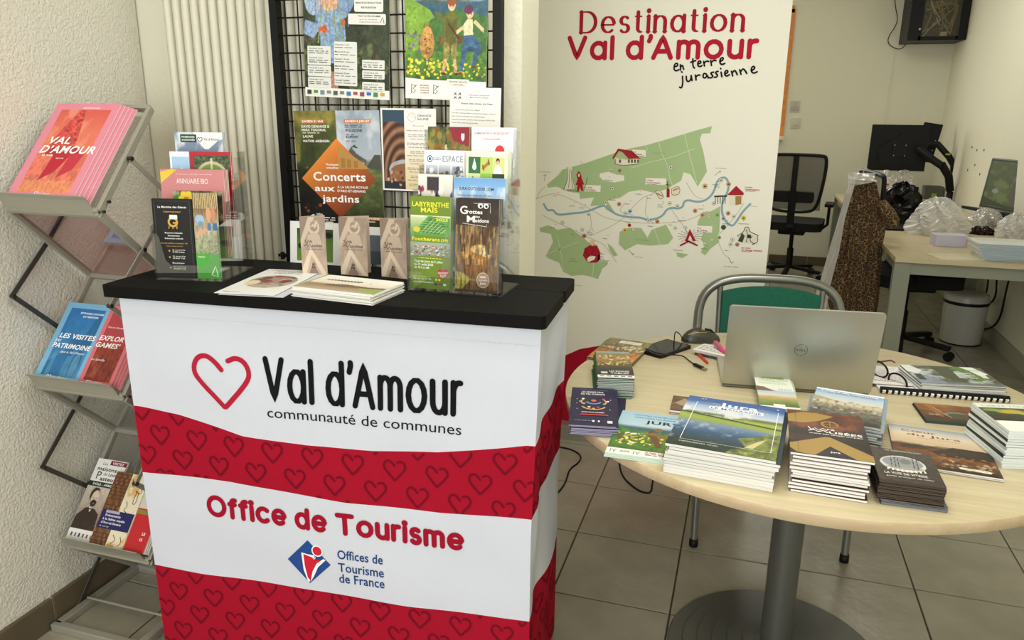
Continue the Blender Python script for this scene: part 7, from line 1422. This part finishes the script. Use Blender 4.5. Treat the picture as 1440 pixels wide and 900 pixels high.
hg = thing('coat_hanger', 'white padded hanger at the neck of the leopard coat', 'hanger'); MB().tube(chaikin([A3(1196, 262), A3(1203, 251), A3(1216, 249), A3(1232, 256)], 2), .010, 10).build('hanger_bar', mat('ivory_plastic', '#d8d0ae', .4), hg)
MB().tube(chaikin([A3(1214, 249), A3(1214, 240), A3(1218, 236), A3(1222, 240)], 3), .0025, 8).build('hanger_hook', M_SIL, hg)
# garment cover
cv = MB()
def film(P0, P1, amp, seed):
    q = np.random.RandomState(seed); ph = q.rand(6)*6
    def f(u, v):
        i = v*(len(P0)-1); k = min(int(i), len(P0)-2); t = i-k; a = Vector(P0[k]).lerp(Vector(P0[k+1]), t); b = Vector(P1[k]).lerp(Vector(P1[k+1]), t); p = a.lerp(b, u)
        return (p.x, p.y+amp*(math.sin(u*14+ph[0]+v*6)+.7*math.sin(v*17+ph[1]-u*9)+.5*math.sin(u*37+v*23+ph[2])), p.z)
    return f
cv.grid(film([A3(1196, 244, -.08), A3(1190, 270, -.09), A3(1178, 310, -.09), A3(1165, 355, -.09), A3(1152, 400, -.1), A3(1138, 440, -.1)], [A3(1206, 242, -.09), A3(1199, 270, -.11), A3(1188, 310, -.12), A3(1180, 355, -.12), A3(1168, 400, -.12), A3(1160, 445, -.12)], .006, 3), 20, 60)
tag(cv.build('garment_cover', MILKY), 'milky plastic garment cover trailing down left of the leopard coat', 'plastic cover')
cv = MB(); cv.grid(film([A3(1192, 243, -.06), A3(1193, 256, -.1), A3(1198, 262, -.1)], [A3(1231, 243, -.06), A3(1230, 250, -.1), A3(1228, 256, -.1)], .008, 8), 24, 14); tag(cv.build('plastic_wrap', MILKY), 'crumpled clear plastic bunched over the coat hanger', 'plastic cover')

# monitors on arms
def monitor(label, tl, tr, bl_, y, yb=0.0):
    a, b, c = on_y(*tl, y), on_y(*tr, y+yb), on_y(*bl_, y); m = thing('computer_monitor', label, 'monitor'); x = b-a; W = x.length; H = (a-c).length; m.matrix_world = frame(c, x, (0, 0, 1))
    MB().prism(rr(0, 0, W, H, .006), -.02, -.002).build('screen_housing', mat('black_monitor_plastic', '#0b0b0b', .45), m, bevel=.003); MB().prism([(W*.2, H*.12), (W*.8, H*.12), (W*.86, H*.45), (W*.55, H*.83), (W*.14, H*.5)], -.002, .012).build('rear_cover', mat('black_monitor_plastic', '#0b0b0b', .45), m, bevel=.003)
    MB().box((W*.52, H*.45, .018), (.10, .10, .012)).build('mount_plate', M_BLK, m)
    for sx_ in (-1, 1):
        for sy in (-1, 1): MB().tube([(W*.52+sx_*.042, H*.45+sy*.042, .020), (W*.52+sx_*.042, H*.45+sy*.042, .026)], .004, 8).build('screw', M_SIL, m)
    MB().box((W/2, H/2, -.0205), (W-.02, H-.02, .001)).build('display', mat('black_glass', '#08090a', .08), m); return m
monitor('large black monitor seen from behind on the far desk', (1228, 175), (1310, 176), (1219, 239), 4.72)
monitor('second black monitor mostly hidden behind the large one', (1286, 171), (1312, 175), (1284, 225), 4.98)
ar = thing('monitor_arm', 'black jointed monitor arm clamped to the far desk', 'monitor arm'); ay = 4.66
AA = lambda x, y, d=0: on_y(x, y, ay+d)
MB().tube(chaikin([tuple(AA(1291, 209)), tuple(AA(1305, 220, -.05)), tuple(AA(1324, 233, -.08))], 2), .030, 10).build('upper_arm', M_BLK, ar); MB().tube([AA(1324, 231, -.08), AA(1334, 248, -.04), AA(1336, 268, 0)], .030, 10).build('lower_arm', M_BLK, ar)
bp2 = AA(1336, 270); MB().lathe([(.05, 0), (.05, .02), (.025, .03), (.025, max(.05, bp2.z-DZ))], 16, (bp2.x, bp2.y, DZ+.001)).build('clamp_base', M_BLK, ar)
ar = thing('monitor_arm', 'second black monitor arm with yellow mark reaching towards the corner', 'monitor arm'); ay = 4.86
MB().tube([on_y(1300, 203, 4.955), AA(1319, 203), AA(1333, 219)], .026, 10).build('upper_arm', M_BLK, ar); MB().tube([AA(1333, 218), AA(1341, 232), AA(1341, 255), AA(1338, 266)], .026, 10).build('lower_arm', M_BLK, ar)
MB().box(tuple(AA(1333, 217, -.035)), (.035, .01, .012)).build('yellow_mark', mat('yellow_label', '#a8a02a', .5), ar)
bp2 = AA(1338, 268); MB().lathe([(.05, 0), (.05, .02), (.022, .03), (.022, max(.05, bp2.z-DZ))], 16, (bp2.x, bp2.y, DZ+.001)).build('clamp_base', M_BLK, ar)

# things on the desks
def D(px, py, z=0.0): return on_z(px, py, DZ+z)
def crumple(name, label, x0, x1, yb, ytop, mt, seed, depth=.16, dz=.0, n=26, amp=.35, jit=.013):
    a, b = D(x0, yb), D(x1, yb); hgt = on_y((x0+x1)/2, ytop, (a.y+b.y)/2+depth/2).z-DZ; c = (a+b)/2+Vector((0, depth/2, 0)); w2 = (b-a).length/2; q = np.random.RandomState(seed); ph = q.rand(12)*6.3; fr = q.uniform(3, 9, 12)
    def f(u, v):
        t = 2*PI*u; s = math.sin(PI*.5*v); r = 1+amp*(.4*math.sin(fr[0]*t+ph[0]+v*fr[1])*.6+.3*math.sin(int(fr[2])*t+ph[2]+v*7)+.25*math.sin(int(fr[3])*2*t-ph[3]+v*15)+.2*math.sin(int(fr[4])*3*t+v*21))
        k = math.cos(PI*.5*v*.97); return (c.x+w2*r*k*math.cos(t), c.y+depth/2*r*k*math.sin(t), DZ+dz+.001+hgt*s*(1+amp*.3*math.sin(5*t+v*9+ph[5])))
    m = MB(); m.grid(f, n*2, n); 
    v = m.V[0]; v[:, :] += (q.rand(*v.shape)-.5)*np.array([jit, jit, jit*.8])*(v[:, 2:3] > DZ+dz+.006); v[:, 2] = np.maximum(v[:, 2], DZ+dz+.0008)
    m.SM[-1][:] = False; return tag(m.build(name, mt), label, 'plastic bag')
crumple('plastic_bag', 'heap of crumpled clear plastic sleeves in the middle of the near desk', 1288, 1356, 333, 282, MILKY, 3, .24)
crumple('plastic_bag', 'crumpled clear plastic bag in front of the open laptop', 1362, 1412, 330, 296, FILM, 5, .16)
crumple('plastic_bag', 'clear plastic bag with red contents at the right edge of the near desk', 1410, 1456, 340, 303, MILKY, 8, .16)
crumple('red_cloth', 'crumpled red cloth inside the plastic bag at the right edge', 1426, 1452, 327, 303, mat('red_fabric', '#b5323c', .8), 9, .1)['category'] = 'cloth'
crumple('black_bag', 'shiny black garment packed in clear plastic on the near desk', 1236, 1298, 316, 262, mat('glossy_black_film', '#0f0f10', .12), 11, .24, .012, 14, .28, .02)['category'] = 'garment bag'
crumple('black_garment', 'small black garment bundle right of the larger shiny black one', 1284, 1310, 313, 290, mat('black_cloth', '#0c0c0c', .5), 14, .12)['category'] = 'garment'
crumple('plastic_bag', 'loose clear plastic bag standing behind the shiny black garment', 1246, 1290, 285, 243, FILM, 21, .20)
a, b = D(1244, 324), D(1295, 326); x = (b-a).normalized()
tag(MB().box(((b-a).length/2, .12, .006), ((b-a).length, .24, .010), '#141414').build('folder', MATTE, None, M=frame(a, x, Vector((0, 0, 1)).cross(x))), 'black folder under the shiny black garment', 'folder')
def c_plain(pg): pg.lines(.06, .9, .8, 5, .09, '#a8b0ac', .25, 2)
a, b = D(1382, 366), D(1455, 370); x = (b-a).normalized(); PM = frame(a, x, Vector((0, 0, 1)).cross(x))
for i in range(9): booklet('paper_stack', .32, .22, .0085, c_plain if i == 8 else None, PM@Matrix.Translation((rnd.uniform(-.004, .004)-.004*i, rnd.uniform(-.004, .004), .0092*i+.0005))@Matrix.Rotation(rnd.uniform(-.02, .02), 4, 'Z'), 'top folded white and blue sheet set on the near desk corner' if i == 8 else 'blue edged folded sheet set in the pile on the near desk', 'paper', None if i == 8 else 'folded sheet sets on the near desk', cover='#dfe2de', side='#9fb0b8')
a, b = D(1322, 365), D(1376, 366); x = (b-a).normalized()
booklet('paper_sheet', .24, .17, .003, c_plain, frame(a, x, Vector((-.35, 1, 0))), 'cream lined pad left of the folded sheet pile on the desk', 'paper', cover='#d8d0b0')
a = D(1330, 344); tag(MB().prism(rr(0, 0, .17, .11, .02), .0008, .062, color='#c4c0cf').build('packed_napkins', PRINT, None, M=Matrix.Translation((D(1313, 346).x, D(1313, 346).y, DZ))@Matrix.Rotation(.05, 4, 'Z'), bevel=.006), 'lavender white wrapped pack in front of the plastic heap', 'pack')
crumple('red_black_pouch', 'black and red pouch between the plastic bag and folded sheets', 1368, 1398, 331, 319, mat('black_red_pouch', '#2a0c0c', .3), 31, .1)['category'] = 'pouch'
pb_ = on_z(1240, 279, DZ)
bt = thing('steel_bottle', 'white insulated bottle with red flowers behind the coat', 'bottle', (on_z(1240, 292, DZ).x, on_z(1240, 292, DZ).y, DZ)); bd = 1.0
MB().lathe([(.001, .001), (.034, .001), (.036, .01), (.036, .19), (.03, .215), (.018, .235), (.018, .25)], 28).build('bottle_body', mat('white_bottle', '#c9c7c0', .35), bt); MB().lathe([(.021, .245), (.021, .285), (.016, .29), (.001, .29)], 24).build('bottle_cap', M_SIL, bt)
for k in range(9):
    t_ = k*2.4; zz = .03+k*.019; MB().ball((.0352*math.cos(t_-1.5), .0352*math.sin(t_-1.5), zz), .009, 8, sx=1, sy=1).build('flower_mark', mat('red_flower', '#a5344a', .5), bt)
pq = on_z(1299, 280, DZ); px_ = thing('pen_box', 'grey square pen box with a yellow note on the far desk', 'pen box', (pq.x, pq.y, DZ))
g_ = mat('grey_plastic', '#5a5c54', .5)
for (c_, d_) in (((.07, .004, .055), (.14, .006, .108)), ((.07, .116, .055), (.14, .006, .108)), ((.004, .06, .055), (.006, .112, .108)), ((.136, .06, .055), (.006, .112, .108)), ((.07, .06, .004), (.13, .11, .006))): MB().box(c_, d_).build('box_panel', g_, px_)
MB().box((.075, -.001, .035), (.04, .002, .03)).build('yellow_note', mat('yellow_label2', '#a8b43a', .5), px_)
tag(MB().box((0, 0, .14), (.12, .015, .28)).build('white_card_stand', mat('white_card', '#cfccbe', .6), None, M=Matrix.Translation((on_z(1312, 265, DZ).x+.03, on_z(1312, 268, DZ).y, DZ+.001))), 'pale upright card behind the grey pen box', 'card')
for i, pts in enumerate(([(1283, 262), (1290, 266), (1300, 263), (1312, 270)], [(1340, 268), (1352, 276), (1362, 280), (1366, 285)], [(1330, 276), (1345, 280), (1358, 279), (1367, 284)])):
    tag(MB().tube(chaikin([tuple(D(*p, .006)) for p in pts], 3), .006, 8).build('desk_cable', M_BLK), ['black cable left of the grey pen box', 'black cable behind the monitor arm base', 'black cable trailing towards the open laptop'][i], 'cable')
# open laptop / screen on the right
l0, l1 = on_y(1376, 291, 3.46), None
tl_, bl2 = on_y(1397, 222, 3.46), on_y(1376, 291, 3.46); trr = on_y(1476, 242, 2.98)
sc = thing('display_laptop', 'open laptop with green picture on screen at the right wall', 'laptop'); xx_ = Vector((trr.x-tl_.x, trr.y-tl_.y, 0)); sc.matrix_world = frame(bl2, xx_, tl_-bl2); W = xx_.length+.02; H = (tl_-bl2).length
MB().prism(rr(0, 0, W, H, .01), -.014, -.001).build('lid_frame', mat('grey_silver_bezel', '#77776c', .4, .4), sc, bevel=.002)
m = MB(); p = Pic(60, 44, '#5a6a3a', seed=5); p.clouds(0, 1, '#8a9a5a', 4, .45, 5, .8); p.ell(.6, .45, .13, .34, '#8f8f80'); p.ell(.57, .38, .10, .30, '#6a6454'); p.ell(.20, .35, .06, .05, '#b5b8a8'); p.poly([(0, 0), (0, .2), (.5, .05), (1, .15), (1, 0)], '#3a4426'); m.img(p.A, .018, .018, W-.018, H-.018, .0005)
ms_ = bpy.data.materials.new('lit_screen'); ms_.use_nodes = True; nt = ms_.node_tree; b = nt.nodes['Principled BSDF']; at = nt.nodes.new('ShaderNodeAttribute'); at.attribute_name = 'Col'; nt.links.new(at.outputs['Color'], b.inputs['Emission Color']); b.inputs['Emission Strength'].default_value = .45; b.inputs['Base Color'].default_value = (.02, .02, .02, 1); b.inputs['Roughness'].default_value = .2
m.rect(.008, .008, W-.008, H-.008, 0, '#0a0a0a'); m.build('screen_picture', ms_, sc)
MB().box((W/2, -.012, .06), (W, .018, .12)).build('keyboard_base', M_BLK, sc)
st2 = thing('laptop_riser', 'dark riser under the laptop at the right wall', 'stand', (bl2.x, bl2.y, DZ)); MB().box((.16, -.10, (bl2.z-DZ-.025)/2), (.26, .20, max(.01, bl2.z-DZ-.030))).build('riser_block', M_BLK, st2)

# network cabinet
rk = thing('network_cabinet', 'black wall cabinet with glass door full of cables in the upper corner', 'cabinet', (1.635, 5.1, 2.03)); W, H, Dp = .44, .50, .39
K = mat('cabinet_black', '#10100f', .45)
MB().box((W/2, Dp/2, .006), (W, Dp, .012)).box((W/2, Dp/2, H-.006), (W, Dp, .012)).box((.006, Dp/2, H/2), (.012, Dp, H-.026)).box((W-.006, Dp/2, H/2), (.012, Dp, H-.026)).box((W/2, Dp-.006, H/2), (W-.026, .010, H-.026)).build('cabinet_shell', K, rk)
MB().box((.05, -.008, H/2), (.10, .014, H)).box((W-.03, -.008, H/2), (.06, .014, H)).box((W/2, -.008, .016), (W-.162, .014, .032)).box((W/2, -.008, H-.016), (W-.162, .014, .032)).build('door_frame', K, rk)
MB().box((W/2+.02, -.008, H/2), (W-.164, .004, H-.066)).build('door_glass', clear('smoked_glass', (.85, .82, .70), .03, .3, .04), rk)
for k in range(10): MB().box((-.003, .06+.0*k, .05+k*.042), (.006, .06, .012)).build('vent_slot', mat('vent_grey', '#2c2b27', .5), rk)
MB().tube([(.085, -.018, .09), (.085, -.013, .09)], .008, 12).build('door_lock', M_SIL, rk); m = MB(); m.stroke(arc(0, 0, .012, .012, 50, 310), .005, 0, '#c9c7be'); m.xf(Matrix.Translation((.085, -.0195, .33))@Matrix.Rotation(PI/2, 4, 'X')); m.build('round_mark', MATTE, rk)
q = random.Random(5)
for k in range(16):
    a = (q.uniform(.12, .36), q.uniform(.04, .14), q.uniform(.03, .12)); b_2 = (q.uniform(.12, .36), q.uniform(.04, .14), q.uniform(.2, .42)); c_ = (q.uniform(.10, .38), q.uniform(.03, .1), q.uniform(.08, .40))
    MB().tube(chaikin([a, c_, b_2], 3), .005, 6).build('patch_cable', [mat('white_cable', '#d8d6ca', .5), mat('grey_cable', '#9a988e', .5), mat('red_cable', '#6a2f24', .5), mat('tan_cable', '#b59a6a', .5)][k % 4], rk)
MB().box((.29, .12, .05), (.05, .05, .05)).build('white_adapter', mat('white_paint', '#e6e2d3', .5), rk); MB().box((.2, .2, .3), (.32, .2, .045)).build('switch_unit', mat('grey_plastic', '#5a5c54', .5), rk)
def wallc(label, pts, y, r=.0035): tag(MB().tube(chaikin([tuple(on_y(a, b, y)) for a, b in pts], 3), r, 6).build('wall_cable', M_BLK), label, 'cable')
wallc('black cable loop hanging below the network cabinet', [(1258, -10), (1259, 10), (1263, 26), (1259, 38), (1250, 50), (1248, 60), (1256, 67), (1266, 70), (1273, 64), (1276, 58)], 5.46)
tag(MB().box((0, 0, 0), (.005, .006, 1.05)).build('wall_cable', mat('white_paint', '#e6e2d3', .5), None, M=Matrix.Translation((on_y(1253, 110, 5.494).x, 5.494, 1.5))), 'thin painted cable duct running down the back wall from the cabinet', 'cable')
# switch plate and sticker on the back wall
q = on_y(1119, 173, 5.49); sp = thing('wall_switch', 'white square rotary wall switch beside the orange window frame', 'switch', (q.x, 5.499, q.z)); MB().prism(rr(-.045, -.045, .045, .045, .006), -.010, 0, ax='y').build('switch_plate', mat('switch_white', '#cfcbb6', .5), sp, bevel=.002); MB().tube([(0, -.010, 0), (0, -.022, 0)], .024, 20).build('switch_dial', mat('switch_white', '#cfcbb6', .5), sp)
def c_warn(pg): pg.rect(0, 0, 1, 1, '#c4bfae'); pg.line([(.28, .58), (.5, .92), (.72, .58), (.28, .58)], .03, '#8a8578', caps=False); pg.rect(.48, .64, .52, .80, '#8a8578'); pg.lines(.12, .46, .9, 5, .085, '#8f8a7c', .5, 3)
q = on_y(1118, 150, 5.49); booklet('warning_notice', .088, .105, .002, c_warn, frame(Vector((q.x-.044, 5.496, q.z-.052)), (1, 0, 0), (0, 0, 1)), 'small grey warning notice above the rotary wall switch', 'notice')
for px in ((1367, 207), (1374, 211), (1384, 211), (1371, 232), (1361, 239), (1378, 245)):
    q = on_x(px[0], px[1], RIGHTX); MB().tube([(RIGHTX-.002, q.y, q.z), (RIGHTX+.004, q.y, q.z)], .009, 10).build('screw_hole', M_BLK, bpy.data.objects['wall_right'])
for i, (pts, r) in enumerate(((((2.06, 2.9, .70), (2.055, 2.93, .4), (2.06, 2.96, .15), (2.05, 3.3, .03)), .006), (((2.06, 3.2, .70), (2.05, 3.15, .45), (2.06, 3.1, .28), (2.06, 3.35, .2)), .006), (((2.06, 3.4, .70), (2.05, 3.36, .5), (2.06, 3.3, .3), (2.06, 3.42, .12)), .006))):
    tag(MB().tube(chaikin(list(pts), 3), r, 8).build('hanging_cable', M_BLK), ['black cable nearest the viewer hanging under the near desk', 'black cable bending beside the bin under the desk', 'black cable farthest back under the near desk'][i], 'cable')

# ------------------------------------------------------------------ each copy in a pile gets its own place in its label
ORD = 'first second third fourth fifth sixth seventh eighth ninth tenth eleventh twelfth thirteenth fourteenth fifteenth sixteenth seventeenth eighteenth nineteenth twentieth'.split()
def ordinal(n):
    if n <= 20: return ORD[n-1]
    if n == 30: return 'thirtieth'
    return 'twenty-'+ORD[n-21]
bpy.context.view_layer.update()
groups = {}
for o in SC.objects:
    if o.parent is None and 'group' in o and 'label' in o: groups.setdefault((o['group'], o['label']), []).append(o)
for (g, l), obs in groups.items():
    if len(obs) < 2: continue
    standing = obs[0].matrix_world.to_3x3().col[2].normalized().z < .9
    nrm = obs[0].matrix_world.to_3x3().col[2].normalized()
    obs.sort(key=lambda o: -o.matrix_world.translation.dot(nrm))
    off = 2 + (24 if 'grey edged leaflet at the foot' in l else 0)
    for i, o in enumerate(obs):
        tail = ordinal(i+off)+(' from the front' if standing else ' from the top')
        words = l.split(); room = 16-len(tail.split())
        o['label'] = ' '.join(words[:room])+', '+tail if len(words) > room else l+', '+tail
